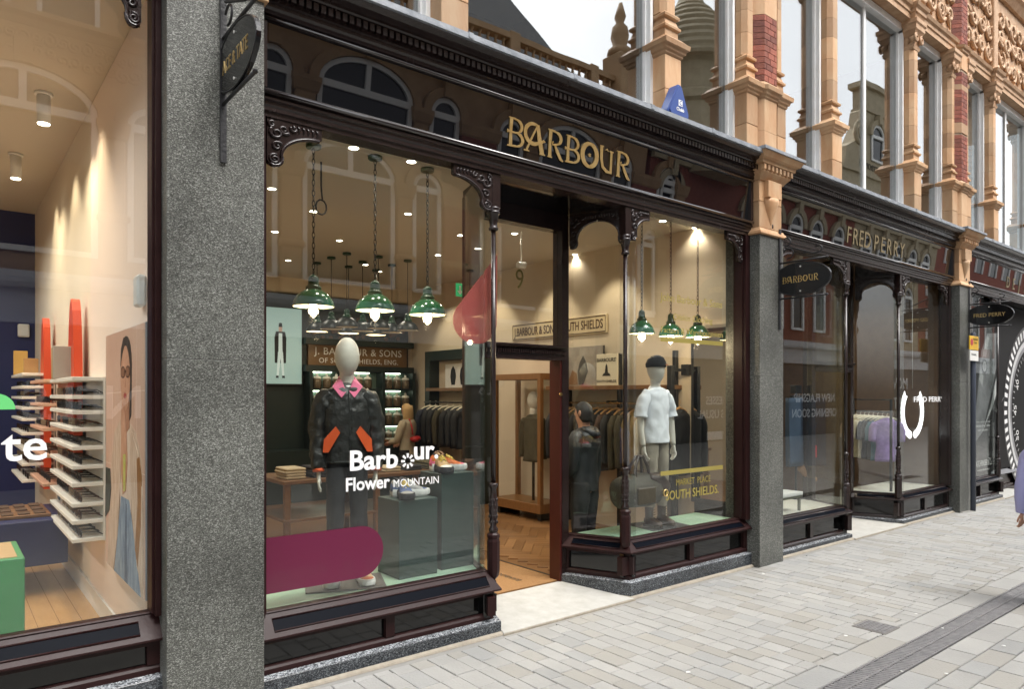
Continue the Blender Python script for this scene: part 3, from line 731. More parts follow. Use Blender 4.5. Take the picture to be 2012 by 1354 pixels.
def window(x0, x1, mull=False, w_jamb=.035):
    yj, yg, z0, z1 = .085, .165, 4.095, 6.66
    fr = MB(); fr.box(x0, x0+w_jamb, yj, yg+.05, z0, z1).box(x1-w_jamb, x1, yj, yg+.05, z0, z1).box(x0+w_jamb, x1-w_jamb, yj+.01, yg+.05, z1-.09, z1).box(x0+w_jamb, x1-w_jamb, yj+.03, yg+.05, z0, z0+.05)
    for xx in (x0+w_jamb, x1-w_jamb-.012): fr.box(xx, xx+.012, yj+.05, yg+.04, z0+.05, z1-.09)
    if mull: c = (x0+x1)/2; fr.box(c-.03, c+.03, yj+.06, yg+.04, z0+.05, z1-.09)
    wn = part('window_frame', fr, whitep, UP)
    xs = [x0+w_jamb, x1-w_jamb] if not mull else [x0+w_jamb, (x0+x1)/2, x1-w_jamb]
    for i in range(len(xs)-1): part('window_pane', MB().box(xs[i]+.004, xs[i+1]-.004, yg, yg+.008, z0+.04, z1-.08), upglass, wn)
def upper_bay(x0, x1, mull):
    # x0, x1: inner faces of the pillars below
    a = x0+.06; hp = .14
    p1 = x0 + (2.566-1.381) if x0 < 5 else x0+1.105; p2 = x1 - (6.27-4.868) if x0 < 5 else x1-1.46
    w_ = .22
    small_pier(x0-.04, x0-.04+hp+.02); small_pier(x1+.04-hp-.06, x1+.04-.01)
    small_pier(p1, p1+w_); small_pier(p2, p2+w_)
    window(x0-.04+hp+.02, p1, False); window(p1+w_, p2, mull); window(p2+w_, x1+.04-hp-.06, False)
    # lintel, cornice, carved frieze
    part('lintel', MB().sweep([(x0-.06,0),(x1+.06,0)], [(-.3,6.67),(.02,6.67),(.02,6.74),(.035,6.75),(.035,6.80),(.06,6.82),(.075,6.86),(.0,6.90),(-.3,6.90)]), terra2, UP)
    for xp in (p1, p2): part('lintel_break', MB().sweep([(xp-.02,.1),(xp-.02,-.06),(xp+w_+.02,-.06),(xp+w_+.02,.1)], [(.0,6.672),(.02,6.74),(.035,6.75),(.035,6.80),(.06,6.82),(.075,6.86),(.0,6.91),(-.05,6.91),(-.05,6.672)]), terra2, UP)
    part('frieze', MB().box(x0-.06, x1+.06, .03, .3, 6.90, 9.2), terra2, UP)
    cv = MB(); x = x0+.12
    while x < x1-.1:
        for zz in (7.15,7.5,7.85):
            r = R.uniform(.10,.16)
            cv.tube([(q[0], .005, q[1]) for q in spiral(x+R.uniform(-.03,.03), zz+R.uniform(-.05,.05), r, .02, R.uniform(0,6), R.choice((-1,1))*1.5)], [.034-.02*i/26 for i in range(27)], 6)
            cv.tube([(x+R.uniform(-.15,.15), .01, zz+.17*j) for j in (-.9,0,.9)], [.008,.035,.008], 6)
        x += .3
    part('carved_frieze', cv, terra2, UP)
    for xp in (p1, p2): part('pilaster', MB().bbox(xp+.02, xp+w_-.02, -.05, .05, 6.92, 8.2, .01), terra2, UP)
    part('string_course', MB().sweep([(x0-.06,0),(x1+.06,0)], [(-.3,8.2),(.02,8.2),(.05,8.25),(.08,8.30),(.12,8.34),(.12,8.42),(-.3,8.44)]), terra2, UP)
upper_bay(1.381, 6.27, False); upper_bay(6.70, 11.46, True); upper_bay(11.90, 16.7, True)
for a, b in ((6.29,6.69),(11.48,11.89)): big_pier(a, b)
bricks.sort(key=lambda q: pix((q[0][0].x, q[0][0].y, q[1]))[2] if -30 < pix((q[0][0].x, q[0][0].y, q[1]))[1] else 99)
restb = MB(); nb = 0
for quad, z0, z1 in bricks:
    m_ = MB().hexa([(p.x,p.y,z0) for p in quad], [(p.x,p.y,z1) for p in quad])
    if nb < 295 and pix((quad[0].x, quad[0].y, z0))[1] > -20 and pix((quad[0].x,quad[0].y,z0))[0] > 600: part('brick', m_, brickm, UP); nb += 1
    else: restb.add(m_.v, m_.f)
part('bricks', restb, brickm, UP, kind='stuff')
# rooms behind the upper windows
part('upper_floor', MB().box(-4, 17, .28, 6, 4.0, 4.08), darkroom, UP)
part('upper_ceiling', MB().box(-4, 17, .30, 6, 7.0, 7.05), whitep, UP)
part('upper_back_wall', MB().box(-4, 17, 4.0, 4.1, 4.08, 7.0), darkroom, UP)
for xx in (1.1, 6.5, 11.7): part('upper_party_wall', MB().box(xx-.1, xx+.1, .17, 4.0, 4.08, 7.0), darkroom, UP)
# blue alarm box on the flashing
AL = thing('alarm_box', 'blue triangular burglar alarm box with white logo standing on the lead flashing', 'alarm', (5.03,-.12,4.1))
blue = mat('alarm_blue', (.035,.075,.26), .35)
p0 = onY(1309, 213, -.14); p1 = onY(1350, 222, -.14)
xa_, xb_ = p0.x, p1.x; zb_ = 4.082; zt_ = ZY(1333, 168, -.14); cx_ = (xa_+xb_)/2+.01
tri = [(xa_+.02,zb_),(xb_-.02,zb_),(xb_,zb_+.03),(xb_-.008,zb_+.05),(cx_+.026,zt_-.01),(cx_+.015,zt_),(cx_-.015,zt_),(cx_-.026,zt_-.01),(xa_+.008,zb_+.05),(xa_,zb_+.03)]
part('housing', MB().pry(tri, -.07, -.155).pry([(cx_+(x-cx_)*.88, zb_+.012+(z-zb_)*.9) for x, z in tri], -.155, -.168), blue, AL)
mb = MB().box(cx_-.022, cx_+.03, -.1705, -.168, zb_+.095, zb_+.145); part('logo', mb, whitep, AL)
g = text_mb('C', .055, .002); g.xf(lambda p: (cx_-.014+p[0], -.1715+p[1], zb_+.102+p[2])); part('logo_letter', g, blue, AL)
g = text_mb('Chubb', .042, .002, xs=.9, bold=.02); g.xf(lambda p: (cx_-.05+p[0], -.1695+p[1], zb_+.05+p[2])); part('logo_lettering', g, whitep, AL)
# ------------------------------------------------------------------ the far side of the street (seen mirrored in the glass)
OY = -11.3
ot = mat('far_terracotta', (.42,.27,.145), .7, var=(.33,.20,.10), vscale=2.5, bump=.3, bscale=20)
ob = mat('far_brick', (.26,.075,.045), .8, var=(.20,.055,.035), vscale=9, bump=.3, bscale=40)
os_ = mat('far_stone', (.44,.37,.25), .75, var=(.34,.28,.18), vscale=3, bump=.3, bscale=20)
og = mat('far_window_glass', (.012,.013,.015), .05)
oh = mat('hoarding_black', (.018,.018,.021), .4)
ohb = mat('hoarding_navy', (.02,.024,.035), .45)
oslate = mat('slate_roof', (.13,.125,.115), .6, var=(.05,.052,.06), vscale=8, bump=.5, bscale=30)
ow = mat('far_white_paint', (.78,.78,.76), .5)
ofas = mat('pale_grey_fascia', (.50,.51,.52), .5)
def arch_ring(mb, cx, z, r, rise, th, y0, y1, n=14):
    P = []
    for i in range(n+1):
        t = math.pi*i/n; P.append((cx-r*math.cos(t), z+rise*math.sin(t)))
    Q = [(cx-(r+th)*math.cos(math.pi*i/n), z+(rise+th)*math.sin(math.pi*i/n)) for i in range(n+1)]
    for i in range(n):
        mb.hexa([(P[i][0],y0,P[i][1]),(P[i+1][0],y0,P[i+1][1]),(Q[i+1][0],y0,Q[i+1][1]),(Q[i][0],y0,Q[i][1])], [(P[i][0],y1,P[i][1]),(P[i+1][0],y1,P[i+1][1]),(Q[i+1][0],y1,Q[i+1][1]),(Q[i][0],y1,Q[i][1])])
def arch_window(b, cx, w, z0, zs, rise, mull=False, ring=None):
    """window with an arched head: white frame ring, transom and dark panes; y measured from the facade"""
    r = w/2; n = 14; y = OY
    P = [(cx-r, z0),(cx+r, z0)] + [(cx+r*math.cos(math.pi*i/n), zs+rise*math.sin(math.pi*i/n)) for i in range(n+1)]
    wp = part('window', MB().pry(P, y+.03, y+.012), og, b)
    f = MB(); arch_ring(f, cx, zs, r-.11, rise-.11, .11, y+.03, y+.10)
    f.box(cx-r, cx-r+.11, y+.03, y+.10, z0, zs).box(cx+r-.11, cx+r, y+.03, y+.10, z0, zs).box(cx-r+.11, cx+r-.11, y+.03, y+.11, zs-.09, zs+.06).box(cx-r+.11, cx+r-.11, y+.03, y+.09, z0, z0+.1)
    if mull: f.box(cx-.06, cx+.06, y+.031, y+.095, zs+.06, zs+rise-.1)
    part('frame', f, ow, wp)
    h = MB(); arch_ring(h, cx, zs, r+.01, rise+.01, .22, y+.01, y+.16); h.box(cx-.14, cx+.14, y+.02, y+.22, zs+rise, zs+rise+.45)
    part('arch', h, ring or ot, b)
def terr_building(name, label, x0, x1, wides, m, top, mbal=True):
    b = thing(name, label, 'building', ((x0+x1)/2, OY, 0))
    part('wall', MB().box(x0, x1, OY-8, OY, 3.9, top), m, b)
    part('cornice', MB().sweep([(x1,OY),(x0,OY)], [(-.1,3.62),(.32,3.62),(.36,3.7),(.36,3.8),(.1,3.95),(-.1,3.95)]), ofas, b)
    part('shop_fascia', MB().box(x0, x1, OY-.1, OY+.16, 3.0, 3.62), ofas, b)
    part('shop_hoarding', MB().box(x0, x1, OY-.3, OY+.02, -.02, 3.0), oh, b)
    return b
# nearest stretch: big arched windows
B1 = terr_building('opposite_building', 'terracotta building with wide arched white windows mirrored in the near shop windows', -7, 17.2, None, ot, 11.0)
for k in range(-1, 3):
    x = -.05 + 6.41*k
    arch_window(B1, x+1.185, 2.37, 4.3, 6.95, .72, True)
    arch_window(B1, x+3.30, .86, 4.3, 6.95, .42); arch_window(B1, x+5.40, .86, 4.3, 6.95, .42)
    for (a, c_) in ((2.42,2.82),(3.80,4.90),(5.90,6.36)):
        part('pier', MB().bbox(x+a, x+c_, OY-.05, OY+.16, 4.0, 6.9, .02), ob if c_-a > .8 else ot, b if False else B1)
        part('pier_mould', MB().sweep([(x+c_+.02,OY+.0),(x+c_+.02,OY+.16),(x+a-.02,OY+.16),(x+a-.02,OY)], [(0,5.0),(.06,5.05),(.06,5.12),(0,5.2),(-.1,5.2),(-.1,5.0)]), ot, B1)
        part('pier_capital', MB().sweep([(x+c_+.02,OY+.0),(x+c_+.02,OY+.16),(x+a-.02,OY+.16),(x+a-.02,OY)], [(0,6.6),(.03,6.65),(.07,6.85),(.07,6.95),(-.1,6.95),(-.1,6.6)]), ot, B1)
    cv = MB()
    for xx in [x+.2*i for i in range(32)]:
        for zz in (7.95, 8.2):
            r = R.uniform(.08,.15); cv.tube([(q[0], OY+.03, q[1]) for q in spiral(xx, zz+R.uniform(-.06,.06), r, .02, R.uniform(0,6), R.choice((-1,1))*1.4, 16)], .03, 5)
    part('carved_frieze', cv, ot, B1)
    # upper storey windows
    for c_ in (.5, 1.9, 3.3, 5.4):
        wp = part('window', MB().box(x+c_-.42, x+c_+.42, OY+.02, OY+.03, 8.75, 10.3), og, B1)
        f = MB(); f.box(x+c_-.5, x+c_-.42, OY+.02, OY+.09, 8.7, 10.36).box(x+c_+.42, x+c_+.5, OY+.02, OY+.09, 8.7, 10.36).box(x+c_-.42, x+c_+.42, OY+.02, OY+.09, 10.28, 10.36).box(x+c_-.42, x+c_+.42, OY+.02, OY+.08, 9.5, 9.57).box(x+c_-.6, x+c_+.6, OY+.01, OY+.14, 8.58, 8.69)
        part('frame', f, ow, wp)
for zz, o in ((8.42,.2),(10.65,.35)):
    part('string_course', MB().sweep([(17.2,OY),(-7,OY)], [(-.1,zz),(.03,zz),(o*.5,zz+.1),(o,zz+.16),(o,zz+.24),(-.1,zz+.28)]), ot, B1)
bal = MB(); bal.lathe([(.06,0),(.06,.05),(.035,.08),(.085,.26),(.08,.34),(.04,.55),(.035,.62),(.06,.66),(.06,.7)], (0,0,0), 10); bme = bal.mesh('baluster', ot)
x = -6.9
while x < 17.0: inst('baluster', bme, B1, (x, OY+.02, 11.02)); x += .27
part('balustrade_rail', MB().box(-7, 17.2, OY-.12, OY+.16, 11.72, 11.88), ot, B1)
x = -6.6
while x < 17.2: part('balustrade_post', MB().bbox(x-.18, x+.18, OY-.13, OY+.17, 11.0, 11.95, .02), ot, B1); x += 3.2
part('roof', MB().hexa([(-7,OY-.5,11.0),(16.9,OY-.5,11.0),(16.9,OY-8,11.0),(-7,OY-8,11.0)], [(-7,OY-4.6,18.5),(12.2,OY-4.6,18.5),(12.2,OY-4.7,18.5),(-7,OY-4.7,18.5)]), oslate, B1)
mb = MB().bbox(16.7,17.5,OY-.4,OY+.4,11.0,12.6,.03).lathe([(.34,12.6),(.42,12.7),(.38,12.85),(.22,13.0),(.30,13.3),(.25,13.6),(.12,13.75),(.18,13.95),(.05,14.4)], (17.1,OY,0), 12)
part('finial', mb, ot, B1)
# domed turret building in brick
B2 = terr_building('opposite_building', 'red brick building with a ribbed domed turret mirrored in the upper windows', 17.4, 31, None, ob, 11.4)
mb = MB().lathe([(1.3,7.5),(1.3,11.6),(1.45,11.7),(1.45,11.95),(1.25,12.1),(1.25,13.0),(1.4,13.1)], (20.6,OY+.1,0), 20, smooth=False)
part('turret', mb, os_, B2)
pr = []; 
for i in range(9):
    r = 1.38*(1-(i/9)**2.0)+.25; z = 13.1+.27*i; pr += [(r, z), (r+.05, z+.1), (r-.02, z+.2)]
part('dome', MB().lathe(pr+[(.1,16.4),(.02,17)], (20.6,OY+.1,0), 24, smooth=False), os_, B2)
for c_ in (18.4, 23.0, 24.6, 26.2, 27.8, 29.6):
    arch_window(B2, c_, .95, 4.4, 6.7, .5, ring=os_)
    for z0 in (8.1,):
        wp = part('window', MB().box(c_-.45, c_+.45, OY+.02, OY+.03, z0, z0+1.9), og, B2)
        part('frame', MB().box(c_-.53, c_-.45, OY+.02, OY+.09, z0-.05, z0+1.98).box(c_+.45, c_+.53, OY+.02, OY+.09, z0-.05, z0+1.98).box(c_-.45, c_+.45, OY+.02, OY+.09, z0+1.9, z0+1.98).box(c_-.45, c_+.45, OY+.02, OY+.08, z0+.9, z0+.97), ow, wp)
        part('lintel', MB().bbox(c_-.65, c_+.65, OY-.02, OY+.12, z0+1.98, z0+2.25, .02), os_, B2)
for zz in (7.6, 11.2): part('string_course', MB().box(17.4, 31, OY-.1, OY+.15, zz, zz+.25), os_, B2)
# gabled stone building
B3 = terr_building('opposite_building', 'pale stone gabled building with scrolled shoulders mirrored in the sash windows', 31, 40, None, os_, 12.2)
G = [(32.2,12.2),(38.6,12.2),(38.4,13.2),(37.6,13.6),(37.1,14.4),(36.9,15.2),(36.6,15.4),(36.6,16.4),(34.2,16.4),(34.2,15.4),(33.9,15.2),(33.7,14.4),(33.2,13.6),(32.4,13.2)]
part('gable', MB().pry(G, OY-.6, OY), os_, B3)
part('gable_coping', MB().box(33.9,36.9,OY-.7,OY+.15,16.4,16.65).box(34.1,36.7,OY-.65,OY+.08,15.3,15.45).box(32,38.8,OY-.6,OY+.12,12.1,12.3), os_, B3)
for cx, s in ((33.6,1),(37.2,-1)): part('scroll', MB().tube([(q[0],OY+.04,q[1]) for q in spiral(cx,14.0,.6,.08,1.57,s*1.8)], .09, 6), os_, B3)
arch_window(B3, 35.4, 1.2, 13.0, 14.2, .6, ring=os_)
for c_ in (32.2,33.8,35.4,37.0,38.6):
    arch_window(B3, c_, 1.0, 4.4, 6.7, .5, ring=os_); arch_window(B3, c_, .9, 8.2, 10.2, .45, ring=os_)
part('frieze', MB().box(31,40,OY-.1,OY+.14,7.6,8.0), os_, B3)
g = text_mb('HOTEL METROPOLE', .42, .03, align='CENTER'); put(g, (35.4, OY+.02, 12.5), (-1,0,0)); part('lettering', g, mat('cut_letters', (.12,.10,.07), .8), B3)
B4 = terr_building('opposite_building', 'plain red brick block farthest along the opposite side of the street', 40, 70, None, ob, 9.5)
for c_ in [41.5+2.2*i for i in range(13)]:
    for z0 in (4.5, 7.0):
        wp = part('window', MB().box(c_-.5, c_+.5, OY+.02, OY+.03, z0, z0+1.7), og, B4); part('frame', MB().box(c_-.58, c_-.5, OY+.02, OY+.09, z0, z0+1.78).box(c_+.5, c_+.58, OY+.02, OY+.09, z0, z0+1.78).box(c_-.5, c_+.5, OY+.02, OY+.09, z0+1.7, z0+1.78), ow, wp)
# hoarding lettering of the shops being fitted out opposite
hw_ = mat('hoarding_white_vinyl', (.8,.8,.8), .5)
def hoard(b, txt, xc, z, size, xs=1.0, al='CENTER'):
    g = text_mb(txt, size, .01, align=al, xs=xs, bold=.015); put(g, (xc, OY+.03, z), (-1,0,0)); part('lettering', g, hw_, b)
hoard(B2, 'BUSINESSES', 22.6, 1.35, .42); hoard(B2, 'OPEN AS USUAL', 22.6, .85, .42)
mb = MB().pry([(21.6,.05),(22.6,.05),(22.6,-.15),(23.2,.2),(22.6,.55),(22.6,.35),(21.6,.35)], OY+.02, OY+.04); part('arrow', mb, hw_, B2)
hoard(B2, 'NEW FLAGSHIP', 29.3, 1.4, .5); hoard(B2, 'OPENING SOON', 29.3, .75, .5)
hoard(B1, 'FLANNELS', 3.2, 1.25, .9); hoard(B1, 'FLANNELS', 12.5, 1.7, .5); hoard(B1, 'FLANNELS', 9.0, 3.13, .38)
hoard(B3, 'MOVE FORWARD', 35.5, 2.0, .8); hoard(B3, 'WITH FLANNELS', 35.5, 1.0, .8)
bl = thing('steel_bollard', 'slim steel bollard across the street mirrored in the far shop window', 'bollard', (24.5,-7.5,0))
part('post', MB().lathe([(.075,0),(.075,.95),(.07,.99),(.02,1.0)], (24.5,-7.5,0), 14), mat('bollard_steel', (.10,.105,.115), .35, metal=.7), bl)
# ------------------------------------------------------------------ room shells
def wallbox(name, x0, x1, y0, y1, z0, z1, m): return struct(name, MB().box(x0, x1, y0, y1, z0, z1), m)
tan = mat('warm_cream_plaster', (.62,.53,.405), .8, var=(.57,.48,.36), vscale=1.2)
cream = mat('pale_cream_plaster', (.76,.69,.58), .75, var=(.71,.64,.53), vscale=1.1)
pinkw = mat('blush_plaster', (.78,.66,.59), .75)
ceilm = mat('cream_ceiling', (.60,.55,.47), .85)
navy = mat('navy_paint', (.010,.018,.10), .5)
oakf = wood('pale_oak_boards', (.52,.31,.13), (.43,.24,.095), (3,.5,1), .32, rings=9)
emw = mat('warm_lamp', (1,.85,.6), .5, emit=(1,.80,.50), estr=5)
emc = mat('downlight_disc', (1,.9,.75), .5, emit=(1,.90,.70), estr=9)
blk = mat('black_metal', (.012,.013,.013), .45)
trimw = mat('white_trim', (.78,.77,.74), .4)
def lamp_spot(p, e, size=115, blend=.8, col=(1,.80,.55), d=(0,0,-1), r=.04):
    l = bpy.data.lights.new('spot', 'SPOT'); l.energy = e; l.spot_size = rad(size); l.spot_blend = blend; l.color = col; l.shadow_soft_size = r
    o = link(bpy.data.objects.new('spot_lamp', l)); o.location = Vector(p)*K; o.rotation_euler = Vector(d).to_track_quat('-Z','Y').to_euler(); return o
def lamp_point(p, e, col=(1,.76,.48), r=.04):
    l = bpy.data.lights.new('point', 'POINT'); l.energy = e; l.color = col; l.shadow_soft_size = r
    o = link(bpy.data.objects.new('lamp_bulb_light', l)); o.location = Vector(p)*K; return o
def lamp_area(p, e, sx, sy, col=(1,.82,.58)):
    l = bpy.data.lights.new('area', 'AREA'); l.energy = e; l.shape = 'RECTANGLE'; l.size = sx; l.size_y = sy; l.color = col
    o = link(bpy.data.objects.new('ceiling_panel_light', l)); o.location = Vector(p)*K; return o
# ---- spectacles shop at the left
wallbox('wall_right_spectacle_shop', .905, 1.0, .2, 9, 0, 4.2, cream)
wallbox('wall_back_spectacle_shop', -6, .905, 6.6, 6.7, 0, 4.2, navy)
wallbox('floor_spectacle_shop', -6, .905, .16, 6.6, .0, .10, oakf)
fl = bpy.data.objects['floor_spectacle_shop']
x = .88; pm = []
seam = MB()
for i in range(1, 40): seam.box(.905-.13*i-.0015, .905-.13*i+.0015, .2, 6.6, .1002, .1012)
part('board_seams', seam, mat('oak_seam', (.16,.08,.03), .8), fl, kind='stuff')
wallbox('ceiling_spectacle_shop', -6, .905, .16, 6.7, 3.95, 4.05, ceilm)
wallbox('wall_left_spectacle_shop', -6.1, -6, .16, 6.7, 0, 4.2, cream)
wallbox('skirting_spectacle_shop', .885, .903, .3, 6.6, .1, .24, trimw)
# pale blush bay beside the window
struct('blush_wall_panel', MB().box(.899,.9035,.2,2.35,.241,3.94), pinkw)
red = mat('orange_red_lacquer', (.62,.07,.022), .4)
def sboard(u0, u1, vtop, yc, label):
    o = onX((u0+u1)/2, vtop, .80); wd = .34
    P = []; zt = o.z; zb = .75
    for i in range(13):
        t = math.pi*i/12; P.append((o.y - wd/2*math.cos(t)*1.0, zt - .75 + .75*math.sin(t)))
    P = [(o.y+wd/2, zb),(o.y-wd/2, zb)] + P
    return one('display_board', MB().prx(P, .80, .86), red, label, 'board', 'red upright display boards')
sboard(74, 92, 625, 0, 'shorter red round-topped board behind the farther spectacle shelves')
sboard(126,152, 587, 0, 'taller red round-topped board behind the nearer spectacle shelves')
# spectacles
def specs_mesh(m, w_=.13, l=.13):
    b = MB()
    for s in (-1,1): b.tube([(s*w_*.27+w_*.2*math.cos(t*math.pi/5), 0, .03+.025*math.sin(t*math.pi/5)) for t in range(10)], .005, 5, closed=True)
    b.tube([(-.012,0,.028),(0,-.002,.032),(.012,0,.028)], .003, 5)
    for s in (-1,1): b.tube([(s*w_*.48,0,.04),(s*w_*.49,l*.7,.036),(s*w_*.46,l,.014)], .0042, 5)
    return b.mesh('spectacles', m)
gd = mat('black_acetate', (.012,.011,.012), .25); gt = mat('tortoiseshell_acetate', (.09,.035,.012), .25, var=(.02,.008,.004), vscale=40); gk = mat('clear_brown_acetate', (.22,.16,.10), .2); gb2 = mat('grey_blue_acetate', (.05,.07,.10), .25)
SPM = [specs_mesh(m) for m in (gd, gd, gt, gk, gb2)]
shw = mat('white_shelf_lacquer', (.86,.84,.79), .45); shp = mat('blush_shelf_lacquer', (.72,.44,.32), .5)
ordn = ['lowest','second lowest','third lowest','fourth lowest','fifth','sixth','seventh','eighth','ninth']
def shelf_stack(name, label, x0, x1, y0, y1, zs, m, nm, npairs, side=True):
    t = thing(name, label, 'shelves', ((x0+x1)/2, (y0+y1)/2, zs[0]), 'spectacle wall shelves')
    for z in zs: part('shelf', MB().bbox(x0, x1, y0, y1, z-.028, z, .003), m, t)
    if side: part('back_panel', MB().box(x1, x1+.012, y0-.01, y1+.01, zs[0]-.03, zs[-1]), m, t)
    k = 0
    for j, z in enumerate(zs[:-1]):
        for i in range(npairs):
            if R.random() < .06: continue
            me = SPM[(j*2+i//3) % 5 if j % 2 else (i//2 + j) % 4]
            y = y0+.07+(y1-y0-.14)*i/(npairs-1)
            o = inst('spectacles', me, None, (x0+.055, y, z+.001), (0,0,-math.pi/2+R.uniform(-.05,.05)), (1,1,1))
            tag(o, 'dark spectacles lying in the row on the %s shelf of the %s' % (ordn[j], nm), 'spectacles', 'spectacles on the ' + nm)
    return t
zsA = []
for v in (1061,991,917,837+0,0): pass
def zA(v): return H-(v-V0)/F*4.841
zsA = [zA(v) for v in (1061.5, 1025, 991, 951, 916, 878, 841, 807, 776.5, 733+7)]
zsA = sorted(zsA)
shelf_stack('wall_shelves', 'white wall shelves crowded with spectacles beside the portrait panel', .697, .885, 1.70, 2.98, zsA, shw, 'near white shelves', 8)
zsB = [.42+.155*i for i in range(11)]
zsB = [H-(v-V0)/F*7.1 for v in (942,910,880,850,822,800,779,758,733)]
zsB = sorted(zsB)
shelf_stack('wall_shelves', 'far white shelves of spectacles next to the navy back wall', .62, .885, 4.55, 5.9, zsB, shw, 'far white shelves', 6)
zsC = sorted([H-(v-V0)/F*5.9 for v in (952,895,842,793,745)])
shelf_stack('wall_shelves', 'blush pink shelves of spectacles between the two white shelf stacks', .66, .885, 3.12, 4.2, zsC, shp, 'blush pink shelves', 6)
# books standing on the top shelves
bkm = [mat('tan_book', (.42,.26,.11), .7), mat('grey_book', (.35,.34,.31), .7), mat('ochre_book', (.55,.33,.09), .7)]
for i, (y, x, z, h_, m_) in enumerate(((2.62,.74,zsA[-1],.26,1),(2.70,.74,zsA[-1],.25,0),(5.6,.68,zsB[-1],.27,2),(4.9,.72,zsB[-1],.16,0))):
    one('book', MB().bbox(x-.06, x+.07, y-.018, y+.018, z+.001, z+h_, .004), bkm[m_], ['grey book standing upright on the top near shelf','tan book beside the grey one on the top near shelf','ochre book standing on the far top shelf near the navy wall','short tan book leaning on the far top shelf near the red board'][i], 'book', 'books on the shelf tops')
# portrait panel
PA = thing('portrait_panel', 'tall advertising panel with a woman in beige coat and jeans by the window edge', 'poster', (.86,1.05,.6))
pmx = .845
def pp(u, v): return onX(u, v, pmx)
ya, yb = pp(209,776).y, pp(286,776).y; zb_, zt_ = .60, 2.09
part('panel', MB().bbox(pmx, .895, yb, ya, zb_, zt_, .003), mat('panel_edge_grey', (.38,.40,.43), .5), PA)
part('print_ground', MB().box(pmx-.003, pmx, yb+.004, ya-.004, zb_+.004, zt_-.004), mat('print_blush_tiles', (.56,.36,.28), .6, var=(.66,.47,.38), vscale=1.2), PA)
def flat(name, pts, m, lay):
    P = [(ya+(yb-ya)*s_, zb_+(zt_-zb_)*t_) for (s_, t_) in pts]
    return part(name, MB().prx(P, pmx-.0032-.0006*lay, pmx-.003), m, PA)
def blob(cx, cy, rx, ry, n=20, sq=1.0): return [(cx+rx*math.copysign(abs(math.cos(6.2832*i/n))**sq, math.cos(6.2832*i/n)), cy+ry*math.copysign(abs(math.sin(6.2832*i/n))**sq, math.sin(6.2832*i/n))) for i in range(n)]
coat = mat('print_beige_coat', (.46,.33,.25), .7, var=(.68,.54,.44), vscale=5, stretch=(1,7,1.2)); coat2 = mat('print_coat_shadow', (.26,.17,.12), .7, var=(.40,.28,.21), vscale=8, stretch=(1,6,1)); skin = mat('print_skin', (.44,.22,.13), .6, var=(.62,.36,.25), vscale=7); hairp = mat('print_dark_hair', (.02,.013,.01), .6, var=(.06,.04,.03), vscale=20, stretch=(1,9,1)); jean = mat('print_denim', (.10,.16,.27), .7, var=(.30,.39,.50), vscale=7, stretch=(1,4,1)); tanbag = mat('print_tan_leather', (.40,.19,.06), .6, var=(.25,.11,.03), vscale=8); shirt = mat('print_pale_shirt', (.70,.58,.50), .7, var=(.58,.45,.37), vscale=8, stretch=(1,6,1)); jn = mat('print_joint', (.74,.56,.47), .6)
flat('print_tile_joint', [(0,.742),(1,.752),(1,.756),(0,.746)], jn, .5); flat('print_tile_joint', [(0,.44),(1,.45),(1,.453),(0,.443)], jn, .5); flat('print_tile_joint', [(.82,.45),(.825,.45),(.825,1),(.82,1)], jn, .4); flat('print_tile_joint', [(.2,.0),(.205,.0),(.205,.74),(.2,.74)], jn, .4)
flat('print_coat', [(.05,.0),(.10,.22),(.16,.42),(.26,.58),(.42,.635),(.60,.645),(.80,.60),(.93,.50),(.98,.30),(.98,.0)], coat, 1)
flat('print_coat_shadow', [(.30,.10),(.34,.36),(.40,.56),(.43,.56),(.42,.34),(.40,.12)], coat2, 2); flat('print_coat_shadow', [(.70,.08),(.70,.30),(.74,.52),(.77,.52),(.76,.28),(.78,.05)], coat2, 2)
flat('print_shirt', [(.42,.28),(.44,.5),(.50,.62),(.64,.62),(.70,.5),(.70,.26)], shirt, 3)
flat('print_jeans', [(.26,.0),(.36,.16),(.45,.33),(.66,.33),(.78,.18),(.92,.0)], jean, 4)
flat('print_jeans_shadow', [(.54,.0),(.55,.2),(.58,.31),(.60,.31),(.60,.15),(.62,.0)], mat('print_denim_dark', (.05,.08,.15), .7, var=(.10,.15,.24), vscale=9), 5)
flat('print_coat_fold', [(.10,.02),(.22,.25),(.40,.58),(.47,.60),(.44,.40),(.36,.16),(.24,.0)], coat, 6); flat('print_coat_fold', [(.98,.02),(.84,.10),(.72,.30),(.68,.55),(.72,.60),(.86,.52),(.97,.36)], coat, 6)
flat('print_strap', [(.80,.16),(.86,.34),(.84,.50),(.89,.51),(.94,.44),(.93,.26),(.86,.10)], tanbag, 7)
flat('print_bag', [(.0,.20),(.12,.24),(.17,.34),(.14,.42),(.02,.42)], mat('print_black_bag', (.02,.025,.02), .6, var=(.06,.07,.06), vscale=12), 7)
flat('print_neck', [(.45,.62),(.48,.74),(.64,.74),(.66,.61),(.56,.58)], mat('print_skin_shade', (.36,.17,.10), .6, var=(.46,.24,.15), vscale=9), 5)
flat('print_hair', blob(.575,.865,.135,.105), hairp, 5); flat('print_hair', [(.68,.86),(.715,.86),(.70,.66),(.66,.64)], hairp, 4)
flat('print_face', blob(.565,.805,.118,.128), skin, 6)
flat('print_forehead_hair', [(.45,.86),(.455,.92),(.52,.965),(.60,.965),(.67,.92),(.685,.86),(.64,.905),(.575,.945),(.50,.905)], hairp, 7)
lens = mat('print_lens_brown', (.20,.085,.04), .4, var=(.34,.17,.09), vscale=20); rimp = mat('print_rim_dark', (.05,.02,.012), .5)
for sx in (.510,.630): flat('print_spectacle_rim', blob(sx,.828,.058,.024), rimp, 7); flat('print_spectacle_lens', blob(sx,.828,.048,.019), lens, 8)
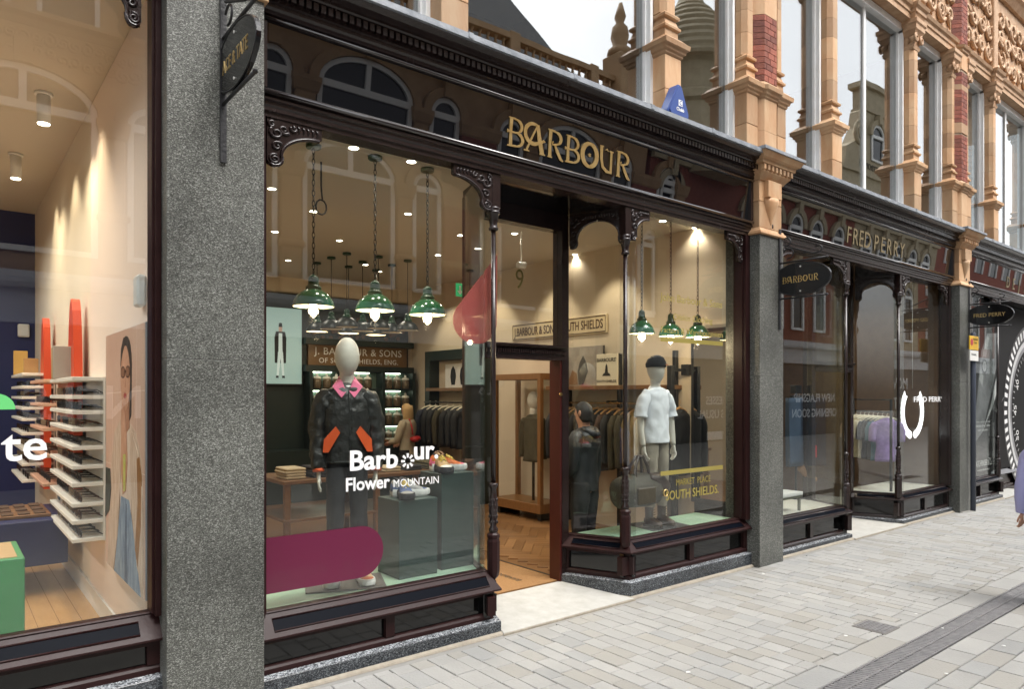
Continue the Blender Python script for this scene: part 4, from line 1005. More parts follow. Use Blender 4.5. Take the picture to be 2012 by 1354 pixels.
flat('print_bridge', [(.552,.833),(.59,.833),(.59,.828),(.552,.828)], rimp, 8)
flat('print_nose_shade', [(.575,.82),(.592,.775),(.57,.764),(.55,.77),(.566,.79)], MATS['print_skin_shade'], 7)
flat('print_lips', blob(.568,.735,.035,.011), mat('print_lips_red', (.36,.06,.05), .5), 8)
for k in range(4): flat('print_finger', blob(.50+.022*k,.665-.012*k,.013,.05), skin, 8+.3*k)
flat('print_hand', [(.46,.55),(.47,.66),(.55,.66),(.60,.58),(.62,.48),(.58,.36),(.50,.34),(.46,.44)], skin, 7.5)
flat('print_drink', [(.52,.50),(.58,.505),(.575,.36),(.525,.355)], mat('print_lime', (.42,.44,.06), .6, var=(.55,.55,.2), vscale=12), 9.5)
# navy plinth, wooden tray, green cube
NV = thing('navy_plinth', 'floating navy blue box with a wooden tray on top in the spectacle shop', 'plinth', (.3,3.6,.3))
c = onZ(88, 1110, .30)
part('box', MB().bbox(.28,.80,2.75,3.75,.34,.70,.006), navy, NV)
traym = wood('tray_wood', (.30,.15,.06), (.20,.09,.035), (1,6,1))
TR = thing('wooden_tray', 'wooden tray of cases resting on the navy box', 'tray', (.5,3.2,.70))
for i in range(3):
    y = 2.92+i*.24; part('tray', MB().bbox(.33,.70,y,y+.2,.701,.728,.003), traym, TR)
    mb = MB()
    for k in range(3): mb.bbox(.37+k*.11,.45+k*.11,y+.03,y+.17,.728,.742,.004)
    part('spectacle_case', mb, mat('case_brown', (.10,.05,.025), .5), TR)
grn = mat('green_lacquer', (.05,.24,.08), .45)
q0 = onZ(49, 1075, .72)
GC = thing('green_plinth', 'bright green display cube cropped at the left edge', 'plinth', (.2,.9,.1))
part('body', MB().bbox(-.75,.335,.45,.98,.1,.86,.006), grn, GC)
part('top_inlay', MB().box(-.72,.305,.48,.95,.8605,.863), wood('inlay_wood', (.55,.36,.18), (.48,.30,.14), (1,5,1)), GC)
o = inst('spectacles', SPM[2], None, (.18,.75,.864), (0,0,.6)); tag(o, 'spectacles lying alone on the green display cube', 'spectacles')
# ceiling spots of the spectacle shop
for i, (u, v) in enumerate(((86,222),(31,342))):
    p = onZ(u, v-40, 3.95) if v-40 < 700 else None
    sp = thing('ceiling_spotlight', ['white cylinder ceiling spotlight nearer the window in the spectacle shop','white cylinder ceiling spotlight farther back in the spectacle shop'][i], 'spotlight', (p.x,p.y,3.7), 'spectacle shop ceiling spots')
    part('ceiling_rose', MB().lathe([(.06,3.93),(.06,3.949)], (p.x,p.y,0), 16), trimw, sp)
    part('can', MB().lathe([(.045,3.72),(.045,3.93)], (p.x,p.y,0), 16), trimw, sp); part('lamp', MB().lathe([(.038,3.715),(.036,3.719)], (p.x,p.y,0), 16), emc, sp)
    lamp_spot((p.x,p.y,3.70), 22, 130)
for y in (1.9, 3.2, 4.5): lamp_spot((.60,y,3.9), 20, 80, .7, (1,.80,.54), (.12,0,-1))
def fill_downlight(x_, y_, z_, e_, label, group, col):  # added fill lamp with a disc and trim of its own
    t = thing('downlight', label, 'downlight', (x_,y_,z_), group)
    part('lamp', MB().lathe([(.034,z_-.006),(.032,z_-.004)], (x_,y_,0), 14), emc, t); part('trim', MB().lathe([(.034,z_-.005),(.05,z_-.007),(.05,z_-.001),(.034,z_-.001)], (x_,y_,0), 14, caps=False), trimw, t)
    lamp_spot((x_,y_,z_-.02), e_, 150, .6, col, r=.05)
for x_, y_ in ((-.5,1.2),(-.5,3.0),(-.5,4.9),(-2.4,2.2),(-2.4,4.4)):  # added downlights that raise the light in this room
    fill_downlight(x_, y_, 3.95, 62, 'added fill downlight in the spectacle shop ceiling', 'added spectacle shop fill downlights', (1,.92,.81))
sens = mat('white_plastic', (.72,.74,.74), .4)
p = onX(284, 573, .90)
one('alarm_sensor', MB().bbox(.85,.90,p.y-.06,p.y+.05,p.z-.09,p.z+.09,.012), sens, 'white alarm sensor high on the wall by the near window edge', 'sensor')
p = onY(46, 650, 6.6); one('alarm_sensor', MB().bbox(p.x-.06,p.x+.06,6.55,6.6,p.z-.08,p.z+.08,.012), sens, 'small white sensor on the navy wall at the left', 'sensor')
# window vinyl of the spectacle shop
VN = thing('window_vinyl', 'white shop name vinyl cropped at the left edge of the spectacle window', 'lettering', (.1,.11,1.3))
yv = .112
p0 = onY(0, 912, yv); p1 = onY(93, 902, yv)
g = text_mb('te', .215, .0015, xs=1.05, bold=.012); xw = max(q[0] for q in g.v)
g.xf(lambda q: (p1.x-xw+q[0], yv+q[1], p1.z+q[2])); part('lettering', g, hw_, VN)
g = text_mb('Ace & Ta', .215, .0015, align='RIGHT', xs=1.05, bold=.012); g.xf(lambda q: (p1.x-xw-.012+q[0], yv+q[1], p1.z+q[2])); part('lettering', g, hw_, VN)
gs = onY(-8, 805, yv); part('green_shape', MB().pry([(gs.x+.075*math.cos(t*.2618), gs.z+.075*math.sin(t*.2618)) for t in range(13)], yv, yv-.0015), mat('vinyl_green', (.12,.52,.16), .5), VN)
from mathutils import noise
# ------------------------------------------------------------------ cloth, bodies, shoes
def nz3(p, s, seed=0): return noise.noise(Vector((p[0]*s+seed*7.3, p[1]*s+seed*3.1, p[2]*s+seed*5.7)))
def loft(path, rad_, n=20, wr=0.0, ws=14.0, seed=0, axis=None, mb=None, caps=True, fold=0.0):
    """rings of (rx, ry) along path; rx along local x (axis), with wrinkle noise"""
    m = mb or MB(); rs = []; P = [Vector(p) for p in path]
    ax = Vector(axis) if axis else Vector((1,0,0))
    for i, p in enumerate(P):
        t = (P[min(i+1,len(P)-1)]-P[max(i-1,0)]).normalized()
        a = (ax - t*ax.dot(t)); a = a.normalized() if a.length > 1e-4 else t.orthogonal().normalized(); b = t.cross(a)
        r = rad_[i] if isinstance(rad_[i], tuple) else (rad_[i], rad_[i]); ring = []
        for k in range(n):
            g = 2*math.pi*k/n; q = p + a*(r[0]*math.cos(g)) + b*(r[1]*math.sin(g))
            d = (q-p); dl = d.length or 1
            w_ = wr*nz3(q, ws, seed) + (fold*math.sin(g*3+seed+nz3(p,6,seed)*4) if fold else 0)
            ring.append(q + d/dl*w_)
        rs.append(ring)
    m.rings(rs, True, caps); return m
def sub(path, rad_, k=3):
    """resample a path and radii smoothly (Catmull-Rom)"""
    P = [Vector(p) for p in path]; Rr = [r if isinstance(r, tuple) else (r, r) for r in rad_]; oP = []; oR = []
    n = len(P)
    for i in range(n-1):
        p0, p1, p2, p3 = P[max(i-1,0)], P[i], P[i+1], P[min(i+2,n-1)]
        for j in range(k):
            t = j/k; q = .5*((2*p1)+(p2-p0)*t+(2*p0-5*p1+4*p2-p3)*t*t+(3*p1-p0-3*p2+p3)*t**3); oP.append(q)
            oR.append(tuple(Rr[i][c]+(Rr[i+1][c]-Rr[i][c])*(3*t*t-2*t**3) for c in (0,1)))
    oP.append(P[-1]); oR.append(Rr[-1]); return oP, oR
def sloft(path, rad_, k=3, **kw): a, b = sub(path, rad_, k); return loft(a, b, **kw)
def skin_mesh(verts, edges, radii, lv=2):
    me = bpy.data.meshes.new('sk'); me.from_pydata([tuple(Vector(v)*K) for v in verts], edges, [])
    o = bpy.data.objects.new('sk', me); S.collection.objects.link(o)
    md = o.modifiers.new('s', 'SKIN'); md.use_smooth_shade = True
    lay = me.skin_vertices[0].data
    for i, r in enumerate(radii): lay[i].radius = (r*K, r*K) if not isinstance(r, tuple) else (r[0]*K, r[1]*K)
    lay[0].use_root = True
    ss = o.modifiers.new('u', 'SUBSURF'); ss.levels = lv; ss.render_levels = lv
    dg = bpy.context.evaluated_depsgraph_get(); ev = o.evaluated_get(dg).to_mesh()
    mb = MB(); mb.v = [tuple(v.co/K) for v in ev.vertices]; mb.f = [tuple(p.vertices) for p in ev.polygons]; mb.sm = [True]*len(mb.f)
    o.evaluated_get(dg).to_mesh_clear(); S.collection.objects.unlink(o); bpy.data.objects.remove(o); bpy.data.meshes.remove(me)
    return mb
def hand_mb(w, dirn, side, fwd, s=1.0, curl=.5):
    """palm and five fingers hanging from wrist w along dirn; skin chains"""
    w = Vector(w); d = Vector(dirn).normalized(); f = Vector(fwd).normalized(); f = (f-d*f.dot(d)).normalized(); sd = d.cross(f)*side
    V = [w, w+d*.045*s]; E = [(0,1)]; Rr = [(.017*s,.021*s),(.014*s,.026*s)]
    V.append(w+d*.075*s); E.append((1,2)); Rr.append((.012*s,.026*s))
    for k, (o, l) in enumerate(((-.026,.058),(-.009,.068),(.009,.064),(.025,.05))):
        b = w+d*.078*s+f*o*s; i = len(V)
        V += [b, b+d*l*.5*s+sd*.006*curl*s, b+d*l*.85*s+sd*.024*curl*s, b+d*l*.97*s+sd*.042*curl*s]; E += [(2,i),(i,i+1),(i+1,i+2),(i+2,i+3)]; Rr += [.0085*s,.008*s,.007*s,.006*s]
    b = w+d*.03*s-f*.024*s; i = len(V)
    V += [b, b+d*.03*s-f*.014*s+sd*.008*s, b+d*.06*s-f*.014*s+sd*.014*s]; E += [(1,i),(i,i+1),(i+1,i+2)]; Rr += [.011*s,.009*s,.007*s]
    return skin_mesh(V, E, Rr, 1)
def shoe(parent, name, p, rz, L, mats, high=.0):
    """sports shoe: sole, upper, toe cap, collar, laces; x forward"""
    up_m, sole_m, acc_m, lace_m, lin_m = mats; hw = L*.18
    c, s_ = math.cos(rz), math.sin(rz)
    def X_(mb): return mb.xf(lambda q: (p[0]+q[0]*c-q[1]*s_, p[1]+q[0]*s_+q[1]*c, p[2]+q[2]))
    prof = [(-.48,.62),(-.42,.85),(-.25,.92),(0,.86),(.22,1.08),(.36,1.02),(.46,.7),(.5,.3)]
    def ring(z0, z1, k):
        r = []
        return r
    so = MB(); rs = []
    pts = [(x*L, y*hw) for x, y in prof]; outl = pts + [(x, -y) for x, y in pts[::-1]]
    for z, k in ((0,.96),(.012,1.04),(.03,1.06),(.045,1.0)):
        rs.append([(x*(1+(k-1)*.5), y*k, (z*(1+.35*max(0,-x/L+.1)))*L/.27 + (.006 if x > .42*L and z == 0 else 0)) for x, y in outl])
    so.rings(rs, False); sh = thing_part = part('sole', X_(so), sole_m, parent) if not name else None
    up = MB(); st = [(-.48,.55,.30,.02),(-.40,.80,.335,.0),(-.28,.84,.30,.0),(-.12,.80,.285,.0),(.02,.80,.27,.0),(.16,.9,.20,.0),(.30,.95,.155,.0),(.42,.72,.13,.0),(.49,.35,.10,.0)]
    rs = []
    for x, y, h_, _ in st:
        r = []; hh = h_*L*1.28 + high*L*(1 if x < .0 else 0)
        for k in range(13):
            g = math.pi*k/12; yy = math.cos(g)*y*hw*(1 if abs(math.cos(g)) > .5 else 1); zz = .04*L/.27*.9 + (hh-.035)*(math.sin(g)**.7)
            r.append((x*L, yy*(1-.35*math.sin(g)**3), zz))
        r += [(x*L, -y*hw, .03*L/.27)][:0]
        rs.append(r)
    up.rings(rs, True); part('upper', X_(up), up_m, parent)
    ac = MB()
    ac.rings([[(x*L, yy*1.03, zz*1.02) for (x, yy, zz) in [(q[0]/L, q[1], q[2]) for q in rs[i]][0:13]] for i in (6,7,8)], True); part('toe_cap', X_(ac), acc_m, parent)
    ac = MB(); ac.rings([[(q[0]-.004, q[1]*1.04, q[2]*.8+.004) for q in rs[i]] for i in (0,1,2)], True); part('heel_counter', X_(ac), acc_m, parent)
    co = MB(); hz = st[2][2]*L*1.28+high*L
    co.tube([(-.26*L+.15*L*math.cos(t*.5236), hw*.52*math.sin(t*.5236), hz+.004+.012*math.cos(t*.5236+3.14)) for t in range(12)], .010, 6, closed=True); part('collar', X_(co), lin_m, parent)
    la = MB()
    for i in range(5):
        x = (-.05+.065*i)*L; z = (.285-.028*i - .012*i*(i > 2))*L*1.28+.012
        la.tube([(x-.006, -hw*.5, z-.018),(x, 0, z+.004),(x+.006, hw*.5, z-.018)], .0048, 5)
        la.tube([(x+.01, -hw*.45, z-.018),(x, 0, z+.006),(x-.012, hw*.45, z-.016)], .0042, 5)
    part('laces', X_(la), lace_m, parent)
# ------------------------------------------------------------------ main shop: shell
grn_dk = mat('dark_green_joinery', (.010,.020,.017), .45)
grn_pl = mat('deep_green_plinth', (.010,.030,.025), .42, var=(.014,.036,.03), vscale=3)
grn_fl = mat('pale_green_display_floor', (.26,.40,.29), .5, var=(.30,.43,.31), vscale=2)
oakd = wood('warm_oak', (.22,.11,.042), (.15,.07,.026), (1,6,1), .35)
oakv = wood('oak_cabinet', (.25,.12,.042), (.18,.082,.028), (5,5,.7), .35)
parq = [wood('parquet_a', (.27,.14,.055), (.20,.10,.038), (6,1,1), .3, .18), wood('parquet_b', (.22,.11,.042), (.16,.078,.03), (6,1,1), .3, .18)]
wallbox('wall_right_main_shop', 6.5, 6.6, .16, 7.1, .0, 3.55, tan)
wallbox('wall_back_main_shop', 1.2, 6.5, 6.9, 7.0, .0, 3.55, tan)
wallbox('wall_left_main_shop', 1.05, 1.2, .16, 7.0, .0, 3.55, tan)
wallbox('ceiling_main_shop', 1.2, 6.5, .16, 7.0, 3.55, 3.62, ceilm)
flm = wallbox('floor_main_shop', 1.2, 6.5, .605, 6.9, .0, .052, parq[1])
struct('dado_main_shop', MB().box(6.488,6.4995,.17,.85,.06,1.18), grn_dk)
# herringbone blocks in view of the doorway
bw, bl = .105, .42
hme = [MB().bbox(-bw/2+.001, bw/2-.001, -bl/2+.001, bl/2-.001, 0, .009, .002).mesh('parquet_block', m_) for m_ in parq]
cnt = 0
for i in range(-40, 40):
    for j in range(-22, 30):
        for o_ in (0, 1):
            # classic herringbone on a 45 degree lattice
            a = i*bw; b_ = j*2*bl + i*bw
            x_, y_, rz = (a+bw/2, b_+bl/2, 0) if o_ == 0 else (a+bw+bl/2-bw*0, b_+bw/2, math.pi/2)
            cx_, cy_ = (x_-y_)*.7071, (x_+y_)*.7071
            X_, Y_ = 5.3+cx_, 2.3+cy_
            if 4.32 < X_ < 6.45 and .8 < Y_ < 4.4 and cnt < 280 and pix((X_,Y_,.06))[0] > 900:
                o = inst('parquet_block', R.choice(hme), flm, (X_, Y_, .0525), (0,0,rz+rad(45))); cnt += 1
print('parquet', cnt)
coir = mat('coir_mat', (.33,.18,.07), .95, var=(.27,.14,.05), vscale=60, bump=.9, bscale=220)
MT = thing('doormat', 'ginger coir doormat with black lettering inside the open doorway', 'doormat', (3.8,1.1,.05))
part('mat', MB().bbox(3.0,4.275,.625,1.62,.0525,.066,.003), coir, MT); part('mat_frame', MB().box(4.275,4.295,.62,1.64,.0525,.068), blk, MT)
g = text_mb('BARBOUR', .085, .001, align='CENTER'); put(g, (3.98,1.0,.0665), (0,1,0), (-1,0,0)); part('lettering', g, blk, MT)
# display floors inside the windows
def disp(label, poly, z): 
    t = thing('window_platform', label, 'platform', (sum(p[0] for p in poly)/len(poly), .5, .06), 'window display platforms')
    part('top', MB().prz(poly, z-.03, z), grn_fl, t); part('base', MB().prz([(x+(.02 if x < sum(p[0] for p in poly)/len(poly) else -.02), y-.02 if y > .5 else y) for x, y in poly], .0, z-.03), grn_dk, t); return t
ZD1, ZD2 = .437, .461
disp('pale green display floor under the jacketed mannequin and shoe plinths', [(1.40,.135),(3.03,.135),(3.20,.55),(3.2,1.0),(1.40,1.0)], ZD1)
disp('pale green display floor under the booted mannequin in white tee', [(4.56,.135),(6.18,.135),(6.18,.60),(4.45,.60),(4.40,.50)], ZD2)
# ------------------------------------------------------------------ back wall joinery
BY = 6.84
bk = lambda u, v: onY(u, v, BY)
BU = thing('shelving_wall', 'dark green shelving wall with lettered sign and lit rows of jars', 'shelving', (5.2,6.8,.06))
xl, xr = bk(480,700).x, bk(803,700).x
part('back_panel', MB().box(xl, xr, 6.86, 6.89, .06, 3.3), grn_dk, BU)
zt = 3.30; ZS1, ZS0 = bk(700,684).z, bk(700,718).z
def frame(u0, u1, z0, z1, wd=.07):
    a, b_ = bk(u0,700).x, bk(u1,700).x
    part('frame', MB().box(a-wd, a, 6.68, 6.86, z0, z1).box(b_, b_+wd, 6.68, 6.86, z0, z1), grn_dk, BU); return a, b_
sa_, sb_ = bk(604,700).x, bk(797,700).x
part('header', MB().box(sa_-.1, sb_+.06, 6.66, 6.86, ZS1+.02, ZS1+.12).box(sa_-.1, sb_+.06, 6.66, 6.86, ZS0-.12, ZS0-.02), grn_dk, BU)
part('sign_board', MB().box(sa_, sb_, 6.80, 6.859, ZS0-.02, ZS1+.02), mat('bronze_sign', (.20,.105,.035), .3, var=(.15,.08,.03), vscale=2), BU)
g = text_mb('J. BARBOUR & SONS', .165, .004, align='CENTER', xs=1.0, spacing=1.08); put(g, ((sa_+sb_)/2, 6.798, (ZS0+ZS1)/2+.015), (1,0,0)); part('lettering', g, trimw, BU)
g = text_mb('OF SOUTH SHIELDS, ENG.', .115, .004, align='CENTER', xs=1.0, spacing=1.1); put(g, ((sa_+sb_)/2, 6.798, ZS0+.025), (1,0,0)); part('lettering', g, trimw, BU)
pot = mat('jar_ceramic_lid', (.80,.78,.70), .3); jarc = mat('jar_of_dark_fittings', (.05,.035,.022), .12, var=(.20,.15,.09), vscale=60, coat=.6)
jb = MB().lathe([(.062,0),(.068,.01),(.068,.13),(.058,.15)], (0,0,0), 14); jbm = jb.mesh('jar_body', jarc)
jl = MB().lathe([(.062,.15),(.066,.155),(.066,.17),(.05,.185),(.02,.195),(.016,.205),(.022,.22),(.012,.235)], (0,0,0), 14); jlm = jl.mesh('lid', pot)
shrows = [ZS0-.10]; rowz = [bk(700, v).z for v in (764, 800, 835, 872)]
bright = mat('shelf_light_strip', (1,1,.9), .5, emit=(.95,1,.80), estr=4)
part('rear_lining', MB().box(sa_, sb_, 6.852, 6.859, rowz[-1]-.1, ZS0-.12), mat('pale_green_lining', (.16,.24,.19), .6), BU)
cols = [(sa_, bk(664,700).x), (bk(668,700).x, bk(737,700).x), (bk(745,700).x, sb_)]
for ci, (a, b_) in enumerate(cols):
    part('upright', MB().box(a-.05, a, 6.62, 6.86, .06, ZS0-.12), grn_dk, BU)
    for ri, z in enumerate(rowz):
        part('shelf', MB().box(a, b_, 6.62, 6.852, z-.03, z), grn_dk, BU)
        zz = (rowz[ri-1]-.034) if ri else ZS0-.122
        part('light_strip', MB().box(a+.03, b_-.12, 6.82, 6.845, zz-.012, zz), bright, BU)
        n_ = 3
        for k in range(n_):
            x = a+.10+k*.165
            if x > b_-.06: continue
            o = thing('glass_jar', 'glass jar with white lid on the %s shelf of the %s bay behind the mannequin' % (['top','second','third','bottom'][ri], ['left','middle','right'][ci]), 'jar', (x,6.70,z+.001), 'jars on the lit shelves')
            for nm, me in (('jar_body', jbm), ('lid', jlm)):
                q = link(bpy.data.objects.new(nm, me)); q.parent = o
part('upright', MB().box(sb_, sb_+.06, 6.60, 6.86, .06, ZS0-.12), grn_dk, BU)
part('lower_cupboard', MB().box(xl, xr, 6.45, 6.86, .06, rowz[-1]-.04), grn_dk, BU)
mb = MB()
for i in range(46):
    p = bk(R.uniform(608,795), R.uniform(628,668)); mb.lathe([(.035,0),(.035,.05),(.02,.05)], (p.x, 6.83, p.z), 8, axis='y')
part('scroll_ornament', mb, mat('dark_bronze_ends', (.10,.05,.02), .4), BU)
# lit poster box on the left of the back wall
LB = thing('lightbox_poster', 'tall lit poster of a figure in long dark coat on the back wall', 'poster', (4.0,6.8,1.7))
a, b_ = bk(478,700).x, bk(592,700).x; z1, z0 = bk(560,604).z, bk(560,757).z
part('case', MB().box(a, b_, 6.78, 6.859, z0, z1), blk, LB)
lbm = mat('lightbox_print', (.2,.28,.26), .4, emit=(.40,.55,.50), estr=.2); part('print', MB().box(a+.02, b_-.02, 6.776, 6.78, z0+.02, z1-.02), lbm, LB)
cx = bk(548,700).x; hz = z1-z0
pd = mat('print_dark_coat', (.012,.014,.018), .6); pj = mat('print_pale_trousers', (.45,.52,.50), .6, emit=(.4,.48,.46), estr=.25); psk = mat('print_pale_skin', (.40,.27,.2), .6, emit=(.4,.3,.25), estr=.12)
def lf(pts, m, l): part('print_figure', MB().pry([(cx+x*.55, z0+hz*z) for x, z in pts], 6.775-.0006*l, 6.776), m, LB)
lf([(-.16,.28),(-.17,.6),(-.13,.68),(.13,.68),(.17,.6),(.16,.28)], pd, 1); lf([(-.06,.34),(-.05,.66),(.05,.66),(.06,.34)], pj, 2); lf([(-.11,.12),(-.07,.42),(0,.44),(.07,.42),(.11,.12),(.05,.12),(0,.34),(-.05,.12)], pj, 3)
lf([(-.05,.68),(-.05,.75),(0,.78),(.05,.75),(.05,.68)], psk, 3); lf([(-.055,.74),(-.04,.79),(.04,.79),(.055,.74)], pd, 4); lf([(-.13,.09),(-.06,.09),(-.05,.12),(-.12,.12)], pd, 4); lf([(.05,.09),(.13,.09),(.12,.12),(.05,.12)], pd, 4)
# exit sign
ES = thing('exit_sign', 'green running-man exit sign hanging near the entrance lobby', 'exit sign', (3.9,2.4,2.6))
p = at(916, 571, 7.6); part('plate', MB().bbox(p.x-.13,p.x+.10,p.y,p.y+.012,p.z-.07,p.z+.07,.003), mat('exit_green', (.01,.16,.06), .4, emit=(.01,.3,.1), estr=.35), ES)
part('arrow', MB().pry([(p.x-.09,p.z+.045),(p.x-.07,p.z+.045),(p.x-.07,p.z-.01),(p.x-.04,p.z-.01),(p.x-.08,p.z-.05),(p.x-.12,p.z-.01),(p.x-.09,p.z-.01)], p.y-.003, p.y), trimw, ES); part('hanger', MB().tube([(p.x,p.y,p.z+.07),(p.x,p.y,3.55)], .004, 6), blk, ES)
# ------------------------------------------------------------------ lamps
enam = mat('green_enamel', (.010,.13,.055), .16, coat=.6); enw = mat('white_enamel_inside', (.85,.80,.68), .35); chm = mat('dark_chain', (.03,.03,.028), .45, metal=.6)
capdk = mat('black_green_enamel', (.006,.012,.009), .4)
capg = mat('green_cast_cap', (.006,.05,.022), .3)
def chain(mb, x, y, z0, z1, lk=.045):
    z = z0; k = 0
    while z < z1:
        h_ = lk; P = []
        for i in range(8):
            t = 2*math.pi*i/8; a = .0105*math.cos(t); c = (h_*.55)*math.sin(t)
            P.append((x+(a if k % 2 else 0), y+(0 if k % 2 else a), z+h_/2+c))
        mb.tube(P, .0032, 5, closed=True); z += lk*.86; k += 1
def pendant(p, label, group, lit=True, near=True, dia=.15, cz=3.55):
    x, y, z = p; t = thing('pendant_lamp', label, 'lamp', (x,y,z), group)
    r = dia; n = 28 if near else 16
    prof = [(r,0),(r*1.005,.004),(r*.985,.02),(r*.93,.045),(r*.82,.075),(r*.62,.105),(r*.42,.122),(r*.36,.128)]
    part('shade', MB().lathe(prof, (x,y,z), n, caps=False), enam if near else capdk, t)
    part('shade_lining', MB().lathe([(r*.985,.003),(r*.96,.018),(r*.90,.043),(r*.79,.072),(r*.59,.101),(r*.36,.118),(.01,.12)], (x,y,z), n, caps=False), enw, t)
    part('neck', MB().lathe([(r*.36,.126),(r*.38,.13),(r*.38,.148),(r*.30,.155),(r*.27,.165),(r*.27,.175),(r*.245,.178),(r*.265,.186),(r*.245,.194),(r*.26,.202),(r*.24,.21),(r*.22,.222),(r*.12,.232),(.006,.24)], (x,y,z), 18), capg, t)
    if near: part('bulb', MB().lathe([(.024,.03),(.034,.0),(.037,-.03),(.033,-.05),(.018,-.064),(.002,-.068)], (x,y,z), 14), emw, t)
    if near:
        cg = MB()
        for k in range(4):
            a = math.pi/2*k+.4; cg.tube([(x+.044*math.cos(a),y+.044*math.sin(a),z+.02),(x+.046*math.cos(a),y+.046*math.sin(a),z-.03),(x+.036*math.cos(a),y+.036*math.sin(a),z-.06),(x,y,z-.08)], .003, 5)
        cg.tube([(x+.046*math.cos(2*math.pi*k/16),y+.046*math.sin(2*math.pi*k/16),z-.015) for k in range(16)], .0032, 5, closed=True)
        part('cage', cg, chm, t)
    c = MB()
    if near: chain(c, x, y, z+.238, cz-.03)
    else: c.tube([(x,y,z+.238),(x,y,cz-.03)], .005, 6)
    part('chain', c, chm, t); part('ceiling_rose', MB().lathe([(.05,cz-.03),(.056,cz-.025),(.056,cz-.002)], (x,y,0), 18), capg, t)
    if lit: lamp_point((x,y,z-.10), 3.2 if near else 2.4, r=.035)
    return t
for i, (u, v) in enumerate(((616,603),(737,611),(840,619.5))):
    pendant(onZ(u, v, 2.35), ['green enamel pendant lamp hanging nearest the left pillar in the main window','middle green enamel pendant lamp of the left window row','green enamel pendant lamp nearest the lobby in the left window row'][i], 'green pendants in the main shop windows')
for i, (u, v) in enumerate(((1261,656),(1318,661),(1371,663))):
    pendant(onZ(u, v, 2.30), ['green pendant lamp just right of the slim column in the right window','middle green pendant lamp of the right window row','green pendant lamp nearest the granite pillar in the right window row'][i], 'green pendants in the main shop windows', dia=.125)
wh = ['at the left end of the back cluster','second from left in the back cluster','highest in the middle of the back cluster','lowest above the mannequin head','right of the mannequin head in the cluster','behind the middle window lamp','low right of the mannequin head','second from right in the back cluster','at the right end of the back cluster']
for i, (u, v) in enumerate(((623,652),(651,647),(681.5,643),(685,655.5),(712.5,651),(744,646),(738.6,658.7),(770,654),(801,649.7))):
    pendant(onZ(u, v, 2.58), 'dark pendant lamp ' + wh[i], 'pendant cluster at the back of the main shop', near=False, lit=i % 3 == 0)
DL = [(695,290),(808,317),(925,343),(616,415),(905,462),(540,455),(583,549),(665,590-12),(1302,434),(1367,447),(1415,460),(1130,500),(718,520)]
dme = MB().lathe([(.036,-.004),(.034,-.002)], (0,0,0), 18).mesh('lamp', emc); rme = MB().lathe([(.036,-.003),(.052,-.006),(.052,0),(.036,0)], (0,0,0), 18, caps=False).mesh('trim', trimw)
for i, (u, v) in enumerate(DL):
    p = onZ(u, v, 3.549); t = thing('downlight', 'round recessed ceiling downlight %s' % ['left of the first fascia bracket gap','between the left and middle window pendants','beside the carved bracket near the lobby','below the left pendant rose','near the lobby column','at the left edge of the main window','low left above the lit poster','small one far back between pendants','left of the right window pendants','between the right window pendants','nearest the pillar in the right window','above the lobby doorway','far back behind the middle pendant'][i], 'downlight', p, 'recessed downlights in the main shop')
    for nm, me in (('lamp', dme), ('trim', rme)): q = link(bpy.data.objects.new(nm, me)); q.parent = t
    lamp_spot((p.x,p.y,3.53), 14, 125, .7, (1,.89,.73))
for x_ in (2.3,3.7,5.1):  # added grid of fill lamps over the rear of the shop
    for y_ in (2.3,3.9,5.5): fill_downlight(x_, y_, 3.55, 16, 'added fill downlight in the rear ceiling of the main shop', 'added rear ceiling fill downlights', (1,.90,.76))
for y in (2.0, 3.1, 4.4, 5.6): lamp_spot((5.95,y,3.5), 20, 70, .6, (1,.85,.62), (.42,0,-1))
for (u, v) in ((1024,521),):
    p = at(u, v, 8.0); t = thing('track_spotlight', 'small angled ceiling spotlight seen through the glass above the door', 'spotlight', (p.x,p.y,p.z)); part('can', MB().lathe([(.035,-.05),(.04,.05)], (p.x,p.y,p.z), 12, axis='x'), trimw, t); part('stem', MB().tube([(p.x,p.y,p.z+.03),(p.x,p.y,3.55)], .008, 6), trimw, t)
# ------------------------------------------------------------------ mannequins
mann = mat('mannequin_ivory', (.66,.62,.53), .5, var=(.60,.56,.48), vscale=30, bump=.15, bscale=120)
def rotz(mb, c, a, st=0):
    s_, k_ = math.sin(a), math.cos(a)
    return mb.xf(lambda p: (c[0]+(p[0]-c[0])*k_-(p[1]-c[1])*s_, c[1]+(p[0]-c[0])*s_+(p[1]-c[1])*k_, p[2]), st)
def egg(c, rx, ry, rz_, n=20, m=14):
    b = MB(); rs = []
    for j in range(1, m):
        t = math.pi*j/m; z = -math.cos(t); k = math.sin(t)*(1-.16*max(0,-z)**1.2)
        rs.append([(c[0]+rx*k*math.cos(2*math.pi*i/n), c[1]+ry*k*math.sin(2*math.pi*i/n)-.012*max(0,-z), c[2]+rz_*z) for i in range(n)])
    b.rings(rs, True); return b
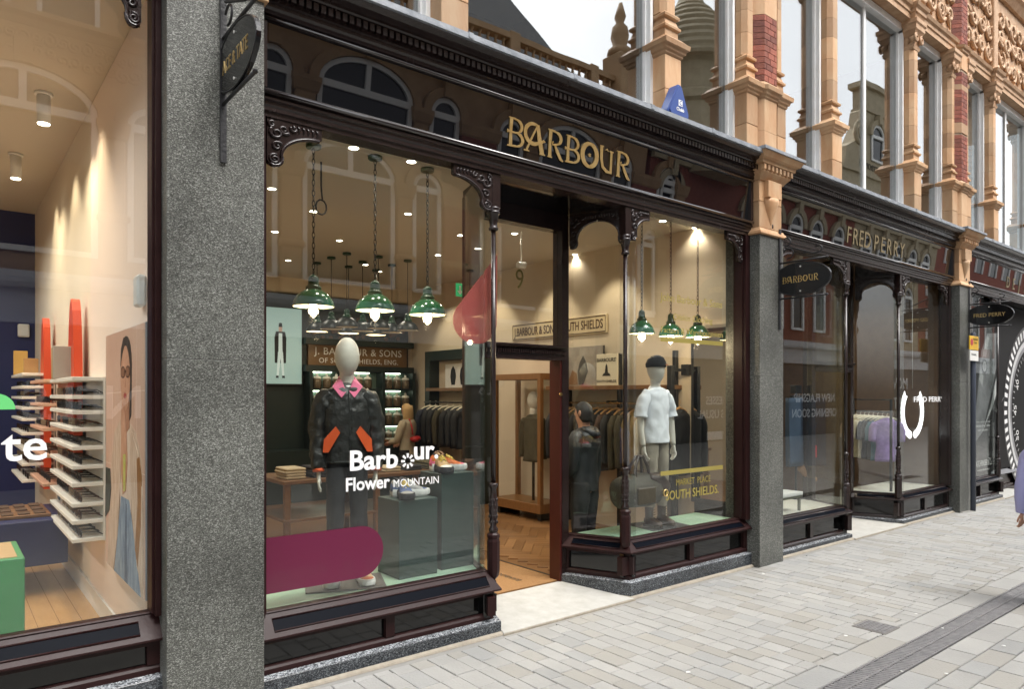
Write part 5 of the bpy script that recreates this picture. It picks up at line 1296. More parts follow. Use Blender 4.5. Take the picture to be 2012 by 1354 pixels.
# ---- left window mannequin in the wax jacket
def mannequin_jacket():
    bx, by, bz = 2.12, .42, ZD1; ang = rad(-22); C = (bx, by)
    t = thing('mannequin', 'ivory egg-headed mannequin in black jacket with pink collar and orange pocket flaps', 'mannequin', (bx,by,bz))
    jk = mat('black_wax_cotton', (.013,.014,.013), .42, var=(.024,.025,.023), vscale=14, bump=1.0, bscale=26)
    trs = mat('black_cargo_cotton', (.007,.008,.010), .7, bump=.4, bscale=40); orange = mat('orange_lining', (.72,.10,.018), .55); pink = mat('pink_cord_collar', (.72,.16,.28), .7, bump=.5, bscale=160)
    z = lambda q: bz+q
    sx, sy = .76, .9
    def P(nm, mb, m, par=None):
        kx = .93 if nm in ('jacket_body','jacket_hem','pocket_flap') else sx
        if nm not in ('head','hand','base_plate'): mb.xf(lambda q: (bx+(q[0]-bx)*kx, by+(q[1]-by)*sy, q[2]))
        return part(nm, rotz(mb, C, ang), m, par or t)
    hd = egg((bx,by-.005,z(1.515)), .083, .10, .135)
    hd2 = sloft([(bx,by+.01,z(1.30)),(bx,by+.008,z(1.36)),(bx,by,z(1.42))], [.055,.047,.05], n=18)
    hd.add(hd2.v, hd2.f, True); P('head', hd, mann)
    tor = sloft([(bx,by,z(.82)),(bx,by,z(.90)),(bx,by,z(1.0)),(bx,by-.005,z(1.12)),(bx,by,z(1.22)),(bx,by+.005,z(1.28)),(bx,by+.01,z(1.32)),(bx,by+.01,z(1.345))],
                [(.188,.118),(.184,.118),(.176,.114),(.178,.116),(.176,.108),(.155,.088),(.11,.07),(.066,.06)], 8, n=72, wr=.013, ws=17, seed=2)
    P('jacket_body', tor, jk)
    P('jacket_hem', sloft([(bx,by,z(.812)),(bx,by,z(.826))], [(.19,.12),(.19,.12)], 2, n=36), jk)
    for s_ in (-1,1):
        sh = [(bx+s_*.14,by,z(1.265)),(bx+s_*.205,by+.0,z(1.20)),(bx+s_*.245,by+.005,z(1.08)),(bx+s_*.252,by-.01,z(.95)),(bx+s_*.246,by-.04,z(.83)),(bx+s_*.243,by-.05,z(.775))]
        P('sleeve', sloft(sh, [(.06,.068),(.082,.08),(.078,.074),(.072,.068),(.066,.062),(.06,.056)], 9, n=36, wr=.015, ws=22, seed=5+s_), jk)
        P('cuff', sloft([(bx+s_*.245,by-.05,z(.778)),(bx+s_*.244,by-.052,z(.755))], [(.051,.055),(.049,.053)], 2, n=20), orange)
        h = hand_mb((bx+s_*.243*sx,by-.053*sy,z(.765)), (0,-.12,-1), s_, (0,-1,0), 1.0, .35); P('hand', h, mann)
        # leg, shoe
        lg = sloft([(bx+s_*.085,by,z(.84)),(bx+s_*.092,by,z(.70)),(bx+s_*.10,by-.01,z(.48)),(bx+s_*.105,by+.005,z(.25)),(bx+s_*.108,by-.0,z(.09))], [(.095,.10),(.09,.095),(.076,.08),(.07,.074),(.066,.074)], 4, n=20, wr=.008, ws=13, seed=9+s_)
        P('trouser_leg', lg, trs)
        P('pocket_flap', MB().hexa([(bx+s_*.165,by-.16,z(.93)),(bx+s_*.07,by-.16,z(.93)),(bx+s_*.07,by-.11,z(.93)),(bx+s_*.165,by-.07,z(.93))], [(bx+s_*.165,by-.16,z(.932)),(bx+s_*.07,by-.16,z(.932)),(bx+s_*.07,by-.11,z(.932)),(bx+s_*.165,by-.07,z(.932))]) if False else
          MB().pry([(bx+s_*.172,z(.885)),(bx+s_*.135,z(.885)),(bx+s_*.055,z(1.015)),(bx+s_*.085,z(1.055)),(bx+s_*.165,z(.97))], by-.128+abs(s_)*.0, by-.10).xf(lambda p: (p[0], p[1]+.16*max(0,abs(p[0]-bx)-.05)**1.3*2.2, p[2])), orange)
    # collar wings, placket, tee
    for s_ in (-1,1):
        P('collar', MB().add([(bx+s_*.012,by-.085,z(1.285)),(bx+s_*.055,by-.118,z(1.245)),(bx+s_*.13,by-.062,z(1.318)),(bx+s_*.075,by+.02,z(1.375)),(bx+s_*.05,by-.045,z(1.36)),
                              (bx+s_*.012,by-.07,z(1.285)),(bx+s_*.055,by-.105,z(1.245)),(bx+s_*.125,by-.05,z(1.315)),(bx+s_*.07,by+.03,z(1.37)),(bx+s_*.045,by-.03,z(1.355))],
                             [(0,1,2),(0,2,4),(2,3,4),(5,7,6),(5,9,7),(7,9,8),(0,5,6,1),(1,6,7,2),(2,7,8,3),(3,8,9,4),(4,9,5,0)]), pink)
    P('collar_back', sloft([(bx-.07,by+.02,z(1.355)),(bx-.05,by+.062,z(1.37)),(bx,by+.078,z(1.375)),(bx+.05,by+.062,z(1.37)),(bx+.07,by+.02,z(1.355))], [(.012,.03)]*5, 3, n=10), pink)
    P('inner_tee', sloft([(bx,by-.03,z(1.26)),(bx,by-.03,z(1.325))], [(.05,.062),(.046,.03)], 3, n=14), trimw)
    P('placket', MB().tube([(bx+.012,by-.112,z(.83)),(bx+.012,by-.113,z(1.0)),(bx+.012,by-.119,z(1.12)),(bx+.012,by-.110,z(1.22)),(bx+.01,by-.088,z(1.29))], .006, 6), jk)
    for q in (1.16,1.04,.92): P('snap_button', MB().lathe([(.009,-.004),(.006,.004)], (bx+.028,by-.121,z(q)), 10, axis='y'), chm)
    P('base_plate', MB().bbox(bx-.27,bx+.24,by-.22,by+.16,bz+.001,bz+.012,.002), mat('steel_plate', (.06,.05,.04), .5), None)
    shm = (mat('shoe_cream_mesh', (.60,.40,.22), .7), trimw, mat('shoe_orange_suede', (.60,.14,.03), .7), mat('shoe_pink_lace', (.75,.2,.25), .6), mat('shoe_brown', (.12,.06,.03), .7))
    for s_, dx in ((-1,-.10),(1,.11)):
        # shoes turned with the body
        c0 = (bx+dx, by-.07); k_, sn = math.cos(ang), math.sin(ang)
        q = (bx+(c0[0]-bx)*k_-(c0[1]-by)*sn, by+(c0[0]-bx)*sn+(c0[1]-by)*k_, bz+.013)
        shoe(t, None, q, ang-math.pi/2+s_*.12, .27, shm)
    return t
mannequin_jacket()
# ---- right window mannequin
def mannequin_tee():
    bx, by, bz = 5.24, .36, ZD2; ang = rad(-10); C = (bx, by)
    t = thing('mannequin', 'ivory mannequin in white tee, black beanie, stone trousers and brown boots', 'mannequin', (bx,by,bz))
    z = lambda q: bz+q; sx, sy = .72, .86
    def P(nm, mb, m, par=None):
        if nm not in ('head','hand','base_plate','beanie','beanie_fold','beanie_tab'): mb.xf(lambda q: (bx+(q[0]-bx)*sx, by+(q[1]-by)*sy, q[2]))
        return part(nm, rotz(mb, C, ang), m, par or t)
    tee = mat('white_cotton', (.78,.80,.83), .85, bump=.35, bscale=30); khaki = mat('stone_cotton', (.33,.29,.22), .8, var=(.28,.245,.185), vscale=10, bump=.6, bscale=25); bean = mat('charcoal_knit', (.02,.022,.026), .9, bump=.8, bscale=150); bootm = mat('brown_leather', (.055,.028,.015), .35, var=(.035,.018,.01), vscale=12)
    hd = egg((bx,by,z(1.475)), .078, .094, .128); nk = sloft([(bx,by+.01,z(1.27)),(bx,by+.008,z(1.33)),(bx,by,z(1.39))], [.056,.046,.05], n=18); hd.add(nk.v, nk.f, True); P('head', hd, mann)
    P('beanie', sloft([(bx,by,z(1.50)),(bx,by,z(1.54)),(bx,by+.003,z(1.575)),(bx,by+.006,z(1.60)),(bx,by+.008,z(1.612))], [(.086,.101),(.087,.103),(.074,.09),(.045,.055),(.008,.01)], 4, n=24), bean)
    P('beanie_fold', sloft([(bx,by,z(1.498)),(bx,by,z(1.506)),(bx,by,z(1.535)),(bx,by,z(1.541))], [(.086,.101),(.090,.105),(.090,.106),(.086,.102)], 2, n=24), bean)
    P('beanie_tab', MB().box(bx+.03,bx+.055,by-.112,by-.098,z(1.515),z(1.525)), mat('tab_orange', (.6,.2,.1), .6))
    P('tee_body', sloft([(bx,by,z(.79)),(bx,by,z(.90)),(bx,by,z(1.02)),(bx,by,z(1.14)),(bx,by,z(1.22)),(bx,by+.005,z(1.27)),(bx,by+.01,z(1.30)),(bx,by+.01,z(1.315))], [(.19,.125),(.186,.12),(.18,.112),(.188,.112),(.196,.10),(.17,.082),(.10,.068),(.065,.06)], 8, n=64, wr=.012, ws=13, seed=21), tee)
    P('tee_collar', MB().tube([(bx+.066*math.cos(a*.3927), by+.01+.061*math.sin(a*.3927), z(1.312)-.008*math.sin(-a*.3927)) for a in range(16)], .007, 6, closed=True), tee)
    for s_ in (-1,1):
        P('sleeve', sloft([(bx+s_*.135,by,z(1.25)),(bx+s_*.205,by,z(1.18)),(bx+s_*.245,by,z(1.10)),(bx+s_*.255,by-.005,z(1.03))], [(.055,.068),(.068,.076),(.070,.076),(.074,.08)], 8, n=30, wr=.011, ws=16, seed=30+s_), tee)
        P('arm', sloft([(bx+s_*.235,by,z(1.12)),(bx+s_*.255,by,z(.98)),(bx+s_*.258,by-.02,z(.86)),(bx+s_*.25,by-.045,z(.76))], [.046,.043,.036,.028], 3, n=16), mann)
        P('hand', hand_mb((bx+s_*.25*sx,by-.047*sy,z(.765)), (0,-.15,-1), s_, (0,-1,0), 1.0, .9), mann)
        P('trouser_leg', sloft([(bx+s_*.085,by,z(.82)),(bx+s_*.09,by,z(.68)),(bx+s_*.098,by-.008,z(.46)),(bx+s_*.105,by,z(.28)),(bx+s_*.105,by,z(.19))], [(.095,.10),(.09,.094),(.073,.078),(.064,.068),(.060,.064)], 8, n=28, wr=.013, ws=17, seed=40+s_), khaki)
        b = sloft([(bx+s_*.105,by+.01,z(.02)),(bx+s_*.105,by+.008,z(.10)),(bx+s_*.105,by+.008,z(.17)),(bx+s_*.105,by+.005,z(.215))], [(.046,.062),(.044,.055),(.05,.055),(.054,.06)], 3, n=18)
        b2 = sloft([(bx+s_*.105,by+.06,z(.045)),(bx+s_*.105,by-.02,z(.058)),(bx+s_*.107,by-.09,z(.05)),(bx+s_*.109,by-.16,z(.042)),(bx+s_*.11,by-.195,z(.036))], [(.04,.04),(.046,.05),(.047,.04),(.045,.032),(.02,.018)], 3, n=16)
        b.add(b2.v, b2.f, True); P('boot', b, bootm)
        P('boot_sole', MB().prz([(bx+s_*.107+x, by+y) for x, y in ((-.042,.07),(.042,.07),(.046,-.02),(.05,-.12),(.03,-.2),(0,-.212),(-.03,-.2),(-.05,-.12),(-.046,-.02))], z(.001), z(.022)), mat('boot_sole_black', (.012,.010,.009), .6))
        l = MB()
        for k in range(6): l.tube([(bx+s_*.105-.025,by-.045-.006*k+.0,z(.21-.022*k)),(bx+s_*.105,by-.062-.006*k,z(.21-.022*k)),(bx+s_*.105+.025,by-.045-.006*k,z(.21-.022*k))], .004, 5)
        P('laces', l, mat('brown_lace', (.16,.10,.05), .7))
    P('base_plate', MB().bbox(bx-.2,bx+.3,by-.2,by+.22,bz+.0005,bz+.004,.001), mat('dark_steel_plate', (.03,.03,.03), .5))
    # holdall in its right hand
    G = thing('holdall', 'olive canvas holdall hanging from the mannequin hand behind the slim column', 'bag', (bx-.27,by-.06,z(.35)))
    ol = mat('olive_waxed_canvas', (.045,.038,.022), .6, var=(.032,.027,.016), vscale=8, bump=.6, bscale=20); lea = mat('dark_leather_trim', (.03,.016,.01), .4)
    c0 = Vector(onY(1252, 965, .27)); 
    part('body', sloft([(c0.x-.26,c0.y,c0.z),(c0.x-.22,c0.y,c0.z),(c0.x-.1,c0.y,c0.z+.005),(c0.x+.1,c0.y,c0.z+.005),(c0.x+.22,c0.y,c0.z),(c0.x+.26,c0.y,c0.z-.01)], [(.09,.10),(.125,.14),(.13,.15),(.13,.15),(.125,.14),(.085,.09)], 4, n=24, wr=.014, ws=9, seed=4, axis=(0,1,0)), ol, G)
    part('flap', sloft([(c0.x+.10,c0.y-.05,c0.z+.13),(c0.x+.20,c0.y-.09,c0.z+.10),(c0.x+.27,c0.y-.10,c0.z+.02),(c0.x+.29,c0.y-.09,c0.z-.05)], [(.05,.03),(.07,.03),(.07,.025),(.04,.012)], 4, n=14, wr=.01), lea, G)
    part('pocket', MB().bbox(c0.x-.16,c0.x+.08,c0.y-.155,c0.y-.13,c0.z-.1,c0.z+.05,.01), ol, G)
    hx = c0.x+.03
    for dy in (-.05,.05): part('handle', MB().tube([(hx-.11,c0.y+dy,c0.z+.10),(hx-.09,c0.y+dy*.7,c0.z+.22),(hx-.03,c0.y+dy*.3,c0.z+.31),(hx+.03,c0.y+dy*.3,c0.z+.31),(hx+.07,c0.y+dy*.7,c0.z+.22),(hx+.09,c0.y+dy,c0.z+.10)], .014, 8), lea, G)
    part('buckle', MB().tube([(c0.x+.21+.03*math.cos(a*.7854),c0.y-.155,c0.z-.02+.03*math.sin(a*.7854)) for a in range(8)], .006, 5, closed=True), gilt, G)
mannequin_tee()
# ------------------------------------------------------------------ shoe plinths and trainers
def plinth_(label, x0, x1, y0, y1, z1): return one('shoe_plinth', MB().bbox(x0, x1, y0, y1, ZD1+.0005, z1, .003), grn_pl, label, 'plinth', 'green shoe plinths')
plinth_('lower dark green plinth carrying the grey and blue trainers', 2.42, 2.73, .25, .55, .974)
plinth_('taller dark green plinth carrying the tan and orange trainers', 2.79, 3.075, .29, .58, 1.13)
nylon = lambda n_, c: mat(n_, c, .7, bump=.3, bscale=200)
grey, blue_, sand, orng, pnk, blk2, yel, brn = nylon('trainer_grey', (.30,.30,.30)), nylon('trainer_blue', (.06,.10,.24)), nylon('trainer_sand', (.42,.28,.14)), nylon('trainer_orange', (.62,.16,.04)), nylon('trainer_pink', (.70,.13,.24)), nylon('trainer_black', (.02,.02,.025)), nylon('trainer_yellow_lace', (.65,.48,.10)), nylon('trainer_brown', (.16,.08,.04))
def trainer(label, p, rz, mats, high=0.0):
    t = thing('trainer', label, 'shoe', p, 'trainers on the green plinths'); shoe(t, None, p, rz, .285, mats, high); return t
trainer('dark blue and black trainer facing the glass on the lower plinth', (2.53,.36,.975), rad(-110), (blue_, blk2, grey, yel, blk2))
trainer('grey and white trainer side-on on the lower plinth', (2.62,.44,.975), rad(-12), (grey, trimw, blue_, trimw, blk2))
trainer('tan and black hiking trainer facing the glass on the taller plinth', (2.87,.40,1.131), rad(-105), (sand, blk2, trimw, yel, brn), .05)
trainer('orange and pink trainer side-on on the taller plinth', (2.97,.47,1.131), rad(-14), (orng, trimw, pnk, yel, blk2))
# ------------------------------------------------------------------ furniture behind
TB = thing('display_table', 'oak framed display table with folded clothes behind the jacketed mannequin', 'table', (3.6,3.3,.06))
tx0, tx1, ty0, ty1, tz = 2.75, 4.9, 3.2, 4.1, .80
part('table_top', MB().bbox(tx0,tx1,ty0,ty1,tz-.04,tz,.004), oakd, TB)
for a in (tx0+.03,(tx0+tx1)/2,tx1-.09):
    for b_ in (ty0+.03,ty1-.09): part('leg', MB().bbox(a,a+.06,b_,b_+.06,.053,tz-.04,.003), oakd, TB)
part('lower_shelf', MB().bbox(tx0+.02,tx1-.02,ty0+.02,ty1-.02,.36,.39,.003), oakd, TB)
part('glass_front', MB().box(tx0+.1,tx1-.1,ty0+.04,ty0+.046,.40,tz-.05), caseglass, TB)
fold = [mat('folded_cream_knit', (.55,.46,.32), .9), mat('folded_charcoal_knit', (.03,.03,.035), .9), mat('folded_olive_knit', (.10,.09,.05), .9), mat('folded_brown_knit', (.14,.07,.035), .9)]
wl = ['cream','charcoal','olive','brown']
for i in range(7):
    x = tx0+.18+i*.29; k = i % 4; n_ = R.randint(2,4)
    mb = MB()
    for j in range(n_): mb.bbox(x-.11+R.uniform(-.01,.01), x+.11, ty0+.10, ty0+.42, tz+.001+j*.03, tz+.029+j*.03, .010)
    one('folded_clothes', mb, fold[k], 'stack of folded %s clothes, number %d from the left on the oak table' % (wl[k], i+1), 'clothes', 'folded clothes on the oak table')
CT = thing('till_counter', 'dark counter with a till screen by the blonde customer', 'counter', (5.7,5.9,.06))
part('body', MB().bbox(4.9,6.45,6.05,6.4,.053,.95,.006), grn_dk, CT); part('counter_top', MB().bbox(4.88,6.47,6.03,6.42,.951,.985,.004), oakd, CT)
TS = thing('till_screen', 'small dark till screen standing on the counter', 'screen', (6.0,6.1,.99)); pt = at(840,850,10.7)
part('screen', MB().bbox(6.0,6.28,6.12,6.14,1.02,1.25,.004), blk, TS); part('stand', MB().bbox(6.1,6.18,6.12,6.2,.986,1.03,.004), blk, TS)
g = text_mb('Barbour', .045, .001); put(g, (6.03,6.118,1.19)); part('lettering', g, trimw, TS)
# ------------------------------------------------------------------ garments on hangers
def garment(mb_only, wd=.40, ln=.62, th=.07, seed=0, slv=.52):
    b = sloft([(0,0,-.02),(0,0,-.05),(0,0,-.09),(0,0,-.2),(0,0,-.4),(0,0,-ln)], [(.05,th*.7),(wd*.33,th*.8),(wd*.48,th),(wd*.46,th),(wd*.45,th*.95),(wd*.47,th*1.05)], 4, n=28, wr=.014, ws=10, seed=seed, fold=.006)
    for s_ in (-1,1):
        q = sloft([(s_*wd*.42,0,-.10),(s_*wd*.53,.0,-.18),(s_*wd*.57,-.005,-.34),(s_*wd*.56,-.01,-.09-slv)], [(.05,.06),(.05,.06),(.042,.052),(.036,.045)], 4, n=14, wr=.01, ws=14, seed=seed+s_); b.add(q.v, q.f, True)
    return b
def hanger(mb): 
    mb.tube([(-.17,0,-.065),(-.1,0,-.03),(0,0,-.005),(.1,0,-.03),(.17,0,-.065)], [.010,.013,.015,.013,.010], 8)
    mb.tube([(0,0,-.005),(0,0,.03),(.018,0,.05),(.012,0,.07),(-.006,0,.068)], .003, 5); return mb
hgm = mat('beech_hanger', (.50,.29,.12), .4); hgw = mat('cream_hanger', (.75,.68,.52), .5)
def cloth_mat(n_, c, r=.75): return mat(n_, c, r, var=tuple(q*.7 for q in c), vscale=12, bump=.6, bscale=22)
gcol = {'black': cloth_mat('black_coat', (.012,.012,.013)), 'olive': cloth_mat('olive_coat', (.055,.045,.02)), 'tan': cloth_mat('tan_coat', (.27,.17,.06)), 'mustard': cloth_mat('mustard_coat', (.24,.155,.04)), 'cream': cloth_mat('cream_coat', (.62,.56,.45)), 'brown': cloth_mat('brown_coat', (.07,.035,.018)), 'navy': cloth_mat('navy_coat', (.012,.016,.03)), 'sage': cloth_mat('sage_coat', (.16,.15,.09))}
gm_ = {k: [garment(0, seed=i*3+len(k), ln=.60+.05*i).mesh('coat', m_) for i in range(2)] for k, m_ in gcol.items()}
hme1 = hanger(MB()).mesh('hanger', hgm); hme2 = hanger(MB()).mesh('hanger', hgw)
def hang(key, p, rz, label, group, hm=None, sc=(1,1,1)):
    t = thing('hung_garment', label, 'garment', p, group); t.rotation_euler = (0,0,rz); t.scale = sc
    for nm, me in (('coat', gm_[key][R.randint(0,1)] if isinstance(key, str) else key), ('hanger', hm or hme1)):
        q = link(bpy.data.objects.new(nm, me)); q.parent = t
    return t
# long rail on the right-hand wall
RL = thing('clothes_rail', 'wall shelf and brass rail of coats on the right wall', 'rail', (6.3,2.1,1.2))
rx = 6.22; rz_ = 1.60; brass = mat('brass_rail', (.45,.28,.10), .25, metal=.9)
part('shelf', MB().bbox(6.02,6.49,1.02,2.80,1.76,1.81,.004), oakd, RL); part('rail', MB().tube([(rx,1.05,rz_),(rx,2.80,rz_)], .012, 10), brass, RL)
for y in (1.06,1.9,2.78): part('upright', MB().bbox(6.40,6.45,y-.025,y+.025,.06,2.2,.003), blk, RL); part('arm', MB().bbox(6.2,6.45,y-.012,y+.012,rz_+.0,rz_+.03,.002), blk, RL)
keys = ['sage','cream','tan','mustard','olive','olive','black','brown','black','black','navy','black','olive','black','brown','black']
for i, k in enumerate(keys): hang(k, (rx-.01, 1.12+i*.105, rz_-.055), R.uniform(-.12,.12), '%s coat on a beech hanger, number %d from the window on the wall rail' % (k, i+1), 'coats on the right wall rail', sc=(1,.75,1.06+.05*(i % 3)))
# framed bay farther back
FB = thing('clothes_bay', 'dark framed wall bay with pictures above a short rail of jackets', 'rail', (6.4,5.4,.06))
part('frame', MB().bbox(6.30,6.499,4.55,4.68,.053,2.42,.004).bbox(6.30,6.499,6.02,6.16,.053,2.42,.004).bbox(6.30,6.499,4.68,6.02,2.26,2.42,.004), grn_dk, FB)
part('shelf', MB().bbox(6.22,6.499,4.69,6.01,1.76,1.81,.003), oakd, FB); part('rail', MB().tube([(6.2,4.69,1.58),(6.2,6.01,1.58)], .012, 8), chm, FB)
for i, k in enumerate(['black','black','black','olive','black','black','navy']): hang(k, (6.2,4.82+i*.17,1.53), R.uniform(-.1,.1), '%s jacket in the dark framed bay, number %d from the front' % (k, i+1), 'jackets in the framed bay', hme2)
PC = thing('picture_board', 'white board with two small biker figures on the bay shelf', 'picture', (6.4,5.4,1.82))
part('board', MB().box(6.44,6.455,5.05,5.75,1.815,2.2), trimw, PC)
for y in (5.25,5.52): part('print_figure', MB().prx([(y-.05,1.86),(y-.08,2.0),(y-.06,2.1),(y,2.17),(y+.06,2.1),(y+.08,2.0),(y+.05,1.86)], 6.437,6.44), pd, PC)
# pictures above the coat rail
def board(label, y0, y1, z0, z1, m, x=6.33):
    t = thing('picture_board', label, 'picture', (x,(y0+y1)/2,z0), 'pictures on the wall shelf'); part('board', MB().bbox(x, x+.03, y0, y1, z0, z1, .003), m, t); part('edge', MB().box(x+.0301,x+.06,y0,y1,z0,z1), blk, t); return t
b1 = board('large grey photo board of two people behind the cream poster', 2.18, 2.80, 1.812, 2.32, mat('photo_grey', (.34,.31,.27), .5, var=(.22,.19,.16), vscale=6), 6.40)
part('print_figure', MB().prx([(2.5,1.83),(2.42,2.0),(2.45,2.12),(2.5,2.2),(2.56,2.12),(2.6,2.0),(2.58,1.83)], 6.394,6.40), pd, b1); part('print_dog', MB().prx([(2.6,1.83),(2.62,1.98),(2.7,2.02),(2.76,1.9),(2.76,1.83)], 6.395,6.40), mat('print_tan_dog', (.2,.10,.04), .6), b1)
b2 = board('cream poster with a lighthouse emblem standing on the wall shelf', 1.83, 2.17, 1.812, 2.20, mat('poster_cream', (.68,.63,.48), .5), 6.30)
g = text_mb('BARBOURS\'', .062, .001, align='CENTER', bold=.02); put(g, (6.298,2.0,2.105), (0,-1,0)); part('lettering', g, blk, b2)
g = text_mb('SOUTH SHIELDS', .045, .001, align='CENTER', bold=.02); put(g, (6.298,2.0,1.85), (0,-1,0)); part('lettering', g, blk, b2)
part('emblem', MB().prx([(1.93,1.93),(1.95,1.96),(1.975,1.97),(1.985,2.05),(2.0,2.08),(2.015,2.05),(2.025,1.97),(2.05,1.96),(2.07,1.93)], 6.297,6.2995), blk, b2)
# enamel wall sign
WS = thing('enamel_wall_sign', 'long cream street-name style sign with dark lettering high on the right wall', 'sign', (6.49,3.1,2.5))
part('plate', MB().bbox(6.47,6.495,2.15,4.05,2.48,2.72,.004), mat('sign_cream', (.60,.49,.31), .45), WS)
part('border', MB().tube([(6.468,2.18,2.50),(6.468,4.02,2.50),(6.468,4.02,2.70),(6.468,2.18,2.70)], .006, 5, closed=True), mat('sign_brown', (.06,.025,.012), .5), WS)
g = text_mb('J.BARBOUR & SONS Ld', .165, .003, xs=.62, bold=.01); put(g, (6.467,3.98,2.545), (0,-1,0)); part('lettering', g, MATS['sign_brown'], WS)
g = text_mb('SOUTH SHIELDS', .165, .003, xs=.66, align='RIGHT', bold=.01); put(g, (6.467,2.22,2.545), (0,-1,0)); part('lettering', g, MATS['sign_brown'], WS)
part('keeper_figure', MB().prx([(2.98,2.32),(2.95,2.5),(2.93,2.66),(2.98,2.76),(3.03,2.84),(3.08,2.76),(3.13,2.66),(3.11,2.5),(3.08,2.32)], 6.46,6.466), mat('keeper_red', (.25,.03,.02), .5), WS)
# oak cabinet with a bust
CB = thing('glass_cabinet', 'oak framed glass cabinet with a jacket inside seen through the doorway', 'cabinet', (6.25,3.3,.06))
cx0, cx1, cy0, cy1, cz0, cz1 = 5.98, 6.44, 2.86, 3.86, .16, 1.98
part('base', MB().bbox(cx0,cx1,cy0,cy1,cz0,cz0+.12,.004), oakv, CB); part('top', MB().bbox(cx0,cx1,cy0,cy1,cz1-.08,cz1,.004), oakv, CB)
for a in (cx0,cx1-.06):
    for b_ in (cy0,cy1-.06): part('post', MB().bbox(a,a+.06,b_,b_+.06,cz0+.12,cz1-.08,.003), oakv, CB)
for b_ in (cy0+.05,cy1-.1): part('foot', MB().bbox(cx0+.05,cx1-.05,b_,b_+.06,.053,cz0,.003), blk, CB)
part('glass', MB().box(cx0+.025,cx0+.031,cy0+.06,cy1-.06,cz0+.12,cz1-.08), caseglass, CB); part('glass', MB().box(cx0+.06,cx1-.06,cy0+.025,cy0+.031,cz0+.12,cz1-.08), caseglass, CB)
BS = thing('bust_form', 'pale egg-headed bust wearing a dark waxed jacket in the oak cabinet', 'mannequin', (6.2,3.25,.3))
hd = egg((6.2,3.25,1.62), .08, .095, .13); nk = sloft([(6.2,3.25,.9),(6.2,3.25,1.3),(6.2,3.25,1.52)], [.04,.05,.05], n=14); hd.add(nk.v, nk.f, True); part('head', hd, mann, BS)
gq = garment(0, seed=8, ln=.66); gq.xf(lambda p: (6.2+p[1], 3.25+p[0], 1.46+p[2])); part('jacket', gq, gcol['olive'], BS); part('stand', MB().tube([(6.2,3.25,.281),(6.2,3.25,1.0)], .02, 10), blk, BS)
# cheval mirror on the right wall by the window
MR = thing('wall_mirror', 'tall dark framed mirror on the right wall beside the window', 'mirror', (6.48,.6,.8))
part('frame', MB().bbox(6.44,6.4875,.33,.86,.52,2.42,.004), blk, MR); part('mirror_glass', MB().box(6.436,6.4399,.37,.82,.57,2.38), mat('mirror_silver', (.5,.5,.48), .03, metal=1.0), MR)
# hoodie coat stand uprights near the right mannequin
ST = thing('garment_stand', 'black steel garment stand with a hanging dark coat behind the white tee mannequin', 'rail', (5.9,.9,.46))
pu = onY(1318, 776, .95).x
part('upright', MB().bbox(pu-.03,pu+.03,.92,.98,.053,2.02,.003), blk, ST); part('arm', MB().bbox(pu+.03,pu+.30,.935,.965,1.96,1.99,.002), blk, ST); part('head_block', MB().bbox(pu+.24,pu+.34,.90,1.0,1.92,2.04,.004), blk, ST); part('foot', MB().bbox(pu-.2,pu+.3,.85,1.05,.053,.075,.003), blk, ST)
hang('black', (pu+.15,.95,1.56), .1, 'long dark coat hanging from the black stand by the mannequin', 'coats on the stand', sc=(1.05,1,1.15))
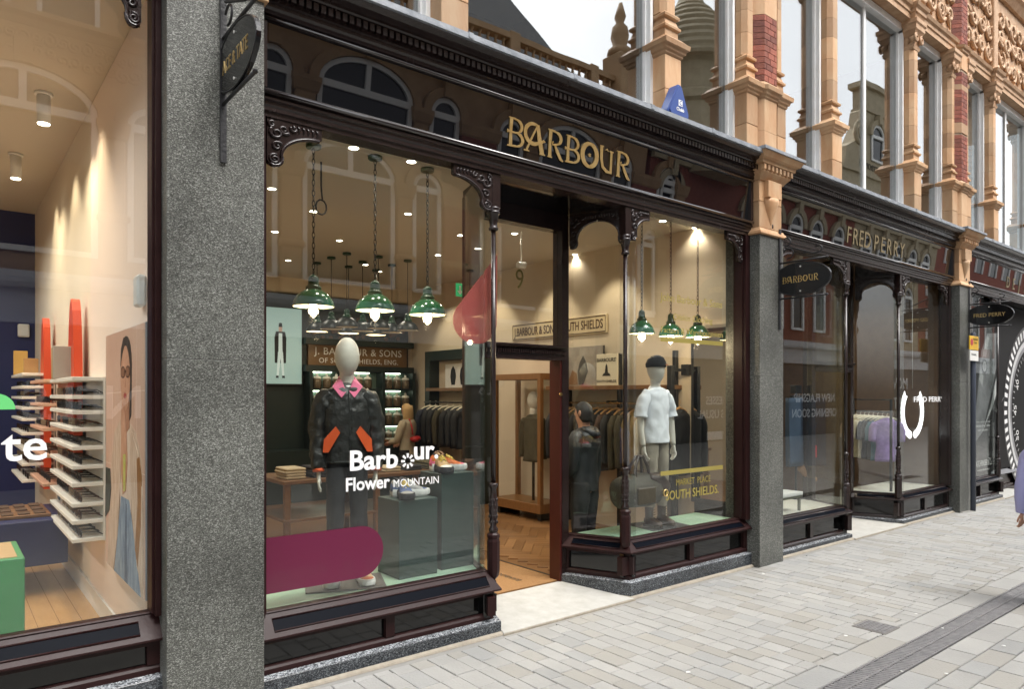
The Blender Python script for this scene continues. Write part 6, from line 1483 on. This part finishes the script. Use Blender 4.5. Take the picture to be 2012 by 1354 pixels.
# ------------------------------------------------------------------ people
def person(label, base, face, Hh, cols, arms, hair='short', hm=None, skirt=False):
    """one continuous body grown over a skeleton; clothing and hair are its children. base in units, face = direction the chest points (radians, 0 = +x)"""
    t = thing('person', label, 'person', base); s = Hh
    fx, fy = math.cos(face), math.sin(face); rx_, ry_ = fy, -fx      # right-hand side
    def L(r, f, z): return (base[0]+rx_*r*s+fx*f*s, base[1]+ry_*r*s+fy*f*s, base[2]+z*s)
    V = [L(0,0,.53), L(0,.0,.62), L(0,.0,.73), L(0,-.005,.815), L(0,.005,.865), L(0,.012,.90), L(0,.014,.95)]
    E = [(0,1),(1,2),(2,3),(3,4),(4,5),(5,6)]; Rr = [(.085*s,.065*s),(.075*s,.058*s),(.09*s,.062*s),(.05*s,.045*s),(.032*s,.034*s),(.045*s,.052*s),(.04*s,.048*s)]
    for sd_ in (-1,1):
        i = len(V); V += [L(sd_*.055,0,.48), L(sd_*.058,.008,.28), L(sd_*.06,-.004,.06), L(sd_*.062,.03,.022), L(sd_*.066,.075,.014)]
        E += [(0,i),(i,i+1),(i+1,i+2),(i+2,i+3),(i+3,i+4)]; Rr += [.052*s,.036*s,.024*s,.024*s,.016*s]
        a = arms[0 if sd_ < 0 else 1]; i = len(V)
        V += [L(sd_*.095,0,.80)] + [L(sd_*q[0],q[1],q[2]) for q in a]
        E += [(2,i),(i,i+1),(i+1,i+2)]; Rr += [.036*s,.027*s,.02*s]
    body = part('body', skin_mesh(V, E, Rr, 2), cols['skin'], t)
    ax = (rx_, ry_, 0)
    part('jacket', sloft([L(0,0,.47),L(0,0,.56),L(0,0,.65),L(0,0,.745),L(0,-.003,.80),L(0,0,.83),L(0,.004,.85)], [(.105*s,.075*s),(.10*s,.073*s),(.098*s,.07*s),(.112*s,.08*s),(.105*s,.074*s),(.072*s,.062*s),(.042*s,.044*s)], 6, n=40, wr=.011, ws=15, seed=3, axis=ax), cols['top'], t)
    for sd_ in (-1,1):
        a = arms[0 if sd_ < 0 else 1]
        part('sleeve', sloft([L(sd_*.085,0,.80),L(sd_*.115,0,.765),L(sd_*a[0][0],a[0][1],a[0][2]),L(sd_*(a[0][0]+a[1][0]*3)/4,(a[0][1]+a[1][1]*3)/4,(a[0][2]+a[1][2]*3)/4),L(sd_*a[1][0],a[1][1],a[1][2])], [.044*s,.042*s,.036*s,.031*s,.027*s], 4, n=16, wr=.008, ws=15, seed=sd_+9, axis=ax), cols['top'], t)
        w_ = L(sd_*a[1][0],a[1][1],a[1][2]); e_ = L(sd_*a[0][0],a[0][1],a[0][2]); d = (Vector(w_)-Vector(e_)).normalized()
        part('hand', hand_mb(w_, d, sd_, (fx,fy,.1), .95, .7), cols['skin'], t)
        part('trouser_leg', sloft([L(sd_*.05,0,.52),L(sd_*.056,0,.42),L(sd_*.058,.008,.27),L(sd_*.06,-.002,.12),L(sd_*.06,0,.03)], [(.058*s,.062*s),(.055*s,.058*s),(.045*s,.047*s),(.038*s,.04*s),(.036*s,.042*s)], 4, n=18, wr=.007, ws=14, seed=sd_+4, axis=ax), cols['legs'], t)
        part('shoe', sloft([L(sd_*.06,-.035,.022),L(sd_*.062,.01,.028),L(sd_*.064,.06,.022),L(sd_*.066,.105,.014)], [(.024*s,.02*s),(.028*s,.026*s),(.028*s,.02*s),(.012*s,.01*s)], 3, n=14, axis=ax), cols['shoes'], t)
    hc = L(0,.008,.935)
    hd_ = MB(); rs = []
    for j in range(1, 13):
        q = math.pi*j/13; zz = -math.cos(q); k = math.sin(q)
        rs.append([tuple(Vector(hc)+Vector(ax)*(.043*s*k*math.cos(2*math.pi*i/18))+Vector((fx,fy,0))*(.056*s*k*math.sin(2*math.pi*i/18)*(1-.12*max(0,-zz)))+Vector((0,0,.066*s*zz))) for i in range(18)])
    hd_.rings(rs); part('head', hd_, cols['skin'], t)
    F_ = Vector((fx,fy,0)); A_ = Vector(ax)
    part('nose', MB().lathe([(.009*s,-.012*s),(.006*s,0),(.003*s,.014*s)], tuple(Vector(hc)+F_*.056*s), 8), cols['skin'], t)
    for sd_ in (-1,1):
        part('ear', sloft([tuple(Vector(hc)+A_*sd_*.044*s+Vector((0,0,-.018*s))),tuple(Vector(hc)+A_*sd_*.047*s+Vector((0,0,.002*s))),tuple(Vector(hc)+A_*sd_*.045*s+Vector((0,0,.018*s)))], [(.005*s,.006*s),(.006*s,.012*s),(.004*s,.006*s)], 2, n=8), cols['skin'], t)
        part('eye', MB().lathe([(.006*s,-.002*s),(.002*s,.003*s)], tuple(Vector(hc)+F_*.05*s+A_*sd_*.018*s+Vector((0,0,.006*s))), 8), cols['hair'], t)
    part('mouth', MB().tube([tuple(Vector(hc)+F_*.05*s+A_*q*s+Vector((0,0,-.032*s))) for q in (-.014,0,.014)], .003*s, 5), mat('lip', (.3,.10,.08), .5), t)
    hr = MB(); rs = []
    for j in range(10):
        ring = []
        for i in range(20):
            g = 2*math.pi*i/20; fr = math.sin(g)                     # fr > 0 is the face side
            lo = -.72 if fr < -.2 else (.42 if fr > .55 else -.72+1.14*(fr+.2)/.75)
            zz = lo+(1-lo)*math.sin(math.pi*.5*j/9); k = math.sqrt(max(.0,1-zz*zz)) if zz > 0 else 1.0-.12*zz*zz
            ring.append(tuple(Vector(hc)+A_*(.049*s*k*math.cos(g))+F_*(.062*s*k*fr)+Vector((0,0,.073*s*zz+.003*nz3((i,j,1),.9)))))
        rs.append(ring)
    hr.rings(rs); 
    if hair == 'long':
        for k in range(15):
            a = rad(180+180*k/14); o = Vector(hc)+A_*.044*s*math.cos(a)+F_*(.05*s*math.sin(a))
            hr.tube([o+Vector((0,0,.05*s))-F_*0, o+A_*.006*s*math.cos(a)-F_*.004*s, o+A_*.012*s*math.cos(a)-F_*.008*s+Vector((0,0,-.07*s)), o+A_*R.uniform(-.012,.012)*s-F_*.012*s+Vector((0,0,-.15*s-R.uniform(0,.03)*s))], [.014*s,.017*s,.016*s,.004*s], 7)
    part('hair', hr, cols['hair'], t)
    return t, L
sk_ = mat('skin', (.50,.27,.18), .55); hb_ = mat('black_hair', (.008,.007,.007), .5, bump=.6, bscale=200, stretch=(1,1,.2)); hbl = mat('blonde_hair', (.42,.26,.10), .5, bump=.6, bscale=160, var=(.55,.37,.17), vscale=50, stretch=(6,6,.5))
bj = mat('black_shell_jacket', (.010,.011,.013), .5, bump=.6, bscale=16); bt = mat('black_trousers', (.006,.006,.007), .75, bump=.4, bscale=30); bs = mat('black_leather_shoe', (.01,.01,.01), .4)
pm_ = onZ(1149, 776+1388*1.64/6.75, .06)
t, L = person('person with short black hair in a black hooded jacket, standing with back to the window', (pm_.x,pm_.y,.055), rad(105), 1.57, {'skin': sk_, 'hair': hb_, 'top': bj, 'legs': bt, 'shoes': bs}, (((.13,.01,.62),(.11,.10,.52)),((.135,.0,.62),(.14,.02,.48))))
part('hood', sloft([L(-.05,-.01,.845),L(-.04,-.045,.825),L(0,-.07,.805),L(.04,-.045,.825),L(.05,-.01,.845)], [.018*1.57,.026*1.57,.030*1.57,.026*1.57,.018*1.57], 4, n=14, wr=.008), bj, t)
pw_ = onZ(800, 776+1388*1.64/11.1, .06)
cre = mat('cream_blouse', (.42,.36,.26), .8, bump=.5, bscale=25)
t, L = person('person with long blonde hair in a cream blouse and red bag at the counter', (pw_.x,pw_.y,.055), rad(120), 1.50, {'skin': sk_, 'hair': hbl, 'top': cre, 'legs': bt, 'shoes': bs}, (((.12,.05,.63),(.08,.15,.60)),((.125,.03,.62),(.10,.14,.58))), 'long')
RB = thing('shoulder_bag', 'small red shoulder bag on the back of the blonde person', 'bag', L(-.03,-.11,.66)); rdl = mat('red_leather', (.42,.02,.02), .35)
part('pouch', sloft([L(-.08,-.10,.64),L(-.05,-.11,.635),L(0,-.115,.64),L(.03,-.11,.65)], [(.03,.05),(.045,.075),(.045,.07),(.03,.04)], 4, n=14, axis=(0,0,1)), rdl, RB); part('strap', MB().tube([L(-.06,-.10,.68),L(-.05,-.085,.76),L(-.04,-.05,.84),L(-.035,.0,.853)], .012, 6), rdl, RB)
lav = mat('lavender_shirt', (.36,.36,.62), .8, bump=.4, bscale=25)
pl_ = at(2064, 776, 5.7)
person('person in a lavender shirt cropped at the right edge of the picture', (pl_.x,pl_.y,.001), rad(-20), 1.52, {'skin': sk_, 'hair': hb_, 'top': lav, 'legs': mat('navy_jeans', (.02,.03,.06), .8), 'shoes': bs}, (((.135,-.02,.62),(.15,.0,.47)),((.135,.0,.62),(.14,.02,.48))))
# ------------------------------------------------------------------ vinyl and gilt on the main windows
def film(name, col, alpha, rough=.35):
    m = mat(name, col, rough); b = m.node_tree.nodes['Principled BSDF']; b.inputs['Alpha'].default_value = alpha; return m
GY = .1165                                     # just outside the pane face
def gy(u, v, Y=GY): return onY(u, v, Y)
PV = thing('window_sticker', 'burgundy pill-shaped film across the foot of the left window', 'sticker', (1.8,GY,.7))
a0, a1 = gy(540,1061), gy(700,1031); b0, b1 = gy(540,1170), gy(700,1134)
zt_ = (a0.z+a1.z)/2; zb_ = (b0.z+b1.z)/2; xr = gy(753,1082).x; rr = (zt_-zb_)/2; cz = (zt_+zb_)/2
P = [(1.45,zb_),(xr-rr,zb_)] + [(xr-rr+rr*math.cos(rad(t)), cz+rr*math.sin(rad(t))) for t in range(-80,81,8)] + [(xr-rr,zt_),(1.45,zt_)]
part('film', MB().pry(P, GY, GY+.0015), film('burgundy_film', (.13,.012,.045), .86), PV)
RV = thing('window_sticker', 'translucent red drop-shaped film at the lobby end of the left window', 'sticker', (2.9,GY,2.1))
c = gy(934,632); rx_ = gy(976,632).x-c.x; rz_ = (gy(934,590).z-gy(934,678).z)/2
tip = gy(977,478)
P = [(c.x+rx_*math.cos(rad(t)), c.z+rz_*math.sin(rad(t))) for t in range(150,361,10)] + [(c.x+rx_, c.z+.02),(tip.x+.0, gy(977,500).z)] 
part('film', MB().pry(P, GY, GY+.0015), film('red_film', (.30,.07,.06), .62), RV)
P = [(3.17,2.30),(3.21,2.30),(3.25,2.45),(3.25,2.66),(3.235,2.74),(3.20,2.70),(3.175,2.55)]
NV_ = thing('window_lettering', 'large white collaboration name vinyl across the left window', 'lettering', (2.2,GY,1.3))
def vin(t, txt, u, v, capz, xs, bold=.0, m=None, Y=GY, sp=1.0, u1=None):
    p = onY(u, v, Y); g = text_mb(txt, capz/.73, .0012, xs=1, bold=bold, spacing=sp)
    if u1: wd = onY(u1, v, Y).x-p.x; xs = wd/max(q[0] for q in g.v)
    g.xf(lambda q: (p.x+q[0]*xs, Y+q[1], p.z+q[2])); return part('lettering', g, m or hw_, t)
vin(NV_, 'Barb', 685, 925, .128, 1, .025, u1=782); vin(NV_, 'ur.', 812, 903, .128, 1, .025, u1=861)
p = gy(801, 906); mb = MB()
for k in range(8):
    a = rad(45*k); stroke(mb, [(p.x+.022*math.cos(a), p.z+.022*math.sin(a)),(p.x+.05*math.cos(a), p.z+.05*math.sin(a))], [.012,.018], y=GY-.0004*k, th=.001)
part('flower_mark', mb, hw_, NV_)
vin(NV_, 'Flower', 678, 966, .085, 1, .022, u1=766); vin(NV_, 'MOUNTAIN', 772, 958, .052, 1, .0, u1=862)
GV = thing('window_lettering', 'faded gold trade lettering and rules on the right window', 'lettering', (5.7,GY,2.0))
gv = mat('gold_vinyl', (.40,.33,.09), .35, metal=.4)
vin(GV, 'John Barbour & Sons', 1298, 590, .075, 1, .0, gv, u1=1419); vin(GV, 'Oilskin Clothing', 1322, 628, .06, 1, 0, gv, u1=1400); vin(GV, 'Factors & Warehousemen', 1298, 653, .058, 1, 0, gv, u1=1420)
vin(GV, 'MARKET  PLACE', 1328, 955, .062, 1, 0, gv, u1=1396); vin(GV, 'SOUTH SHIELDS.', 1308, 984, .085, 1, .015, gv, u1=1412)
for (u0, v0, u1, v1) in ((1298,666,1420,675.5),(1298,931,1420,917)):
    a, b_ = gy(u0,v0), gy(u1,v1); part('rule', MB().box(a.x, b_.x, GY-.001, GY, a.z-.022, a.z+.018), gv, GV)
N9 = thing('door_number', 'gilt numeral on the fanlight above the shop door', 'numeral', (3.6,.63,2.6))
p = onY(1012, 566, .635); g = text_mb('9', .24, .002, bold=-.004, xs=.85); g.xf(lambda q: (p.x+q[0], .637+q[1], p.z+q[2])); part('numeral', g, mat('olive_gilt', (.16,.14,.04), .4, metal=.3), N9)
one('keyhole_plate', MB().lathe([(.018,-.006),(.016,.004)], (XY(1103,.575), .585, ZY(1103,775,.58)), 12, axis='y'), brass, 'small brass keyhole plate on the mahogany door jamb', 'keyhole')
part('door_lining', MB().box(4.218,4.239,.585,.72,.06,2.0), mahog, SF1)
# ------------------------------------------------------------------ hanging oval signs
def oval_sign(X, yc, zc, a, b_, txt, label, size, xs, deco=False):
    t = thing('hanging_sign', label, 'sign', (X, yc, zc), 'oval hanging signs on iron brackets')
    n = 40; P = [(yc+a*math.cos(2*math.pi*i/n), zc+b_*math.sin(2*math.pi*i/n)) for i in range(n)]
    part('board', MB().prx(P, X-.011, X+.011), mat('sign_black', (.006,.006,.007), .12), t)
    part('rim', MB().tube([(X-.011, yc+(a-.006)*math.cos(2*math.pi*i/n), zc+(b_-.006)*math.sin(2*math.pi*i/n)) for i in range(n)], .004, 6, closed=True), iron, t)
    if deco:
        g = MB(); x = 0
        for ch, w_ in zip(txt, (.8,1,.8,.8,1,.85,.8)):
            gg = deco_glyph(ch, w_*size, size*1.2); gg.xf(lambda q: (q[0]+x, q[1]*.4, q[2])); g.add(gg.v, gg.f); x += w_*size*1.2
        g.xf(lambda q: (q[0]-x/2, q[1], q[2]-size*.6))
    else: g = text_mb(txt, size, .002, align='CENTER', xs=xs); g.xf(lambda q: (q[0], q[1], q[2]-size*.36))
    put(g, (X-.0125, yc, zc), (0,-1,0)); part('lettering', g, gilt, t)
    br = MB(); yw = -.095
    br.box(X-.016, X+.016, yw-.012, yw, zc-b_-.32, zc+b_+.36)
    part('wall_bar', br, iron, t)
    for zz in (zc+b_+.012, zc-b_-.012):
        part('rod', MB().tube([(X,yw-.005,zz),(X,yc-a+.06,zz)], .0095, 8).lathe([(.004,-.02),(.014,0),(.004,.02)], (X, yc-a+.05, zz), 8, axis='y'), iron, t)
    sc = MB(); z0 = zc+b_+.02
    sc.tube([(X, yw-.02-.075+.055*math.cos(q*.45), z0+.08+.05*math.sin(q*.45)) for q in range(1,12)], .007, 6)
    sc.tube([(X,yw-.02-.055+.045*math.cos(q*.5), z0+.20+.04*math.sin(q*.5)) for q in range(2,12)]+[(X,yw-.22,z0+.10),(X,yw-.36,z0+.045),(X,yw-.43,z0+.05),(X,yw-.45,z0+.09),(X,yw-.42,z0+.115),(X,yw-.38,z0+.105)], .008, 6)
    part('scrollwork', sc, iron, t)
    for zz in (zc+b_*.72, zc-b_*.72): part('bolt', MB().lathe([(.008,-.004),(.005,.004)], (X-.013,yc,zz), 8, axis='x'), trimw, t)
    return t
def osign(u0, u1, vt, vb, X, *a, **k):
    p0, p1 = onX(u0, 776, X), onX(u1, 776, X); yc = (p0.y+p1.y)/2; u = (u0+u1)/2
    d = ray(u, 776); zt_, zb_ = onX(pix((X,yc,0))[0], vt, X).z, onX(pix((X,yc,0))[0], vb, X).z
    return oval_sign(X, yc, (zt_+zb_)/2, abs(p0.y-p1.y)/2, (zt_-zb_)/2, *a, **k)
osign(428, 509, 46, 172, 1.16, 'ACE & TATE', 'black oval hanging sign on the near granite pillar seen almost edge-on', .10, .72)
osign(1518, 1634, 514, 581, 6.62, 'BARBOUR', 'black oval hanging sign with gilt word on the middle granite pillar', .052, 1, deco=True)
osign(1897, 1993, 597, 640, 11.80, 'FRED PERRY', 'farthest black oval hanging sign on the right granite pillar', .078, .95)
# ------------------------------------------------------------------ second shop interior
dkw = mat('walnut_panelling', (.13,.075,.04), .5, var=(.10,.055,.03), vscale=6); conc = mat('grey_floor', (.16,.155,.14), .5); yell = mat('lit_cream_wall', (.62,.50,.26), .7)
wallbox('floor_second_shop', 6.7, 11.5, .605, 7, .0, .04, conc); wallbox('ceiling_second_shop', 6.7, 11.5, .16, 7, 3.5, 3.6, dkw)
wallbox('wall_back_second_shop', 6.7, 11.5, 6.0, 6.1, 0, 3.5, yell); wallbox('wall_right_second_shop', 11.35, 11.46, .16, 7, 0, 3.5, dkw); wallbox('wall_left_second_shop', 6.6, 6.7, .16, 7, 0, 3.5, yell)
wallbox('partition_second_shop', 8.9, 11.35, 2.9, 3.0, .04, 3.5, dkw)
for x_, y_, e_ in ((7.6,2.0,16),(9.0,2.0,12),(7.8,4.2,22),(8.6,5.2,18),(8.0,.8,10),(10.3,1.2,14)): fill_downlight(x_, y_, 3.5, e_*1.5, 'added fill downlight in the second shop ceiling', 'added second shop fill downlights', (1,.87,.65))  # added lamps filling this interior with light
for poly, lb in (([(6.73,.135),(8.30,.135),(8.45,.5),(8.45,.9),(6.73,.9)], 'pale stone display floor in the left window of the second shop'), ([(9.88,.135),(11.3,.135),(11.3,.8),(9.7,.8),(9.72,.5)], 'pale stone display floor in the right window of the second shop')):
    t = thing('window_platform', lb, 'platform', (sum(p[0] for p in poly)/len(poly), .5, .04), 'second shop display platforms'); part('top', MB().prz(poly, .03, .38), mat('pale_stone_board', (.50,.48,.42), .6), t)
BN = thing('display_bench', 'pale slab bench with green metal frame in the second shop window', 'bench', (7.4,.4,.38)); mtl = mat('sage_metal', (.12,.125,.09), .5)
part('slab', MB().bbox(6.76,7.62,.2,.72,.56,.60,.004), mat('white_stone', (.62,.62,.60), .4), BN)
for (x, y) in ((6.78,.22),(7.58,.22),(7.58,.68),(6.78,.68)): part('leg', MB().box(x,x+.025,y,y+.025,.381,.56), mtl, BN)
part('frame', MB().box(6.77,7.61,.205,.225,.535,.559).box(7.59,7.61,.225,.70,.535,.559), mtl, BN)
# navy garment on a stand
pn = onY(1570, 850, .75); GS = thing('draped_garment', 'navy blue garment hanging flat on a dark stand in the second shop window', 'garment', (pn.x,.75,.4))
zt_, zb_ = onY(1570,782,.75).z, onY(1570,915,.75).z; x0, x1 = onY(1548,800,.75).x, onY(1588,800,.75).x
mb = MB(); rs = []
for j in range(12):
    z = zb_+(zt_-zb_)*j/11; r = []
    for i in range(24):
        q = 2*math.pi*i/24; cxx = (x0+x1)/2; wx = (x1-x0)/2
        r.append((cxx+wx*max(-1,min(1,1.25*math.cos(q))), .75+.05*math.sin(q)+.012*math.sin(i*1.3+j*.2), z))
    rs.append(r)
mb.rings(rs); part('cloth', mb, mat('navy_cotton', (.035,.065,.115), .8, bump=.4, bscale=20), GS)
part('stand', MB().tube([((x0+x1)/2,.78,.381),((x0+x1)/2,.78,zt_+.12)], .015, 8).bbox((x0+x1)/2-.12,(x0+x1)/2+.12,.76,.80,zt_,zt_+.03,.003).bbox((x0+x1)/2-.07,(x0+x1)/2+.07,.74,.82,zt_+.06,zt_+.16,.004).bbox((x0+x1)/2-.15,(x0+x1)/2+.15,.65,.90,.381,.395,.003), blk, GS)
fr_ = mat('tan_suede', (.25,.13,.055), .9, bump=.6, bscale=40)
part('suede_fringe', sloft([((x0+x1)/2+.02,.72,zb_+.0),((x0+x1)/2+.05,.70,zb_-.06),((x0+x1)/2+.12,.66,zb_-.13),((x0+x1)/2+.2,.62,zb_-.18)], [(.09,.04),(.09,.045),(.07,.04),(.03,.02)], 4, n=16, wr=.02, ws=14), fr_, GS)
RX = thing('red_notice_stand', 'small red notice on a slim stand inside the second shop', 'sign', (8.5,1.6,.04)); p = at(1598,888,9.4)
part('plate', MB().bbox(p.x-.09,p.x+.09,p.y,p.y+.01,p.z-.08,p.z+.08,.002), mat('notice_red', (.5,.02,.02), .4), RX); part('label', MB().box(p.x-.05,p.x+.05,p.y-.002,p.y-.0005,p.z-.03,p.z+.04), trimw, RX); part('stem', MB().tube([(p.x,p.y+.005,p.z-.08),(p.x,p.y+.005,.041)], .008, 6), chm, RX)
# tee rail behind the splayed pane
TR_ = thing('clothes_rail', 'black rail of tee shirts behind the splayed pane of the second shop', 'rail', (9.6,1.5,.04))
rA, rB = Vector((10.14,.36)), Vector((10.78,1.08)); rd = (rB-rA).normalized(); rzt = 1.46
def rp(t_): q = rA+(rB-rA)*t_; return (q.x, q.y)
part('frame', MB().tube([(*rp(-.12),.381),(*rp(-.12),rzt+.17),(*rp(1.1),rzt+.17),(*rp(1.1),.381)], .02, 4, smooth=False), blk, TR_)
part('rail', MB().tube([(*rp(-.1),rzt),(*rp(1.08),rzt)], .012, 8), blk, TR_)
tk = [('lilac', (.40,.27,.58)), ('teal', (.06,.17,.24)), ('black', (.012,.012,.018)), ('navy', (.015,.018,.035)), ('ivory', (.70,.66,.55)), ('cream', (.66,.60,.45)), ('stone', (.62,.56,.45)), ('peach', (.60,.44,.33))]
for i, (k, c_) in enumerate(tk):
    gmm = garment(0, wd=.34, ln=.62, th=.045, seed=60+i, slv=.19); me = gmm.mesh('coat', cloth_mat('tee_'+k, c_, .85))
    hang(me, (*rp(i/7.0), rzt-.06), math.atan2(rd.y, rd.x)-math.pi/2+R.uniform(-.06,.06), '%s tee shirt on the rail behind the splayed pane of the second shop' % k, 'tee shirts on the black rail', hme2)
WR = thing('laurel_wreath', 'white neon style laurel wreath hanging in the second shop window', 'wreath', (10.2,.35,1.2))
wm = mat('lit_white_acrylic', (.9,.9,.9), .4, emit=(1,1,1), estr=1.1)
pc = onY(1793, 812, .30)
for s_ in (-1,1):
    P = []
    for k in range(15):
        q = rad(-90+s_*(6+128*k/14)); P.append((pc.x+.33*math.cos(q), pc.z+.02+.34*math.sin(q)))
    part('stem', MB().tube([(x,.30,z) for x, z in P], .004, 6), wm, WR)
    for k in range(14):
        a = Vector((P[k][0],.30,P[k][1])); d = (Vector((P[k+1][0],.30,P[k+1][1]))-a).normalized(); n = Vector((d.z,0,-d.x))
        for q in (1,-1):
            tip = a+d*.075+n*q*.055; m_ = (a+tip)/2; w_ = (tip-a).normalized(); w_ = Vector((w_.z,0,-w_.x))*.02
            part('leaf', MB().tube([a, m_+w_, tip, m_-w_], .006, 5, closed=True), wm, WR)
part('cable', MB().tube([(pc.x,.30,pc.z+.35),(pc.x,.30,3.28)], .003, 5), trimw, WR)
V2 = thing('window_lettering', 'white brand name vinyl on the right window of the second shop', 'lettering', (10.8,GY,1.6)); vin(V2, 'FRED PERRY', 1795, 790, .075, 1, .02, u1=1855)
# ------------------------------------------------------------------ third shop: watch advert panels behind the glass
ad = mat('advert_charcoal', (.010,.0095,.0095), .6, spec=.2); adg = mat('advert_steel', (.30,.30,.31), .4, var=(.12,.12,.125), vscale=3); adl = mat('advert_silver', (.52,.52,.52), .4); adw = mat('advert_white', (.75,.75,.74), .5)
AD = thing('advert_panel', 'charcoal advert of a tilted watch side filling the far left window', 'advert', (12.7,.15,.4))
ax0, ax1 = 11.99, 13.52; part('panel', MB().box(ax0, ax1, .14, .155, .40, 3.28), ad, AD)
aq = lambda u, v: (onY(u, v, .139).x, onY(u, v, .139).z)
def adp(name, pts, m, l, T=None): return part(name, MB().pry([aq(*p) for p in pts], .1395-.0008*l, .1397), m, T or AD)
adp('print_case', [(1916,870),(1918,800),(1928,690),(1940,655),(1962,655),(1962,700),(1948,770),(1930,850)], adg, 1)
adp('print_strap', [(1930,850),(1946,800),(1962,720),(1962,760),(1950,800),(1938,830)], adl, 2)
adp('print_highlight', [(1924,745),(1932,690),(1940,660),(1944,664),(1936,710),(1930,760)], adl, 2)
c = aq(1934,720)
for r, m_, l in ((.155,adg,3),(.12,ad,4),(.085,adl,5),(.05,adg,6)): part('print_crown', MB().pry([(c[0]+r*1.0*math.cos(q*.2618), c[1]+r*math.sin(q*.2618)) for q in range(24)], .1395-.0008*l, .1397), m_, AD)
def adt(txt, u, v, cap, u1, T=None): return vin(T or AD, txt, u, v, cap, 1, 0, adw, Y=.138, u1=u1)
adt('Follow us and join our social', 1917, 832, .04, 1945); adt('community of over 1 million', 1917, 840, .04, 1945); adt('watch enthusiasts.', 1921, 848, .04, 1941)
adt('WATCHFINDER & Co.', 1914, 919, .10, 1949); adt('www.watchfinder.co.uk', 1920, 927, .035, 1944)
AD2 = thing('advert_panel', 'advert with a huge black watch dial and tachymeter at the right edge', 'advert', (15.2,.3,.4))
AY = .30
part('panel', MB().box(13.62,17.4,AY,AY+.02,.40,3.285), ad, AD2)
part('stall_riser', MB().sweep([(13.62,AY),(17.4,AY)], [(-.1,.0),(.0,.0),(.0,.05),(-.03,.06),(-.03,.10),(-.05,.11),(-.05,.27),(-.02,.28),(.03,.305),(-.03,.40),(-.1,.40)]), paintdk, AD2)
part('soffit', MB().box(13.55,17.4,.05,.35,3.288,3.33), blackpanel, AD2)
dcx, dcz = 16.25, 1.42
def disc(r0, r1, m_, l, a0=0, a1=360, n=72):
    mb = MB()
    for i in range(n):
        q0, q1 = rad(a0+(a1-a0)*i/n), rad(a0+(a1-a0)*(i+1)/n)
        f = [(dcx+r*math.cos(q), AY-.0008*l, dcz+r*math.sin(q)) for r, q in ((r0,q0),(r0,q1),(r1,q1),(r1,q0))]
        g = [(x, AY-.0002, z) for x, y, z in f]
        mb.hexa(g, f)
    return part('print_dial', mb, m_, AD2)
part('print_gleam', MB().pry([aq3 for aq3 in ((onY(1968,795,AY-.001).x, onY(1968,790,AY-.001).z),(onY(2012,690,AY-.001).x, onY(2012,690,AY-.001).z),(onY(2030,640,AY-.001).x, onY(2030,650,AY-.001).z),(onY(1990,745,AY-.001).x, onY(1990,745,AY-.001).z))], AY-.0016, AY-.0002), adl, AD2)
disc(1.36,1.62,mat('advert_bezel_black', (.008,.008,.009), .3),3); disc(1.27,1.36,adl,4); disc(1.19,1.27,adg,5); disc(0.02,1.19,ad,4)
for k in range(60): disc(1.42,1.57,adw,5,k*6,k*6+2.9,2)
for k in range(60): disc(1.06,1.13,adl,6,k*6,k*6+.7,1)
for txt, q in (('45',180),('40',150),('50',210)):
    g = text_mb(txt, .2, .001, align='CENTER'); cq, sq = math.cos(rad(q)), math.sin(rad(q))
    put(g, (dcx+.93*cq, AY-.007, dcz+.93*sq), (0,0,1), (-1,0,0)); part('print_numeral', g, adw, AD2)
wallbox('wall_back_third_shop', 11.9, 17.5, .9, 1.0, 0, 3.5, blk)
# street pole with parking plates
PO = thing('street_pole', 'slim blue-grey post with yellow parking plate beside the far pillar', 'post', (12.2,-.16,0))
pp_ = onY(1912, 776, -.16); part('pole', MB().lathe([(.035,-.01),(.035,2.60),(.02,2.62)], (pp_.x,-.16,0), 14), mat('pole_blue_grey', (.05,.06,.085), .45), PO)
zz = ZY(1915, 661, -.2); x0 = XY(1905,-.21)
part('parking_plate', MB().bbox(x0,x0+.34,-.215,-.20,zz-.20,zz,.003), mat('plate_yellow', (.70,.42,.03), .4), PO); part('time_plate', MB().bbox(x0+.02,x0+.34,-.214,-.20,zz-.36,zz-.21,.003), trimw, PO)
part('roundel', MB().lathe([(.05,-.002),(.05,.0)], (x0+.07,-.2165,zz-.09), 20, axis='y'), mat('roundel_red', (.45,.03,.05), .4), PO)
g = text_mb('Restricted', .045, .001); g.xf(lambda q: (x0+.13+q[0]*.9, -.2165+q[1], zz-.06+q[2])); part('lettering', g, blk, PO)
g = text_mb('Zone', .05, .001); g.xf(lambda q: (x0+.16+q[0], -.2165+q[1], zz-.11+q[2])); part('lettering', g, blk, PO)
g = text_mb('No loading', .042, .001); g.xf(lambda q: (x0+.06+q[0], -.2155+q[1], zz-.28+q[2])); part('lettering', g, blk, PO)
# cable hanging on the left ceiling of the main shop
p = onZ(631, 318, 3.549); one('hanging_cable', MB().tube([(p.x,p.y,3.549),(p.x,p.y,3.35),(p.x+.01,p.y,3.25)]+[(p.x+.045*math.sin(q*.6), p.y, 3.19+.06*math.cos(q*.6)) for q in range(12)], .007, 6), blk, 'loop of black cable hanging beside the left window pendant', 'cable')
